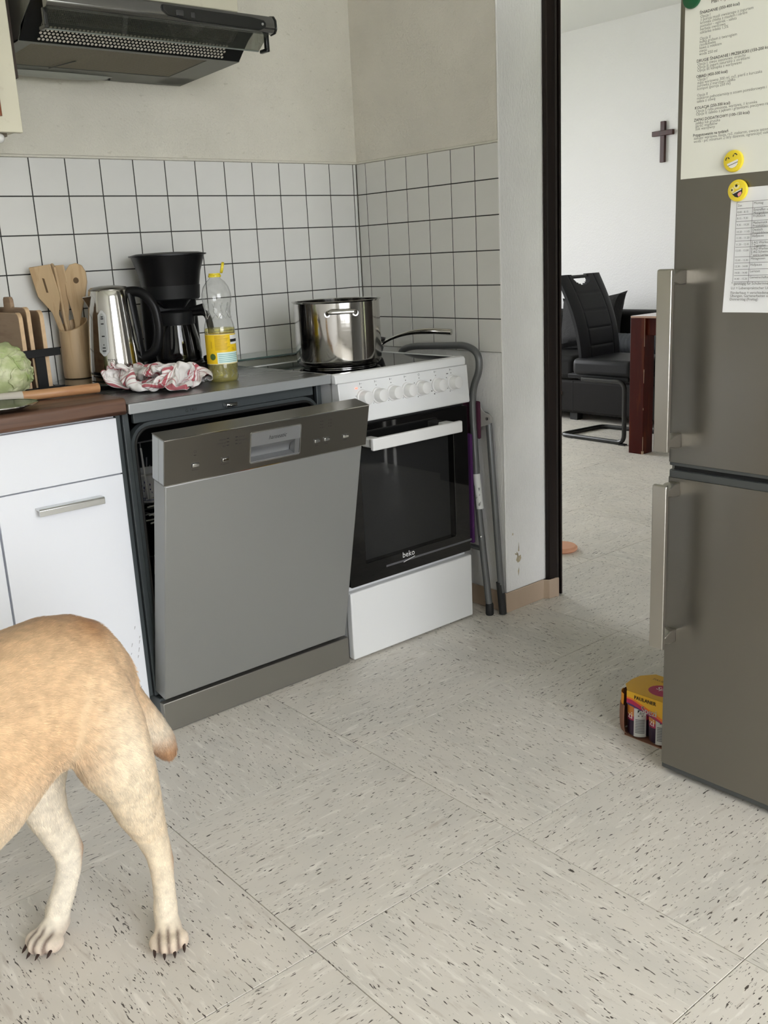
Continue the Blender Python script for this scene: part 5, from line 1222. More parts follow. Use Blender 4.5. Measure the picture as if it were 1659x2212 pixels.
# near (left) hind leg: broad thigh, lower leg, hock, pastern
limb([(.008, .050, .545, .060, .055), (.002, .066, .49, .072, .064), (-.010, .078, .43, .072, .064), (-.024, .084, .375, .063, .056), (-.044, .084, .32, .049, .044), (-.056, .082, .268, .042, .034), (-.072, .080, .215, .030, .026), (-.083, .079, .172, .0245, .021), (-.0865, .079, .145, .0235, .0195), (-.086, .079, .115, .0205, .018), (-.085, .080, .080, .0205, .0195), (-.082, .081, .052, .0225, .0215), (-.080, .081, .026, .020, .020)])
# far (right) hind leg, set forward
limb([(.000, -.050, .53, .085, .055), (.012, -.066, .47, .088, .060), (.026, -.074, .40, .080, .054), (.036, -.078, .34, .062, .044), (.036, -.080, .285, .046, .036), (.026, -.080, .235, .036, .029), (.010, -.080, .185, .031, .025), (-.001, -.080, .150, .0285, .0215), (.004, -.080, .115, .0235, .019), (.020, -.080, .078, .0225, .020), (.036, -.080, .050, .0235, .0225), (.040, -.080, .028, .021, .021)])
# front legs, outside the picture
for v_, du in ((.085, .03), (-.085, -.05)):
    limb([(.50, v_*.85, .42, .075, .045), (.505+du*.3, v_, .33, .055, .040), (.49+du*.6, v_, .26, .036, .030), (.50+du*.9, v_, .16, .026, .024), (.505+du, v_, .08, .023, .022), (.515+du, v_, .045, .028, .026)])
CREASE = []
def paw(u, v, ang, s=1.0):
    """pad and four toes, pointing along ang in dog space"""
    c, q = math.cos(ang), math.sin(ang)
    def at(f, l, z): return (u+c*f-q*l, v+q*f+c*l, z)
    for f, l, z, r1, r2, r3 in ((.0, 0, .030, .028, .025, .028), (.018, 0, .026, .032, .029, .024), (.046, -.0275, .0185, .0215, .0125, .0165), (.058, -.0095, .0205, .0235, .0120, .0185), (.058, .0095, .0205, .0235, .0120, .0185), (.046, .0275, .0185, .0215, .0125, .0165)):
        b_ = MB().ball((0, 0, 0), r1*s, r2*s, r3*s, 14, 10)
        R_ = Matrix.Rotation(ang-(l*5), 4, 'Z'); p = Vector(at(f*s, l*s, max(z*s, r3*s+.001)))
        dbm.add([tuple(R_ @ Vector(x)+p) for x in b_.v], b_.f)
    CREASE.append((at(0, 0, 0), ang, s))
    return [at((.062+.010*(1 if abs(l) < .02 else -.1))*s+.010*s, l*s*1.04, .013*s) for l in (-.0275, -.0095, .0095, .0275)], ang
PAWS = [paw(-.084, .081, .95, .88), paw(.040, -.080, .40, .90), paw(.535, .085, .2, .9), paw(.46, -.085, .1, .9)]
# tail hanging behind, ears and eyes
tl = [(-.030, -.008, .562, .028), (-.060, -.012, .540, .029), (-.086, -.018, .50, .029), (-.108, -.022, .45, .029), (-.134, -.026, .40, .030), (-.162, -.028, .35, .030), (-.187, -.030, .305, .027), (-.200, -.030, .275, .019), (-.205, -.030, .262, .007)]
dbm.tube([p[:3] for p in tl], [p[3] for p in tl], 16)
for s in (1, -1): 
    b_ = MB().ball((0, 0, 0), .038, .013, .062, 14, 10); R_ = Matrix.Rotation(s*.22, 4, 'X')
    dbm.add([tuple(R_ @ Vector(x)+Vector((.850, s*.088, .668))) for x in b_.v], b_.f)
me0 = bpy.data.meshes.new('dog_raw'); me0.from_pydata([tuple(DM @ Vector(p)) for p in dbm.v], [], dbm.f)
o0 = bpy.data.objects.new('dog_raw', me0); COL.objects.link(o0)
rmd = o0.modifiers.new('r', 'REMESH'); rmd.mode = 'VOXEL'; rmd.voxel_size = .0045; rmd.use_smooth_shade = True
smd = o0.modifiers.new('s', 'SMOOTH'); smd.factor = .5; smd.iterations = 7
dg_ = bpy.context.evaluated_depsgraph_get(); ev = o0.evaluated_get(dg_); em = bpy.data.meshes.new_from_object(ev)
nv_ = len(em.vertices); co = np.empty(nv_*3); em.vertices.foreach_get('co', co); co = co.reshape(-1, 3)
nm_ = np.empty(nv_*3); em.vertices.foreach_get('normal', nm_); nm_ = nm_.reshape(-1, 3)
polys = [tuple(p.vertices) for p in em.polygons]
bpy.data.objects.remove(o0); bpy.data.meshes.remove(em); bpy.data.meshes.remove(me0)
inv = np.array(DM.inverted()); L3 = co @ inv[:3, :3].T + inv[:3, 3]
# coat colour by region: sandy back and flank, pale thighs, belly and legs, ginger tail root, tail tip and hocks
def sm(a, b_, x): t = np.clip((x-a)/(b_-a), 0, 1); return t*t*(3-2*t)
u_, v_, z_ = L3[:, 0], L3[:, 1], L3[:, 2]
sand = np.array((.60, .415, .245)); pale = np.array((.72, .615, .46)); ging = np.array((.40, .185, .065)); whit = np.array((.74, .68, .57)); pink = np.array((.50, .36, .29))
w_p = np.clip(sm(.47, .30, z_)*.95 + np.exp(-(((u_+.02)/.055)**2+((z_-.43)/.085)**2))*.75*(v_ > 0), 0, 1)
colr = sand[None]*(1-w_p[:, None])+pale[None]*w_p[:, None]
w_w = np.clip(sm(.03, -.02, v_)*sm(.42, .32, z_)*.8*(u_ < .2)+sm(.20, .05, z_)*.5, 0, 1); colr = colr*(1-w_w[:, None])+whit[None]*w_w[:, None]
w_g = np.exp(-(((u_+.045)/.045)**2+((z_-.605)/.026)**2))*.85 + np.exp(-(((u_-.03)/.035)**2+((z_-.628)/.018)**2))*.35 + sm(.345, .285, z_)*sm(-.125, -.15, u_)*.85 + np.exp(-(((u_+.108)/.010)**2+((z_-.155)/.026)**2))*.8*(v_ > 0) + np.exp(-(((u_+.026)/.011)**2+((z_-.145)/.035)**2))*.85*(v_ < 0)
w_g = np.clip(w_g, 0, 1); colr = colr*(1-w_g[:, None])+ging[None]*w_g[:, None]
w_k = sm(.045, .012, z_)*.5; colr = colr*(1-w_k[:, None])+pink[None]*w_k[:, None]
for (cu_, cv_, _z), an_, s_ in CREASE:   # shade between the toes, darkened into the coat colour
    f_ = (u_-cu_)*math.cos(an_)+(v_-cv_)*math.sin(an_); l_ = -(u_-cu_)*math.sin(an_)+(v_-cv_)*math.cos(an_)
    near = (np.abs(l_) < .05*s_)*(f_ > .028*s_)*(f_ < .10*s_)*(z_ < .05*s_)*sm(.028*s_, .045*s_, f_)
    w_c = near*np.maximum.reduce([np.exp(-((l_-q*s_)/.0035)**2) for q in (-.0185, 0, .0185)])*.85
    colr = colr*(1-w_c[:, None])+np.array((.10, .055, .042))[None]*w_c[:, None]
dog = root('dog', 'yellow labrador dog standing at the left edge, rump and tail to the room', 'dog', tuple(DO))
dme = bpy.data.meshes.new('dog_body'); dme.from_pydata([tuple(p) for p in co-np.array(DO)], [], polys); dme.update()
dme.polygons.foreach_set('use_smooth', [True]*len(polys))
at_ = dme.color_attributes.new('coat', 'FLOAT_COLOR', 'POINT'); at_.data.foreach_set('color', np.c_[colr, np.ones(nv_)].ravel().astype(np.float32))
def coat_mat(name, gain):
    m = bpy.data.materials.new(name); m.use_nodes = True; N = m.node_tree.nodes; L = m.node_tree.links; b_ = N['Principled BSDF']
    a = N.new('ShaderNodeAttribute'); a.attribute_name = 'coat'
    tc = N.new('ShaderNodeTexCoord'); n = N.new('ShaderNodeTexNoise'); n.inputs['Scale'].default_value = 55; n.inputs['Detail'].default_value = 4; L.new(tc.outputs['Object'], n.inputs['Vector'])
    mr = N.new('ShaderNodeMapRange'); mr.inputs['From Min'].default_value = .3; mr.inputs['From Max'].default_value = .7; mr.inputs['To Min'].default_value = gain*.84; mr.inputs['To Max'].default_value = gain*1.12; L.new(n.outputs['Fac'], mr.inputs['Value'])
    mx = N.new('ShaderNodeMix'); mx.data_type = 'RGBA'; mx.blend_type = 'MULTIPLY'; mx.inputs[0].default_value = 1; L.new(a.outputs['Color'], mx.inputs[6]); L.new(mr.outputs['Result'], mx.inputs[7]); L.new(mx.outputs[2], b_.inputs['Base Color'])
    b_.inputs['Roughness'].default_value = .75; b_.inputs['Specular IOR Level'].default_value = .25; b_.inputs['Sheen Weight'].default_value = .15
    return m
dme.materials.append(coat_mat('dog_coat', 1.07))
dbo = bpy.data.objects.new('dog_body', dme); COL.objects.link(dbo); dbo.parent = dog; ORG[dbo.name] = tuple(DO)
# short hairs lying along the body, one mesh of thin slivers
pa_ = np.array([[p[0], p[1], p[2]] for p in polys]); 
tri = np.concatenate([np.array([(p[0], p[1], p[2]) for p in polys]), np.array([(p[0], p[2], p[3]) for p in polys if len(p) == 4])])
e1 = co[tri[:, 1]]-co[tri[:, 0]]; e2 = co[tri[:, 2]]-co[tri[:, 0]]; ar = np.linalg.norm(np.cross(e1, e2), axis=1)/2
cen = L3[tri].mean(1); ar = ar*np.where(cen[:, 0] > .42, .15, 1.0)*np.where(cen[:, 2] < .03, .25, 1.0)
rng = np.random.default_rng(4); NH = 120000
ti = rng.choice(len(tri), NH, p=ar/ar.sum()); r1 = np.sqrt(rng.random(NH)); r2 = rng.random(NH); w3 = np.c_[1-r1, r1*(1-r2), r1*r2]
P0 = (co[tri[ti]]*w3[:, :, None]).sum(1); Nn = (nm_[tri[ti]]*w3[:, :, None]).sum(1); Nn /= np.linalg.norm(Nn, axis=1)[:, None]+1e-9; CC_ = (colr[tri[ti]]*w3[:, :, None]).sum(1); LL = (L3[tri[ti]]*w3[:, :, None]).sum(1)
Ud, Vd = np.array(DU), np.array(DV)
flow = -Ud[None]*(.9*sm(.30, .50, LL[:, 2])+.15)[:, None]+np.array((0, 0, -1.0))[None]*(1.05-.75*sm(.40, .60, LL[:, 2]))[:, None]
ph = np.sin(LL[:, 0]*23+2*np.sin(LL[:, 2]*19))*.25; flow = flow+np.array((0, 0, 1.0))[None]*ph[:, None]+rng.normal(0, .22, (NH, 3))
flow -= Nn*(flow*Nn).sum(1)[:, None]; flow /= np.linalg.norm(flow, axis=1)[:, None]+1e-9
ln = (.010+.007*rng.random(NH))*np.where(LL[:, 2] < .22, .55, 1.0)*np.where(LL[:, 2] < .05, .5, 1.0)
tuft = np.exp(-(((LL[:, 0]-.07)/.05)**2+((LL[:, 2]-.40)/.05)**2)); ln = ln*(1+.8*tuft)
D_ = flow*.97+Nn*.20
side = np.cross(D_, Nn); side /= np.linalg.norm(side, axis=1)[:, None]+1e-9; hw = .00045
A_ = P0-Nn*.0006; Bm = A_+D_*(ln*.55)[:, None]; Tt = A_+flow*(ln)[:, None]+Nn*(ln*.10)[:, None]
V_ = np.stack([A_-side*hw, A_+side*hw, Bm+side*hw*.8, Bm-side*hw*.8, Tt], 1).reshape(-1, 3)-np.array(DO)
idx = np.arange(NH)*5; F_ = np.stack([idx, idx+1, idx+2, idx+3], 1); G_ = np.stack([idx+3, idx+2, idx+4], 1)
fm = bpy.data.meshes.new('fur'); fm.vertices.add(len(V_)); fm.vertices.foreach_set('co', V_.ravel())
lv = np.concatenate([F_.ravel(), G_.ravel()]); fm.loops.add(len(lv)); fm.loops.foreach_set('vertex_index', lv)
fm.polygons.add(2*NH); fm.polygons.foreach_set('loop_start', np.concatenate([np.arange(NH)*4, NH*4+np.arange(NH)*3])); fm.polygons.foreach_set('loop_total', np.concatenate([np.full(NH, 4), np.full(NH, 3)]))
fm.update(); fm.validate()
hcj = CC_*(1+rng.normal(0, .10, (NH, 1)))*np.array((1, 1, 1))[None]; at2 = fm.color_attributes.new('coat', 'FLOAT_COLOR', 'POINT'); at2.data.foreach_set('color', np.c_[np.repeat(np.clip(hcj, .02, .95), 5, 0), np.ones(NH*5)].ravel().astype(np.float32))
fm.materials.append(coat_mat('dog_hair', 1.13))
fo_ = bpy.data.objects.new('fur', fm); COL.objects.link(fo_); fo_.parent = dbo; fo_['kind'] = 'stuff'
claw = M('dark_brown_claw', (.035, .018, .014), .35); nosem = M('dark_nose', (.02, .014, .013), .4)
for tips, an in PAWS:
    for t_ in tips:
        d_ = Vector((math.cos(an), math.sin(an), -.45)).normalized(); p_ = Vector(t_)
        O('claw', MB().tube([tuple(DM @ (p_-d_*.010)), tuple(DM @ p_), tuple(DM @ (p_+d_*.006))], [.0030, .0026, .0006], 8), claw, dbo)
for s in (1, -1): O('eye', MB().ball(tuple(DM @ Vector((.922, s*.040, .700))), .0085, n=12, k=8), nosem, dbo)
O('nose', MB().ball(tuple(DM @ Vector((1.020, 0, .664))), .016, n=12, k=8), nosem, dbo)

# ------------------------------------------------------------------ crumpled dish towel on the dishwasher (its folds as steps along the weave, in 0.4 mm)
TW = [np.cumsum(np.array(d_))/2500.0 for d_ in ([
    -160,3,-3,16,15,-8,13,-6,12,-12,-15,-13,-9,-17,-19,1,28,19,34,-25,-18,15,-19,-3,-6,15,0,8,-25,13,20,13,25,8,9,12,-5,24,-12,-6,-5,-6,2,4,3,-1,-106,31,11,11,-12,19,13,4,-11,-16,-14,-14,-8,-18,
    -1,4,4,34,31,-23,-30,23,-6,-13,-3,-11,22,0,-8,14,13,21,29,17,12,8,0,-6,8,2,-2,2,2,8,2,-22,-109,12,-10,9,17,17,13,-17,0,-16,-3,-15,-25,5,-26,28,6,35,20,-27,-26,18,3,-10,-13,-12,20,-6,
    28,14,7,22,18,32,12,-4,7,-1,9,14,3,3,4,9,-12,-29,-141,10,-12,18,23,4,16,3,-20,0,-24,-16,-18,-5,-11,33,15,13,26,-27,-8,-11,8,-8,-10,5,-6,30,14,12,25,20,15,14,13,15,5,10,13,18,6,2,
    -6,-6,-27,-4,-178,13,-11,23,21,20,4,-5,-24,6,-14,-29,-23,-4,12,29,22,7,13,-16,-19,9,-11,-6,-12,1,6,46,13,20,21,23,18,15,10,14,12,10,14,13,1,-6,-6,-7,-26,-33,-176,16,-11,20,26,16,7,1,-28,4,
    -14,-32,-25,1,29,29,27,8,-11,-15,-21,14,-7,-11,1,1,16,32,31,17,29,9,33,9,-5,22,-2,-5,6,15,8,-6,-11,12,-22,-36,-192,23,-10,11,26,24,5,3,-26,0,-19,-31,-16,10,34,29,13,13,-22,-11,-17,13,8,-5,
    -13,6,25,37,38,2,26,23,0,5,23,15,14,-13,-7,0,11,5,-6,4,-11,-39,-217,28,6,-10,25,27,15,-9,-9,-11,-25,-26,-2,20,32,25,-2,17,-23,-11,-14,10,6,10,3,-1,46,42,4,24,27,-24,19,23,16,1,17,1,
    2,1,-3,-4,4,-21,-8,-29,-239,29,18,-13,17,28,11,-3,-12,-12,-11,-22,6,27,25,15,-7,13,-15,-10,-9,1,19,-1,12,32,42,20,21,25,-10,20,7,15,9,16,11,15,0,-5,-21,0,3,-20,-28,-26,-235,12,32,-2,-5,31,
    11,-5,-15,-8,1,-15,13,22,24,-2,18,-4,-14,-9,7,-11,4,28,18,41,28,27,27,10,-12,18,16,16,19,9,12,9,3,-17,-22,3,-16,-27,-27,-27,-229,4,28,-14,18,30,-12,4,-13,12,-13,17,3,20,20,11,8,-14,-6,9,
    5,3,16,21,14,32,33,27,4,10,24,13,12,11,13,12,12,2,-15,-10,-21,-10,-19,-21,-36,-16,-227,-17,29,5,11,27,-7,-17,-6,13,16,15,7,11,12,15,0,10,-9,-11,12,14,13,20,23,49,32,1,24,19,16,-9,25,20,
    7,13,8,-6,-10,-21,-22,-28,-10,-32,-31,-8,-222,-20,33,1,4,22,-7,-7,-1,5,14,24,9,15,4,14,9,6,5,3,2,-9,16,29,55,34,22,5,18,15,23,5,14,19,7,9,0,-13,-19,-26,-27,-14,-29,-30,-11,-2,-238,4,
    21,6,-10,18,15,-13,2,0,4,17,19,9,11,11,8,-7,-4,13,15,21,27,37,40,25,25,9,18,24,13,9,10,8,11,2,-21,-23,-15,-23,-22,-31,-27,-8,-1,13,-251,14,-9,4,10,-4,14,17,-10,1,2,7,13,11,9,8,
    8,10,2,22,24,22,28,37,38,21,24,29,20,12,8,5,0,13,4,-25,-23,-23,-23,-25,-17,-19,2,0,4,11,-267,12,3,-4,-5,-8,14,15,10,-3,-4,0,9,9,10,10,14,14,27,15,31,13,30,42,39,38,24,20,10,-3,
    -5,13,9,-1,-19,-24,-24,-26,-15,9,-21,6,-3,-5,-4,2,-266,10,2,-16,-5,-6,7,14,7,12,4,5,-6,8,15,17,20,25,24,32,14,21,34,52,42,24,20,13,-6,-13,-1,12,5,-21,-28,-28,-27,-8,3,31,-4,0,-8,-10,
    -9,9,-280,9,2,-19,-15,-9,14,8,7,0,9,14,17,3,20,22,27,29,28,28,10,26,42,43,37,19,10,8,-4,-15,-6,13,-25,-26,-31,-24,4,14,11,26,2,2,-10,-12,-10,-17,-275,15,-7,-23,-22,0,-1,-6,9,13,18,18,
    26,15,28,21,16,36,34,16,15,37,31,47,27,7,10,4,-2,-6,-13,-19,-28,-36,-17,18,23,11,11,7,14,-3,-2,-14,-18,-11,-281,11,-27,-24,-22,-12,-4,15,19,18,19,25,23,26,13,14,32,38,20,13,29,26,40,39,19,7,
    1,-1,4,-14,-18,-33,-34,-16,26,19,23,11,12,7,10,-7,2,-15,-15,-20,-289,-25,0,-26,-25,-11,16,19,23,25,21,25,21,-4,20,16,32,35,20,19,30,33,34,32,10,9,-7,-10,0,-11,-34,-34,-14,26,27,18,14,18,5,13,
    7,-7,-5,-4,-15,-23,-323,-3,-19,-27,-18,18,21,22,26,23,19,17,-6,12,20,1,30,29,26,25,30,35,32,24,-3,4,-1,-8,-3,-26,-34,-16,28,23,28,8,23,7,7,11,8,-5,-3,-7,-3,-20,-344,-19,-26,-11,9,21,16,24,
    22,22,18,-1,9,6,22,-16,32,22,30,19,29,37,28,16,4,0,-6,-5,-6,-20,-34,21,20,23,29,13,9,9,13,11,6,-3,1,-10,-10,-8,-359,-29,-11,8,13,14,22,18,17,16,15,-5,14,2,8,-1,24,13,22,18,32,34,
    27,2,9,3,-3,-11,-3,-13,-4,29,14,20,23,19,8,7,13,13,-2,6,-1,-4,-9,-9,-383,-13,6,16,12,12,13,14,12,7,0,7,5,16,-12,6,25,15,23,6,32,32,21,4,8,8,-7,-12,7,-5,25,27,7,16,21,4,
    21,-8,10,9,4,10,10,3,-7,-8,-398,7,9,15,12,-3,17,12,-10,2,5,13,12,14,-20,-5,31,20,12,10,31,30,11,13,6,12,-14,11,-8,20,33,23,7,16,15,-3,20,-3,-4,3,13,6,12,16,-6,4,-395,6,6,16,
    -5,11,10,-3,10,0,-6,11,10,22,-13,-22,19,22,14,8,37,20,18,17,-10,12,5,6,1,31,28,21,0,20,16,3,8,9,-1,-6,13,14,8,8,15,5,-398,5,4,10,0,3,2,8,7,2,-5,10,-1,25,-2,-26,1,17,
    8,33,40,14,5,10,9,13,7,4,11,33,13,18,10,21,10,13,6,9,2,1,11,14,14,10,16,4,-408,6,3,-3,12,3,3,0,8,8,-10,9,0,13,6,-22,-11,5,32,41,35,20,10,-9,4,15,5,13,31,2,21,19,
    13,22,10,11,4,7,8,10,15,18,12,14,11,-11,-403,7,3,-6,13,0,8,-1,1,10,-9,-1,14,0,10,-19,0,5,39,34,26,26,9,-3,-8,5,17,28,21,9,15,15,11,20,10,10,9,12,14,14,12,11,6,24,-10,-10,
    -389,7,6,-19,19,-3,-2,9,3,5,-3,-1,11,-13,20,-11,-8,23,39,37,19,15,13,-2,-7,0,10,19,30,20,15,16,8,14,15,9,4,18,14,11,11,11,24,10,-8,-13,-382,3,-1,-13,15,-1,-3,10,4,5,-4,-3,8,-18,
    12,-3,5,32,37,31,24,-4,13,6,-4,13,12,16,21,17,4,23,8,19,9,1,20,7,10,12,15,17,8,16,5,-13,-377,-13,-12,1,18,4,-9,14,3,4,-2,-4,7,-17,-2,5,24,33,32,32,17,2,1,8,2,13,17,16,
    18,13,5,12,11,13,2,20,18,4,19,16,4,8,10,11,15,-5,-373,-14,-22,-1,16,11,-15,11,10,7,-4,-3,-1,-2,-4,14,24,31,29,26,9,11,6,-1,11,14,6,23,3,20,12,13,7,1,11,21,18,11,14,4,9,-2,
    9,10,21,5,-368,-15,-27,-1,18,9,-22,12,9,17,-6,-4,3,-1,0,16,24,26,35,15,12,10,9,5,10,7,7,6,21,21,-4,22,13,1,10,14,13,13,16,-8,9,-4,10,16,15,19,-361,-26,-21,-2,12,12,-19,12,12,16,
    -6,-5,6,-5,2,23,29,27,30,15,7,9,6,10,7,12,11,7,19,12,-5,10,24,12,12,-3,11,23,-8,-5,13,-9,15,19,12,19,-346,-30,-15,-2,8,4,-22,23,12,20,-7,-4,-1,0,14,28,26,28,27,9,8,6,10,5,
    14,14,10,6,6,21,-6,4,10,22,17,7,0,2,-8,13,-2,9,2,18,14,18,-329,-26,-18,-4,9,-2,-22,24,9,25,-3,-6,6,9,4,27,33,29,18,8,8,6,4,9,18,11,-5,27,8,4,4,7,-3,13,21,26,4,-29,
    -2,7,4,2,15,12,13,21,-319,-18,-19,-5,-6,12,-18,3,20,27,2,-5,3,12,19,28,34,21,15,2,1,10,6,8,20,-4,3,18,28,4,1,4,-2,-1,15,33,-6,-29,-2,8,-1,11,15,8,25,12,-303,-14,-24,-2,-8,12,
    -15,2,14,28,4,6,8,11,23,30,30,7,12,4,5,10,-1,13,15,-2,0,15,30,12,-8,13,-2,-7,19,16,-13,-25,0,9,8,0,13,15,22,17,-293,-12,-24,-3,-2,-10,3,3,11,19,14,13,14,18,21,30,15,12,13,1,
    0,17,-3,13,1,2,7,7,18,22,-4,18,-6,-3,17,-8,-19,-19,9,9,3,10,17,10,13,22,-291,-2,-22,-3,-7,0,5,1,5,21,6,17,24,27,9,17,29,-2,-1,1,19,26,-1,12,-3,1,9,5,5,21,7,20,-5,0,
    20,-35,-24,-6,15,1,-4,14,18,20,12,13,-272,-8,-22,3,-9,2,2,6,-10,25,8,27,23,2,24,29,-4,23,7,-9,17,33,-10,21,-16,15,10,-3,4,21,13,19,-11,10,-7,-34,-17,0,15,-7,1,15,13,18,14,20,-264,-5,
    -24,3,-9,6,3,0,-3,14,24,-9,19,35,29,19,-1,17,10,-10,18,31,-1,16,-18,21,-2,-6,15,-2,23,31,-5,12,-33,-17,-27,2,12,-1,4,9,5,17,19,22,-260,-14,-10,5,-9,-11,26,-3,3,-16,31,14,8,16,30,10,
    21,18,15,-13,18,39,-5,5,5,7,-2,-1,16,-2,8,33,11,2,-25,-31,-29,12,14,-2,1,-1,11,2,22,22,-258,-13,1,5,-8,-10,19,7,-18,-3,23,5,32,-3,11,31,17,28,21,-9,15,35,-1,12,9,1,-8,11,12,1,
    -4,22,33,-15,-33,-31,-15,11,19,-12,2,3,13,-4,23,12,-250,-8,4,5,-15,1,8,19,-9,-15,18,23,16,6,4,-2,22,32,23,12,17,35,2,11,-4,-2,13,-4,9,15,-2,24,-1,3,-35,-35,7,-2,17,-6,2,0,12,1,
    26,13,-247,-13,1,5,-11,-10,17,19,-13,0,13,8,27,6,-23,-2,17,32,35,2,40,37,6,12,-4,1,10,-4,12,0,18,19,-12,-12,-28,-33,5,6,17,-2,8,-7,16,-5,17,8,-227,-11,-1,0,-7,-7,12,16,0,2,14,7,
    19,-15,-11,-4,18,20,20,30,16,35,28,19,-4,4,11,-5,15,7,21,4,-9,-34,-20,-14,-3,4,19,1,5,3,6,-6,2,23,-221,-9,-3,-4,-6,-1,10,7,13,7,14,11,0,-7,-9,-4,4,12,24,17,34,5,46,5,29,0,
    11,1,11,19,9,-6,-20,-26,-13,2,-12,-2,18,6,3,2,7,-10,5,9,-193,-12,-4,-5,-8,1,6,8,19,-5,16,24,-5,-11,-18,10,4,-1,22,24,18,8,39,8,39,7,12,7,6,21,-1,-17,-32,-19,-14,12,6,-5,17,-1,
    2,12,0,-9,11,0,-173,-12,-7,-8,-9,-4,8,15,0,8,22,25,-25,-21,15,5,-1,3,17,27,21,9,19,11,33,29,-2,14,14,5,-15,-25,-26,-19,-9,18,15,-2,17,-3,-9,15,4,-1,7,-6,-149,-13,-8,-10,-7,1,2,9,
    9,-3,20,-10,14,-3,-13,-6,13,20,16,26,17,4,17,8,16,21,24,5,9,-23,-4,-30,-12,0,-21,13,22,5,19,3,-14,14,3,1,0,-3,-160,17,-24,2,-5,9,5,4,10,4,-11,0,11,16,-9,-18,18,25,10,16,13,15,
    14,3,10,4,16,21,5,-24,-4,0,-28,-1,-17,-8,20,7,28,13,-19,3,13,3,2,-3,-157,22,-15,-10,7,10,3,-2,14,13,-2,-9,5,-1,-3,-2,18,5,31,7,17,11,4,11,-4,8,7,9,-2,-10,-32,38,3,-9,-26,-22,
    5,17,19,26,-17,2,14,1,2,0,-160,28,-10,-10,-3,15,6,8,9,15,13,-1,-4,6,1,-3,5,-10,25,26,2,11,15,1,3,-3,-3,-9,4,-25,9,31,17,-9,-17,-20,-32,24,4,22,16,-19,9,13,4,-2,-156,15,12,-2,
    -8,12,9,8,9,10,12,13,10,3,-19,-14,4,21,14,16,19,10,5,-4,-7,-7,-7,6,-23,4,15,14,11,-1,-7,-24,-15,-21,23,9,22,-4,-6,16,12,-7,-150,-2,-1,11,6,10,7,-2,3,6,7,9,11,11,12,15,10,-2,
    1,1,-2,8,13,6,-3,8,9,-16,-16,24,8,-16,8,13,-15,-12,-19,-6,-9,10,21,4,-10,4,16,23], [
    -115,12,-1,2,-2,11,5,5,12,9,4,9,7,6,9,27,17,28,1,-1,-19,0,-7,-16,-10,-3,12,-12,-36,-36,-26,-19,1,-25,-26,-25,-28,8,-14,-19,1,-8,-16,-8,0,4,167,-27,3,0,8,3,10,12,11,8,3,13,19,2,
    25,25,27,5,1,0,1,-7,-6,-9,-12,-3,10,-35,-42,-33,-27,-11,1,-20,-30,-28,-31,-12,-7,15,0,-10,-11,-8,0,5,170,-32,-15,-3,-1,7,10,13,9,11,21,17,8,28,14,13,28,2,-1,0,9,-10,-6,2,-3,-2,-18,-39,
    -33,-39,-13,-16,-18,-12,-30,-35,-24,0,19,4,-12,-4,-6,-8,-10,-6,191,-37,-34,-16,1,19,10,17,4,25,9,17,23,23,28,-3,32,-4,-8,0,23,-13,-1,0,6,-18,-34,-28,-41,-15,-16,-11,-32,-32,-29,-24,16,-7,-7,3,-5,-4,
    -2,-5,11,-37,192,-27,-34,-23,12,-5,20,17,4,24,21,11,22,31,35,-14,26,-10,-10,17,4,-10,2,-6,5,-27,-41,-20,-36,9,-19,-26,-30,-26,-22,-10,0,5,7,6,-5,4,1,-28,-16,-19,179,-16,-34,-28,20,-20,17,30,2,25,
    26,7,26,37,19,-11,20,-5,-19,17,1,-9,0,-1,-11,-29,-42,-34,23,-24,-11,-37,-6,-20,-12,-4,10,6,6,2,3,4,-23,-29,-25,-17,162,0,-35,-33,10,-16,23,29,8,26,24,8,32,31,6,-5,8,-10,-13,15,0,-2,1,-11,
    -20,-34,-44,13,-11,-19,-20,4,-13,-3,-4,3,4,9,7,2,-7,-10,-26,-31,-31,-18,157,4,-34,-31,-14,1,26,30,16,25,10,20,30,21,-6,-1,8,-15,-7,9,-2,-1,-3,-12,-26,-40,1,3,-15,-9,-15,17,-4,2,2,3,-3,5,
    -1,-17,-14,-12,-24,-26,-28,-20,143,12,-20,-29,-18,1,21,33,10,30,16,12,28,4,-9,2,8,-16,-7,8,-7,-7,-1,-20,-24,7,1,-16,-6,-3,17,3,6,1,1,-5,-12,-13,-10,-18,2,-27,-31,-32,-5,-20,155,-23,16,-28,-22,10,
    21,5,17,16,24,17,10,4,-9,11,9,-20,2,-13,-8,-4,-14,-9,19,7,-15,-8,10,12,16,3,-2,-15,-6,-18,-15,-6,-22,-18,9,-30,-27,-30,-7,-25,181,-25,4,-30,2,12,0,16,-1,23,16,18,-13,1,2,16,-2,-7,-14,0,
    -11,-10,-1,20,28,-21,-6,18,14,6,-9,-18,-7,5,-20,-9,-20,-23,-3,-25,10,-28,-26,-16,-15,-29,206,-28,-10,-5,-1,10,2,-1,4,7,13,2,8,-16,16,-5,1,6,-3,-9,-6,10,21,27,-23,5,11,14,7,-10,-21,-15,-1,-10,
    -17,-17,-18,-15,-14,-10,-10,-14,-16,-18,-24,-31,234,-23,-10,-7,-4,5,-1,3,5,5,9,3,-17,6,-21,-1,2,7,-9,12,17,23,17,-7,13,0,9,6,-19,-28,-3,-2,-13,-5,-16,-15,-14,-10,-8,-6,-12,-25,-15,-20,-31,-34,268,-27,
    -7,-11,-7,1,-1,2,2,3,5,-4,-3,-8,-5,-3,3,1,7,10,15,12,17,9,-15,17,0,-22,-10,-2,-2,-15,-13,-9,-12,-11,-4,-10,-20,-17,-17,-5,-12,-31,-37,-41,305,-29,-7,-14,-8,-4,-3,-2,4,3,3,5,0,0,0,1,
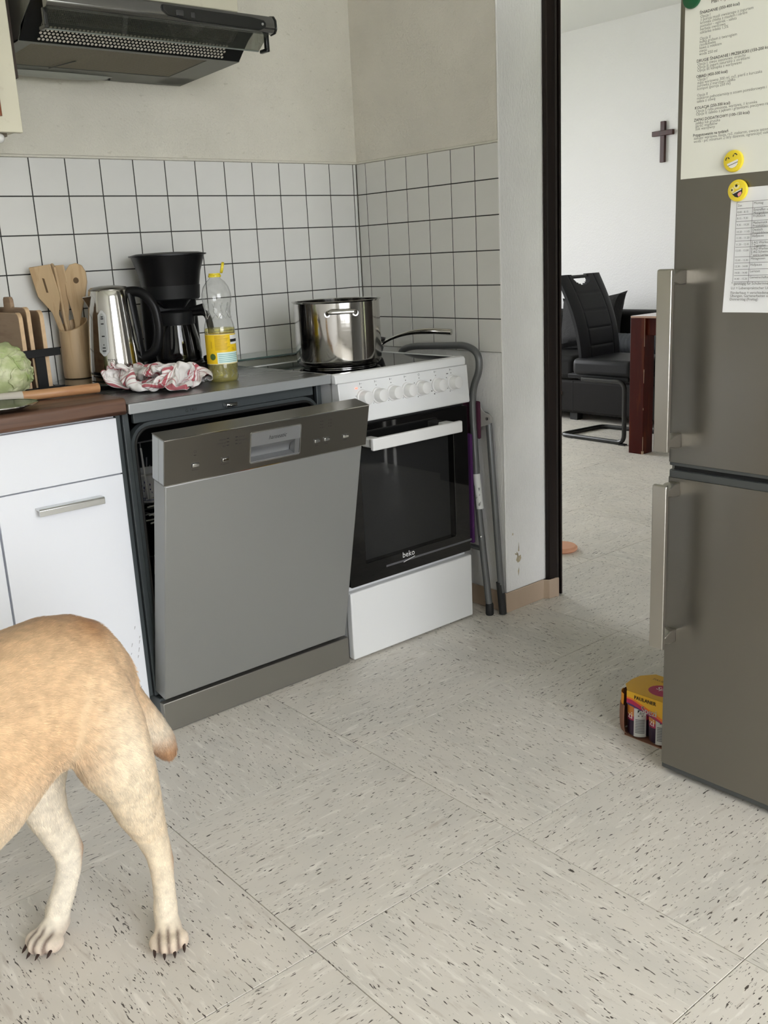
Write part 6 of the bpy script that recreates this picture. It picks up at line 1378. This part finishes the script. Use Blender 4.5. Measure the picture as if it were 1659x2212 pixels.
    4,5,6,7,4,16,4,-15,-16,11,2,-11,-15,-7,-5,-6,-1,-10,-9,-6,-10,-14,-12,-14,-10,-15,-29,-37,-41,-43,344,-29,-21,-7,-6,-10,-1,-6,2,5,6,7,4,-2,0,-1,2,13,2,21,-4,-9,-20,-7,0,6,14,-4,-17,-4,
    -8,-5,-4,-9,-13,-12,-16,2,-20,-27,8,-35,-38,-40,-33,-44,383,-28,-21,-16,-7,-7,1,-1,1,3,8,7,10,5,-2,-9,-11,4,27,9,-25,-34,-16,-2,14,23,9,-8,-8,-3,-9,-4,-6,-12,-15,-14,-10,-15,-26,4,-32,-31,-37,-39,
    -33,-40,416,-25,-21,-14,-10,-4,3,6,3,0,2,4,0,11,-3,-15,-18,11,29,-25,-37,-24,-1,25,15,20,1,-9,-10,1,-8,-4,-13,-19,-15,-13,-8,-23,-30,-18,-25,-30,-36,-37,-18,-8,408,-23,-14,-11,-8,0,0,-6,3,5,1,-3,
    1,6,-15,-16,3,7,-7,-32,-32,-8,32,16,13,15,-1,-9,-9,-9,5,-22,-21,-11,-6,-14,-25,-33,-31,-32,-16,-31,-27,-27,-29,13,423,-19,-3,-8,-7,-7,-6,1,-3,-14,17,-6,3,-11,-18,9,-3,-1,-30,-32,-21,18,26,20,6,5,
    6,-13,-7,-6,-19,-18,-14,-1,-20,-34,-25,-32,-31,-27,-19,-29,-19,-26,-22,-1,441,-5,5,-5,-6,-9,-16,-15,2,-9,23,-4,-10,-17,6,-27,13,-10,-26,-30,-10,13,37,21,7,0,-8,-5,-12,-14,-14,-12,-9,-22,-29,-34,-33,-21,-27,-26,
    -19,-22,-23,-17,-18,-15,466,-1,7,-6,-2,-21,-17,-15,-4,-2,21,-18,0,-11,-4,-23,-5,-7,-16,-16,-10,22,36,14,-10,1,-3,-6,-6,-23,-15,-8,-22,-34,-25,-37,-26,-28,-13,-22,-17,-15,-19,-16,-20,-16,467,9,8,-4,-24,-21,-23,10,
    2,-3,-10,4,-11,-4,-8,-22,-12,-16,4,-20,-6,35,12,8,8,0,-4,-13,-21,-30,6,-27,-36,-31,-20,-25,-30,-10,-16,-16,-16,-11,-17,-8,-12,-20,453,23,-1,-22,-24,-25,-16,10,4,3,-11,-3,-11,-10,1,-21,-11,-21,-12,-11,27,16,
    24,-13,6,2,-13,-8,-26,-1,-34,-25,-38,-31,-22,-13,-26,-5,-10,-11,-13,-9,-12,-10,-12,-17,463,10,-19,-28,-23,-24,-7,-8,0,13,12,-11,-15,-10,3,-28,-2,-13,-7,-15,20,28,-10,11,1,-6,-16,-16,-9,-15,-33,-25,-38,-34,-19,-18,
    -11,-12,-8,-12,-10,-1,-2,-12,-14,-21,478,-15,-34,-13,-24,-18,5,-11,-8,8,13,-4,-13,-18,5,-26,-4,1,-13,-9,24,19,-31,12,2,-10,-11,-10,-19,-26,-23,-25,-35,-28,-22,-15,-9,-11,-10,-13,-2,-8,-3,-7,-16,-26,482,-27,-32,-5,
    -16,-17,-14,-13,7,2,16,-4,-18,-4,0,-13,-10,-5,4,-11,29,-25,-13,-7,17,-4,-13,-25,-29,-24,-8,-26,-34,-18,-19,-15,-5,-15,-10,-9,1,-8,-18,-18,-7,-30,490,-29,-32,-11,-6,-15,-16,-7,-8,10,16,6,-22,-1,-7,-2,-15,-2,
    -23,29,16,-29,-22,-8,6,-9,-12,-24,-21,-7,-29,-23,-28,-14,-17,-9,-5,-13,-14,-8,-4,-16,-18,-20,-12,-30,503,-28,-33,-21,5,-16,-12,-14,5,-2,12,14,-17,-12,7,-4,-9,-12,1,20,-2,-20,-16,-17,-16,-6,4,-16,-18,-34,-21,-21,
    -21,-13,-18,-4,-13,-12,-13,-6,-12,-17,-20,-22,-18,-14,503,-28,-30,-28,4,-16,-7,-11,-10,9,12,5,-4,-10,4,-7,-15,1,-1,23,-14,-11,-10,-22,-15,-18,-15,0,-13,-28,-20,-23,-22,-14,-15,-1,-12,-14,-11,-11,-18,-20,-24,-9,-12,-16,
    500,-29,-29,-19,-6,-12,-4,-13,-14,-3,20,11,-7,-8,0,2,-12,-17,12,23,-10,-10,-15,-23,-15,-15,-22,-21,2,-24,-24,-22,-19,-15,-9,-12,-18,-1,-15,-18,-19,-21,-8,-14,-17,-7,502,-32,-30,-22,5,-18,0,-12,-17,-10,18,16,-9,-3,
    -5,-5,-18,1,15,28,-16,-16,-9,-19,-17,-16,-17,-21,-19,-19,-29,-17,-20,-9,-19,-18,-3,-21,-21,-21,-16,-15,5,-6,-19,-11,507,-31,-28,-27,5,-12,2,-11,-17,-18,15,22,-12,-1,-14,-9,0,9,18,12,-16,-18,-2,-15,-20,-16,-18,-21,
    -18,-27,-26,-26,-19,-18,-21,-7,-15,-28,-12,-9,-22,-17,6,8,-12,-18,504,-32,-25,-31,-3,-4,8,-15,-14,-21,12,21,-3,-7,-15,-1,7,10,17,-10,-18,-7,-6,-5,-18,-20,-24,-16,-31,-25,-23,-21,-21,-28,-21,-16,-17,-22,-14,1,-17,-18,
    10,5,0,-17,496,-32,-22,-32,-6,-1,7,-20,-16,-15,20,17,-10,-3,-7,2,7,10,-2,-16,-5,-4,-5,-11,-16,-22,-26,-29,-27,-16,-28,-18,-24,-27,-25,-22,-20,-20,-12,-1,-12,-11,12,-3,6,-1,487,-23,-27,-28,-5,-4,5,-20,-18,-16,
    23,11,-17,-12,6,3,6,3,-3,-3,4,-6,-4,-17,-21,-23,-25,-29,-28,-26,-19,-27,-17,-25,-26,-29,-22,-8,-15,-9,5,-13,0,-2,9,13,481,-18,-32,-31,-6,7,3,-18,-20,-18,24,2,-11,-14,-1,-3,5,2,2,7,5,-1,-10,-20,
    -21,-25,-31,-34,-22,-24,-15,-27,-26,-20,-25,-25,-12,-19,-10,2,-12,0,-16,6,18,11,468,-16,-26,-32,-11,15,5,-17,-28,-8,7,-2,-4,-13,-16,0,5,7,6,6,6,8,-19,-19,-21,-28,-31,-25,-32,-30,-1,-27,-30,-26,-26,-12,-21,-5,
    -10,-11,6,-18,5,-8,20,17,455,-10,-23,-32,-1,-10,19,-16,-23,-8,-9,-7,-14,-8,-6,6,-3,14,13,7,10,-3,-21,-22,-22,-30,-33,-29,-18,-32,-1,-24,-32,-30,-32,-3,-22,-2,-22,-9,14,1,0,-14,10,26,444,-4,-23,-28,5,-16,
    21,-12,-29,0,-10,-16,-12,-11,-11,0,7,23,-10,11,14,-8,-24,-14,-27,-33,-32,-29,-6,-23,-20,-12,-32,-27,-28,-15,-20,-12,-16,1,11,12,-4,-9,-5,26,442,-2,-24,-15,-4,-23,27,-5,-24,-25,-5,-1,-16,-8,-15,0,26,-10,9,-1,
    8,4,-32,-12,-34,-36,-25,-29,-16,-14,-18,-2,-29,-34,-27,-19,-15,-15,-6,9,8,6,1,-6,-16,21,431,3,-20,0,-24,-20,30,8,-32,-16,5,-24,-11,-5,-5,-6,-6,16,-11,-4,6,16,-29,-16,-36,-39,-22,-29,-22,-13,-13,10,-29,-36,
    -21,-12,-19,-12,-2,10,5,4,-6,5,-23,23,418,-2,-23,16,-31,-20,16,28,-13,-14,-30,0,-2,-18,-2,-5,-15,0,2,-17,11,14,-14,-33,-37,-28,-30,-26,-23,-13,-11,12,-30,-34,-6,-15,-20,-14,6,4,5,6,-12,-1,-17,21,416,-7,
    -24,21,-30,-21,8,17,21,-28,-12,4,-11,-11,-6,-16,-19,6,-12,2,-13,15,-5,-41,-43,-21,-32,-30,-6,-19,4,-7,-17,-34,2,-27,-11,-13,9,0,-10,0,2,0,-18,13,422,-3,-30,20,-30,-7,-2,22,18,-18,0,-5,-2,-33,-13,-24,
    6,-13,-2,7,-26,15,-2,-45,-46,-29,-28,-28,-1,-16,17,-7,-30,-19,-14,-14,-9,-17,-4,5,-11,-11,5,11,-12,10,421,1,-38,12,-30,8,3,1,30,5,-3,-5,-10,-33,-31,-7,-21,8,-4,3,-30,4,1,-45,-45,-32,-25,-11,-12,-6,
    9,-6,-21,-12,-16,-12,-12,-23,-6,3,-17,-11,1,7,6,5,420,-1,-40,4,-29,16,15,-6,29,17,1,-11,-24,-11,-29,-33,-13,14,-15,17,-42,-2,0,-44,-44,-30,-23,-20,-3,1,8,-5,-30,4,-15,-12,-23,-24,1,-11,-14,-13,-8,11,
    4,15,418,0,-36,-3,-29,6,29,-1,11,25,17,-22,-6,-30,-17,-26,-21,7,-5,1,-22,-33,6,-38,-45,-31,-24,-9,-5,6,-11,-10,-2,2,-10,-15,-24,-29,-12,1,-19,-18,-9,1,24,7,422,-3,-31,2,-38,1,32,13,-3,25,13,-7,
    -23,-21,-22,-23,0,-13,-6,19,-30,-41,-10,-29,-31,-37,-22,-7,2,-15,-5,1,-4,4,-5,-26,-17,-27,-25,6,-25,-16,-13,8,23,11,420,-9,-31,8,-33,-12,34,-2,14,24,2,-1,-28,-23,-19,-16,17,-22,6,-14,9,-49,-12,-51,-28,-19,
    -24,-12,-12,-4,-2,2,1,-4,-11,-18,-21,-17,-23,-7,-27,-19,-5,11,27,-9,437,-16,-30,4,-30,-12,15,21,9,-2,2,13,-27,-21,-2,-11,2,-13,1,2,-8,-40,-14,-46,-17,-19,-29,-20,-6,-11,-1,2,-4,0,-16,-15,-23,-20,-16,-17,
    -18,-26,-4,19,17,0,437,-26,-27,-1,-29,-18,12,13,-3,1,12,19,-14,-16,-1,-15,-17,13,-1,2,-15,-32,-21,-36,-18,-11,-21,-23,-18,0,-6,-3,-6,-17,-16,-10,-19,-20,-16,-24,-16,-21,-13,29,12,-2,439,-28,-18,-8,-27,-10,-13,0,
    8,24,-5,21,-24,5,-3,-19,11,-3,-13,-2,-16,-23,-15,-30,-13,-16,-4,-21,-18,-18,11,-18,-30,-23,-5,-9,-14,-23,-13,-24,-18,-18,-18,30,19,-3,427,-25,-9,-27,-2,-8,-6,-6,-2,11,25,18,-8,-17,-19,-5,-4,-1,-22,-14,-13,-1,
    -20,-23,-17,-14,-5,1,-15,-16,-31,-26,-13,0,-17,-15,-13,-28,-13,-15,-13,-26,-19,21,27,-1,440,-24,-18,-6,3,-9,-5,-1,-9,-6,16,22,-17,11,-20,-21,0,-21,-6,-22,-18,-14,-25,-13,-1,-9,-6,-12,-18,-31,-21,6,-13,-26,2,-16,
    -14,-27,-24,-7,-14,-23,-21,5,34,1,448,-23,-7,3,9,-3,-10,-8,-4,-8,-7,6,17,-13,-22,-21,-23,-7,-18,-24,-26,-11,-7,-6,-10,-10,-10,-10,-23,-16,-35,-1,4,6,-21,-13,-12,-6,-27,-17,-21,-17,-27,-8,31,11,455,-20,4,8,
    10,1,-5,-12,-5,-7,-2,-2,-9,-11,-9,-17,-23,-18,-26,-26,-19,-19,-17,-16,-15,-11,-8,-15,-5,-32,-5,-15,0,8,3,-2,-26,-19,-7,-6,-20,-28,-26,-19,2,31,461,-2,-13,0,11,-2,-9,-15,-10,-7,-9,-7,-3,-2,-9,-12,-10,-19,
    -30,-29,-28,-22,-18,-16,-17,-14,2,-11,-31,-9,-22,1,1,4,11,-4,-2,-26,-9,1,-10,-19,-25,-31,-24,11], [
    5,4,15,-2,3,-10,-11,17,4,8,7,7,16,12,12,-12,6,4,6,23,-4,20,4,-2,-10,3,15,-25,4,-10,-2,-1,-1,-3,12,-10,1,-8,-16,7,-18,-15,-3,6,12,0,-58,8,13,-14,-14,2,12,17,11,4,-15,0,3,19,
    11,20,-23,8,13,22,5,5,15,3,-10,3,-12,11,4,-6,-9,2,-5,-16,10,11,0,-24,-21,-12,-18,0,-1,1,11,20,-71,36,-29,19,-13,5,13,-1,20,7,-3,-3,-3,1,13,6,-19,14,30,9,-9,11,14,1,5,-4,-13,6,
    7,-8,24,-1,-22,-8,-15,1,0,-27,-8,-12,6,-9,-1,0,18,22,-74,33,-31,15,-1,14,9,0,-10,7,8,8,5,-23,14,1,-13,32,22,1,-9,9,12,1,-1,-1,-2,3,-5,33,9,-24,8,-9,-12,-6,-21,-23,-5,-2,11,9,
    7,3,-14,1,-66,37,-28,26,-2,8,20,-11,-12,-12,14,8,6,-15,6,-6,2,28,23,-11,5,14,-3,0,-1,1,-4,5,22,24,-20,9,-5,-17,-20,20,-17,-17,-11,-2,14,9,-4,8,-8,-8,-76,38,-24,20,8,4,20,-8,-17,-17,
    14,6,8,-7,-11,-1,12,27,21,-17,8,10,2,-9,8,-3,-9,16,36,-19,-4,0,3,-25,26,6,-16,-17,-14,6,7,11,-4,-10,11,-11,-84,36,-15,9,20,1,16,-6,-23,-21,13,14,-1,-12,-13,5,31,22,11,-18,7,3,8,10,
    -16,-6,5,30,5,-26,-1,25,-31,28,-5,14,-11,-4,-12,-17,-8,12,11,-14,9,-10,-77,28,12,-8,18,16,-8,7,-26,-25,21,3,-6,-10,-5,15,33,15,2,-15,6,6,14,0,-3,-21,25,22,-32,-7,-4,16,21,9,-13,20,5,-17,
    -18,5,-9,-25,12,-13,24,-26,-60,19,25,-9,23,19,-26,1,-29,-10,23,-15,-5,11,-4,17,26,14,-11,-14,9,7,3,6,-20,30,16,-32,-23,-8,23,22,26,-19,19,9,-14,1,-20,8,-15,-10,-7,-7,29,-31,-58,28,4,20,24,13,
    -24,-32,-26,26,-12,-12,20,4,-2,21,10,6,-11,-7,10,-8,8,-3,25,19,-39,-27,-5,25,24,20,19,2,-11,-4,13,-21,1,-10,-15,-9,-10,0,28,-19,-63,29,23,1,28,7,-29,-24,-26,9,-8,-5,20,9,8,-1,23,-8,-6,-9,
    -1,5,9,6,29,-39,-32,12,22,28,-7,15,19,20,-2,-18,2,-9,-20,-8,-16,-8,-9,25,11,-26,-32,21,-15,33,29,3,-25,-19,-25,-17,-11,18,18,-7,8,12,21,9,-3,0,6,2,-8,-9,-32,-23,25,30,10,21,11,18,5,4,
    -14,-4,-9,-16,-19,-14,-15,-7,27,9,-3,-28,7,-19,9,28,27,9,-22,-20,-22,-22,-13,7,9,7,1,7,12,7,-4,-2,3,1,-8,-30,-6,37,29,28,13,7,17,-25,-2,7,-9,-4,-14,-19,-14,-6,0,11,10,-3,-22,-26,19,-24,
    25,23,22,14,-15,-16,-19,-20,-20,8,2,-11,1,1,1,6,6,-7,-6,-4,-3,19,29,39,29,21,6,-17,-11,-10,4,-11,1,-14,-11,-3,9,0,-1,-5,-20,-19,-17,0,1,-11,28,21,18,19,-12,-8,-15,-16,-16,-14,-6,-3,0,-3,
    -1,2,13,-3,9,-20,33,32,28,38,26,1,-4,-15,-14,-12,-15,0,-14,4,5,4,-1,-6,-23,-23,-23,-9,12,0,-15,-7,19,24,20,15,11,-3,-11,-13,-11,-10,-6,3,0,0,-2,-10,4,-18,-7,36,31,37,31,11,-7,6,-12,-15,
    -11,-4,-12,-16,-11,-6,0,9,-11,-10,-24,3,-4,-2,-27,-1,9,-6,17,11,20,16,14,1,12,2,-10,-8,-9,-10,-6,5,4,-14,-17,-17,27,22,31,32,19,-8,-2,7,-14,-2,-12,-13,-18,-10,-3,12,-12,-28,-18,-3,13,-20,-9,-3,
    25,-11,-5,-10,17,6,13,16,9,11,11,14,10,-7,-8,-20,-16,10,2,-19,-15,-1,19,31,26,24,-8,7,11,-7,-7,-9,-17,-19,-6,7,-5,-22,-30,-22,-8,14,23,-22,-8,2,33,-34,-3,-2,22,5,2,19,18,14,12,9,1,-15,
    2,-23,-6,15,-30,12,-21,11,18,28,31,10,-13,12,8,-6,-14,-15,-21,2,3,-8,-31,-30,-12,1,-11,16,27,-17,-19,15,10,-32,-1,17,3,6,8,17,18,13,5,-6,10,6,-19,-12,23,-33,-3,-1,0,14,6,34,29,6,-26,8,
    16,-7,-22,-16,15,-2,-19,-36,-24,2,-14,-9,-7,17,24,-3,-22,1,16,-26,17,-11,27,3,-3,20,-6,4,9,8,11,8,-20,27,-20,-7,-6,-7,1,0,20,35,10,10,-23,-1,10,-4,-24,21,0,-18,-41,-23,-12,9,-8,-20,15,2,
    17,-8,5,-18,13,-9,18,-28,21,2,23,-3,-2,1,5,13,7,-2,27,-13,-13,13,-19,-7,9,-1,30,28,-6,17,-12,-10,-11,-10,17,1,-10,-37,-22,-10,-14,-11,8,-7,23,1,-10,15,3,-11,-11,-4,15,-26,17,30,20,1,6,-8,
    -6,-6,4,20,19,-20,-8,15,-11,-13,10,11,34,1,28,-23,-7,-10,-11,13,-15,-2,-18,-22,-4,-15,-15,-20,-4,30,4,5,-1,10,-2,-9,-15,-6,2,1,35,27,17,8,-4,-7,-7,-12,5,19,2,-15,-27,27,2,-9,0,24,15,32,
    -4,-17,1,-11,-5,-10,11,-35,-19,4,-7,-15,-15,-28,3,25,11,-1,7,4,-2,-10,-10,-7,-9,36,32,11,16,-6,13,-9,-7,-3,-12,5,5,-6,-26,7,12,-2,8,30,28,14,-25,-13,-10,-7,-1,13,-26,-33,9,-4,-9,-4,-15,-23,
    -3,12,7,3,-1,5,7,3,-12,-4,7,36,9,25,2,16,-6,-6,0,-10,-5,-2,0,0,-22,-6,6,4,20,36,25,-23,-1,-6,-12,-1,-4,-20,-24,-14,5,-4,-1,-3,-13,-15,1,-12,7,5,-4,0,10,7,15,-13,15,27,0,26,
    18,3,2,-8,-1,-13,1,-2,-2,-5,-20,-8,2,17,20,39,-5,-17,-14,5,-4,-11,-18,-12,-14,-7,-6,-3,-1,-3,-10,-12,15,-8,-10,0,10,-7,1,11,23,0,10,21,-6,26,22,14,2,-10,-6,-7,-4,-7,0,0,-21,-7,2,18,
    24,9,-15,-13,-2,10,-13,1,-16,-22,-20,-1,3,-2,-5,-8,-10,-12,21,2,-5,-14,13,5,-9,14,24,6,3,17,-6,19,23,12,9,2,-9,-11,0,-9,-14,10,-23,-3,6,19,17,-12,-25,-4,16,-10,3,-9,-24,-20,-3,-2,-6,-1,
    2,-2,-9,-13,10,-2,-4,11,-4,3,10,13,19,24,-19,19,-5,7,24,11,13,9,-12,-3,-3,-17,-17,19,-20,-4,3,26,-2,-21,-24,-1,19,0,-14,-10,-12,-15,15,-18,-9,0,4,1,-2,-17,-5,-2,10,8,12,10,10,6,23,20,
    -37,16,6,7,9,20,16,3,-3,-15,2,-16,-18,24,-17,-13,12,11,-8,-6,-26,11,0,-4,-14,-16,-15,-1,2,-3,-5,-1,5,6,-3,-3,-5,6,8,10,15,10,-11,17,16,18,-50,12,2,10,16,16,19,3,1,-14,-2,-14,-16,20,
    -8,-9,0,-1,-10,-6,-3,-12,2,-5,-15,-5,-15,-1,-6,18,-5,-4,6,-2,8,-7,8,-1,-1,6,8,9,18,10,8,14,-57,4,6,8,17,20,21,5,4,-10,-8,-11,-14,19,-6,-1,-9,-7,-15,-11,-1,2,-15,-6,-13,-5,-6,9,
    -11,3,4,10,5,-2,-5,12,9,-5,1,16,3,3,14,10,4,15,-62,2,-2,6,22,22,16,6,10,-4,-14,-6,-23,20,5,-5,-7,-21,-16,-9,0,7,-14,-17,-3,1,9,-3,-3,0,-12,9,12,4,-2,0,10,3,8,21,2,-6,
    10,14,3,11,-74,2,-5,10,22,27,12,5,9,-2,-8,-14,-16,12,11,-7,-16,-29,-8,-1,10,-1,-12,-15,4,7,9,-6,-3,-12,5,7,-2,10,-1,-2,10,6,8,19,-9,8,8,4,13,13,-91,1,-6,11,28,29,16,3,10,-7,
    -9,-19,0,0,-4,-10,-14,-23,-6,17,9,-14,-12,2,10,6,-8,0,-5,-17,22,3,1,0,6,1,9,11,-7,12,12,-4,12,4,14,11,-108,2,-2,9,29,29,17,11,13,-9,-11,-25,-11,-1,3,-4,-25,-11,3,15,6,-15,-8,15,
    -2,-2,1,0,-29,1,29,6,-2,6,5,-4,20,-15,12,12,2,11,5,7,0,15,-118,16,-14,9,28,29,21,14,6,7,-20,-22,-15,-2,-4,-8,-9,-9,17,10,-9,-13,4,-8,3,-3,-7,7,-21,-1,33,6,6,0,-1,10,12,-7,
    14,-2,16,2,4,15,-4,0,-118,26,-17,4,35,30,20,28,-11,5,-22,-20,-4,3,-9,-8,-11,-1,6,16,-8,-16,-6,-12,4,-12,-6,6,6,-10,31,11,3,7,-4,15,11,-8,2,10,9,7,4,13,4,-5,-130,31,-5,-16,33,30,
    21,32,9,-17,-25,-18,7,9,-6,-21,0,10,-7,-6,9,-18,-6,-23,4,-8,-12,5,-2,18,15,21,-1,18,-7,24,4,-2,2,11,7,-8,8,11,15,-4,-143,31,3,-29,32,20,25,35,25,-9,-26,-23,1,11,-7,-20,12,-14,5,-15,
    17,-20,-8,-26,-3,10,-25,0,14,1,19,22,13,4,9,26,-14,10,16,-4,-5,7,-9,18,21,4,-160,33,8,-32,22,26,20,36,15,23,-32,-5,-1,-7,-28,25,-11,4,-13,-13,6,-13,-10,-28,-2,6,-26,0,16,1,17,18,13,4,
    26,7,0,23,8,-9,-6,-3,6,9,9,18,-162,32,6,-27,12,27,31,19,31,20,-7,-13,-21,-25,17,-8,19,-3,-17,-9,-19,4,-28,-7,7,-23,-15,14,-9,-3,22,16,11,11,39,-3,19,25,1,-7,-9,-8,9,11,7,4,-151,31,
    5,-22,2,27,33,29,25,-6,20,-31,-25,-11,16,15,15,-8,-9,-26,-15,8,-40,12,-3,-30,-2,-5,10,-5,3,10,30,14,24,23,17,24,-9,-13,1,-11,13,12,4,-10,-139,33,1,-21,7,28,22,22,27,21,13,-28,-36,11,15,-13,
    15,10,-18,-24,-10,-14,-42,-1,17,-23,-13,-1,7,9,9,7,8,34,30,22,14,20,-14,-17,6,-7,8,23,-3,-21,-133,37,6,-38,13,29,25,30,-1,33,20,-30,-10,12,-16,6,13,6,-19,-28,-3,-29,-48,8,11,-16,0,-16,8,17,
    18,12,-5,35,18,22,27,-3,4,-14,7,-8,2,22,3,-31,-128,41,4,-41,2,38,27,25,5,22,20,-14,16,-35,15,-9,19,-1,-18,-27,2,-27,-57,15,-12,-13,12,-3,11,6,17,5,14,34,13,9,24,17,-16,-13,16,-2,-5,23,
    3,-28,-127,35,4,-42,2,37,21,26,23,1,18,19,-16,2,-1,-9,12,-14,3,-44,1,-15,-49,10,-22,-11,3,16,-1,13,1,9,33,29,14,8,19,19,-10,-24,16,4,-2,19,2,-28,-131,32,6,-30,-9,38,13,26,25,-2,20,27,
    -2,2,2,-9,-14,15,-29,-18,-29,-6,-45,25,-25,-14,0,17,-4,3,2,30,35,10,22,3,24,7,4,-29,4,12,5,20,-8,-19,-136,29,5,-27,1,32,5,23,15,8,25,30,14,-5,-3,-16,-7,-6,-15,-29,-24,-7,-18,5,-15,-29,
    7,15,8,-9,23,35,26,17,20,-15,13,21,5,-26,-13,12,16,23,-6,-27,-135,26,6,-30,1,31,15,-1,14,29,26,14,14,-5,-4,9,-18,-16,-17,-20,-37,-14,-14,-2,17,-32,-1,11,19,5,29,29,15,22,8,-9,4,22,14,-18,
    -16,1,27,17,-14,-28,-124,16,13,-29,-9,19,9,9,25,27,17,14,4,-1,15,-2,-7,-16,-20,-21,-28,-21,-29,-3,6,13,-18,7,10,29,33,27,16,4,10,2,1,18,11,-4,-20,4,23,12,-24,-30,-109,4,20,-26,-9,2,4,17,
    21,12,19,23,6,25,-24,-2,12,-9,-18,-20,-25,-26,-23,-6,17,-9,0,14,16,12,36,14,5,14,9,14,4,10,8,3,-10,-10,25,12,-26,-29,-125,7,12,7,12,-4,-10,-15,18,22,3,21,27,17,-17,-14,13,11,-16,-24,-24,-31,
    -16,-2,11,9,0,11,21,17,-18,28,-10,27,13,20,18,3,3,8,-6,-1,12,20,-28,-31,-117,-2,16,8,11,-1,-12,-16,0,15,17,3,17,24,-12,-14,18,-8,3,-23,-16,-20,-6,-3,18,-1,4,11,16,-8,1,-1,20,5,9,16,
    31,4,6,12,-4,5,12,21,-16,-40,-112,-2,15,3,8,-1,-9,-2,-9,-4,7,19,13,18,12,-8,-13,-30,6,11,-10,-15,-10,20,6,-2,0,9,3,-22,14,16,-10,17,12,15,-1,22,19,14,-10,5,11,22,-2,-38,-118,6,-1,7,
    6,7,1,-3,-1,0,-7,-6,8,12,0,-11,-11,-11,-7,3,15,9,2,-9,1,1,-3,15,-13,-3,27,-9,6,10,22,14,9,-21,19,31,12,-16,3,23,22,-25,-132,-9,-5,-4,-1,2,3,-1,-1,1,-1,1,-1,1,-1,9,21,21,
    0,1,0,0,4,-11,-7,-3,-11,-16,9,25,15,6,1,-3,8,20,13,-3,-24,25,19,23,-19,5,20,10])]
TW = np.stack(TW, 1)
TNX, TNY = 46, 58
an = math.radians(200); sc_ = 1.02
tv = [(-1.022+sc_*(x*math.cos(an)-y*math.sin(an)), -.405+sc_*(x*math.sin(an)+y*math.cos(an)), .8515+z*1.08) for x, y, z in TW]
tv = [(x, y, z+.0172*min(1, max(0, (.157-math.hypot(x+1.07, y+.170))/.016))) for x, y, z in tv]
tf = [(j*TNX+i, j*TNX+i+1, (j+1)*TNX+i+1, (j+1)*TNX+i) for j in range(TNY-1) for i in range(TNX-1)]
tmb = MB().add(tv, tf)
tm_ = bpy.data.materials.new('red_striped_towelling'); tm_.use_nodes = True; N = tm_.node_tree.nodes; L = tm_.node_tree.links; b_ = N['Principled BSDF']
uvn = N.new('ShaderNodeUVMap'); uvn.uv_map = 'weave'; sx_ = N.new('ShaderNodeSeparateXYZ'); L.new(uvn.outputs[0], sx_.inputs[0])
def mth(op, a, b=None):
    n = N.new('ShaderNodeMath'); n.operation = op
    for k, q in enumerate((a, b)):
        if q is None: continue
        if hasattr(q, 'links'): L.new(q, n.inputs[k])
        else: n.inputs[k].default_value = q
    return n.outputs[0]
def stripes(ax, per, off):
    f = mth('FRACT', mth('ADD', mth('MULTIPLY', sx_.outputs[ax], 1/per), off))
    out_ = None
    for c, w, g in ((.40, .036, .95), (.31, .010, .7), (.49, .010, .7), (.56, .007, .5), (.24, .007, .5)):
        k = mth('MULTIPLY', mth('LESS_THAN', mth('ABSOLUTE', mth('SUBTRACT', f, c)), w), g); out_ = k if out_ is None else mth('MAXIMUM', out_, k)
    return out_
sa_, sb_ = stripes(0, .135, .12), stripes(1, .135, .30)
tot = mth('MINIMUM', mth('ADD', mth('MULTIPLY', sa_, .9), mth('MULTIPLY', sb_, .9)), .95)
mx = N.new('ShaderNodeMix'); mx.data_type = 'RGBA'; mx.inputs[6].default_value = (.78, .76, .74, 1); mx.inputs[7].default_value = (.36, .010, .035, 1); L.new(tot, mx.inputs[0]); L.new(mx.outputs[2], b_.inputs['Base Color'])
b_.inputs['Roughness'].default_value = .9; b_.inputs['Sheen Weight'].default_value = .2
tw = O('dish_towel', tmb, tm_, None, label='crumpled white dish towel with red check stripes on the dishwasher top', cat='towel', ang=0)
uvl = tw.data.uv_layers.new(name='weave'); vi_ = np.empty(len(tw.data.loops), int); tw.data.loops.foreach_get('vertex_index', vi_)
uvl.data.foreach_set('uv', np.c_[(vi_ % TNX)/(TNX-1)*.44, (vi_//TNX)/(TNY-1)*.56].ravel())
so = tw.modifiers.new('thick', 'SOLIDIFY'); so.thickness = .0012; so.offset = 0
sb2 = tw.modifiers.new('sub', 'SUBSURF'); sb2.levels = 1; sb2.render_levels = 1
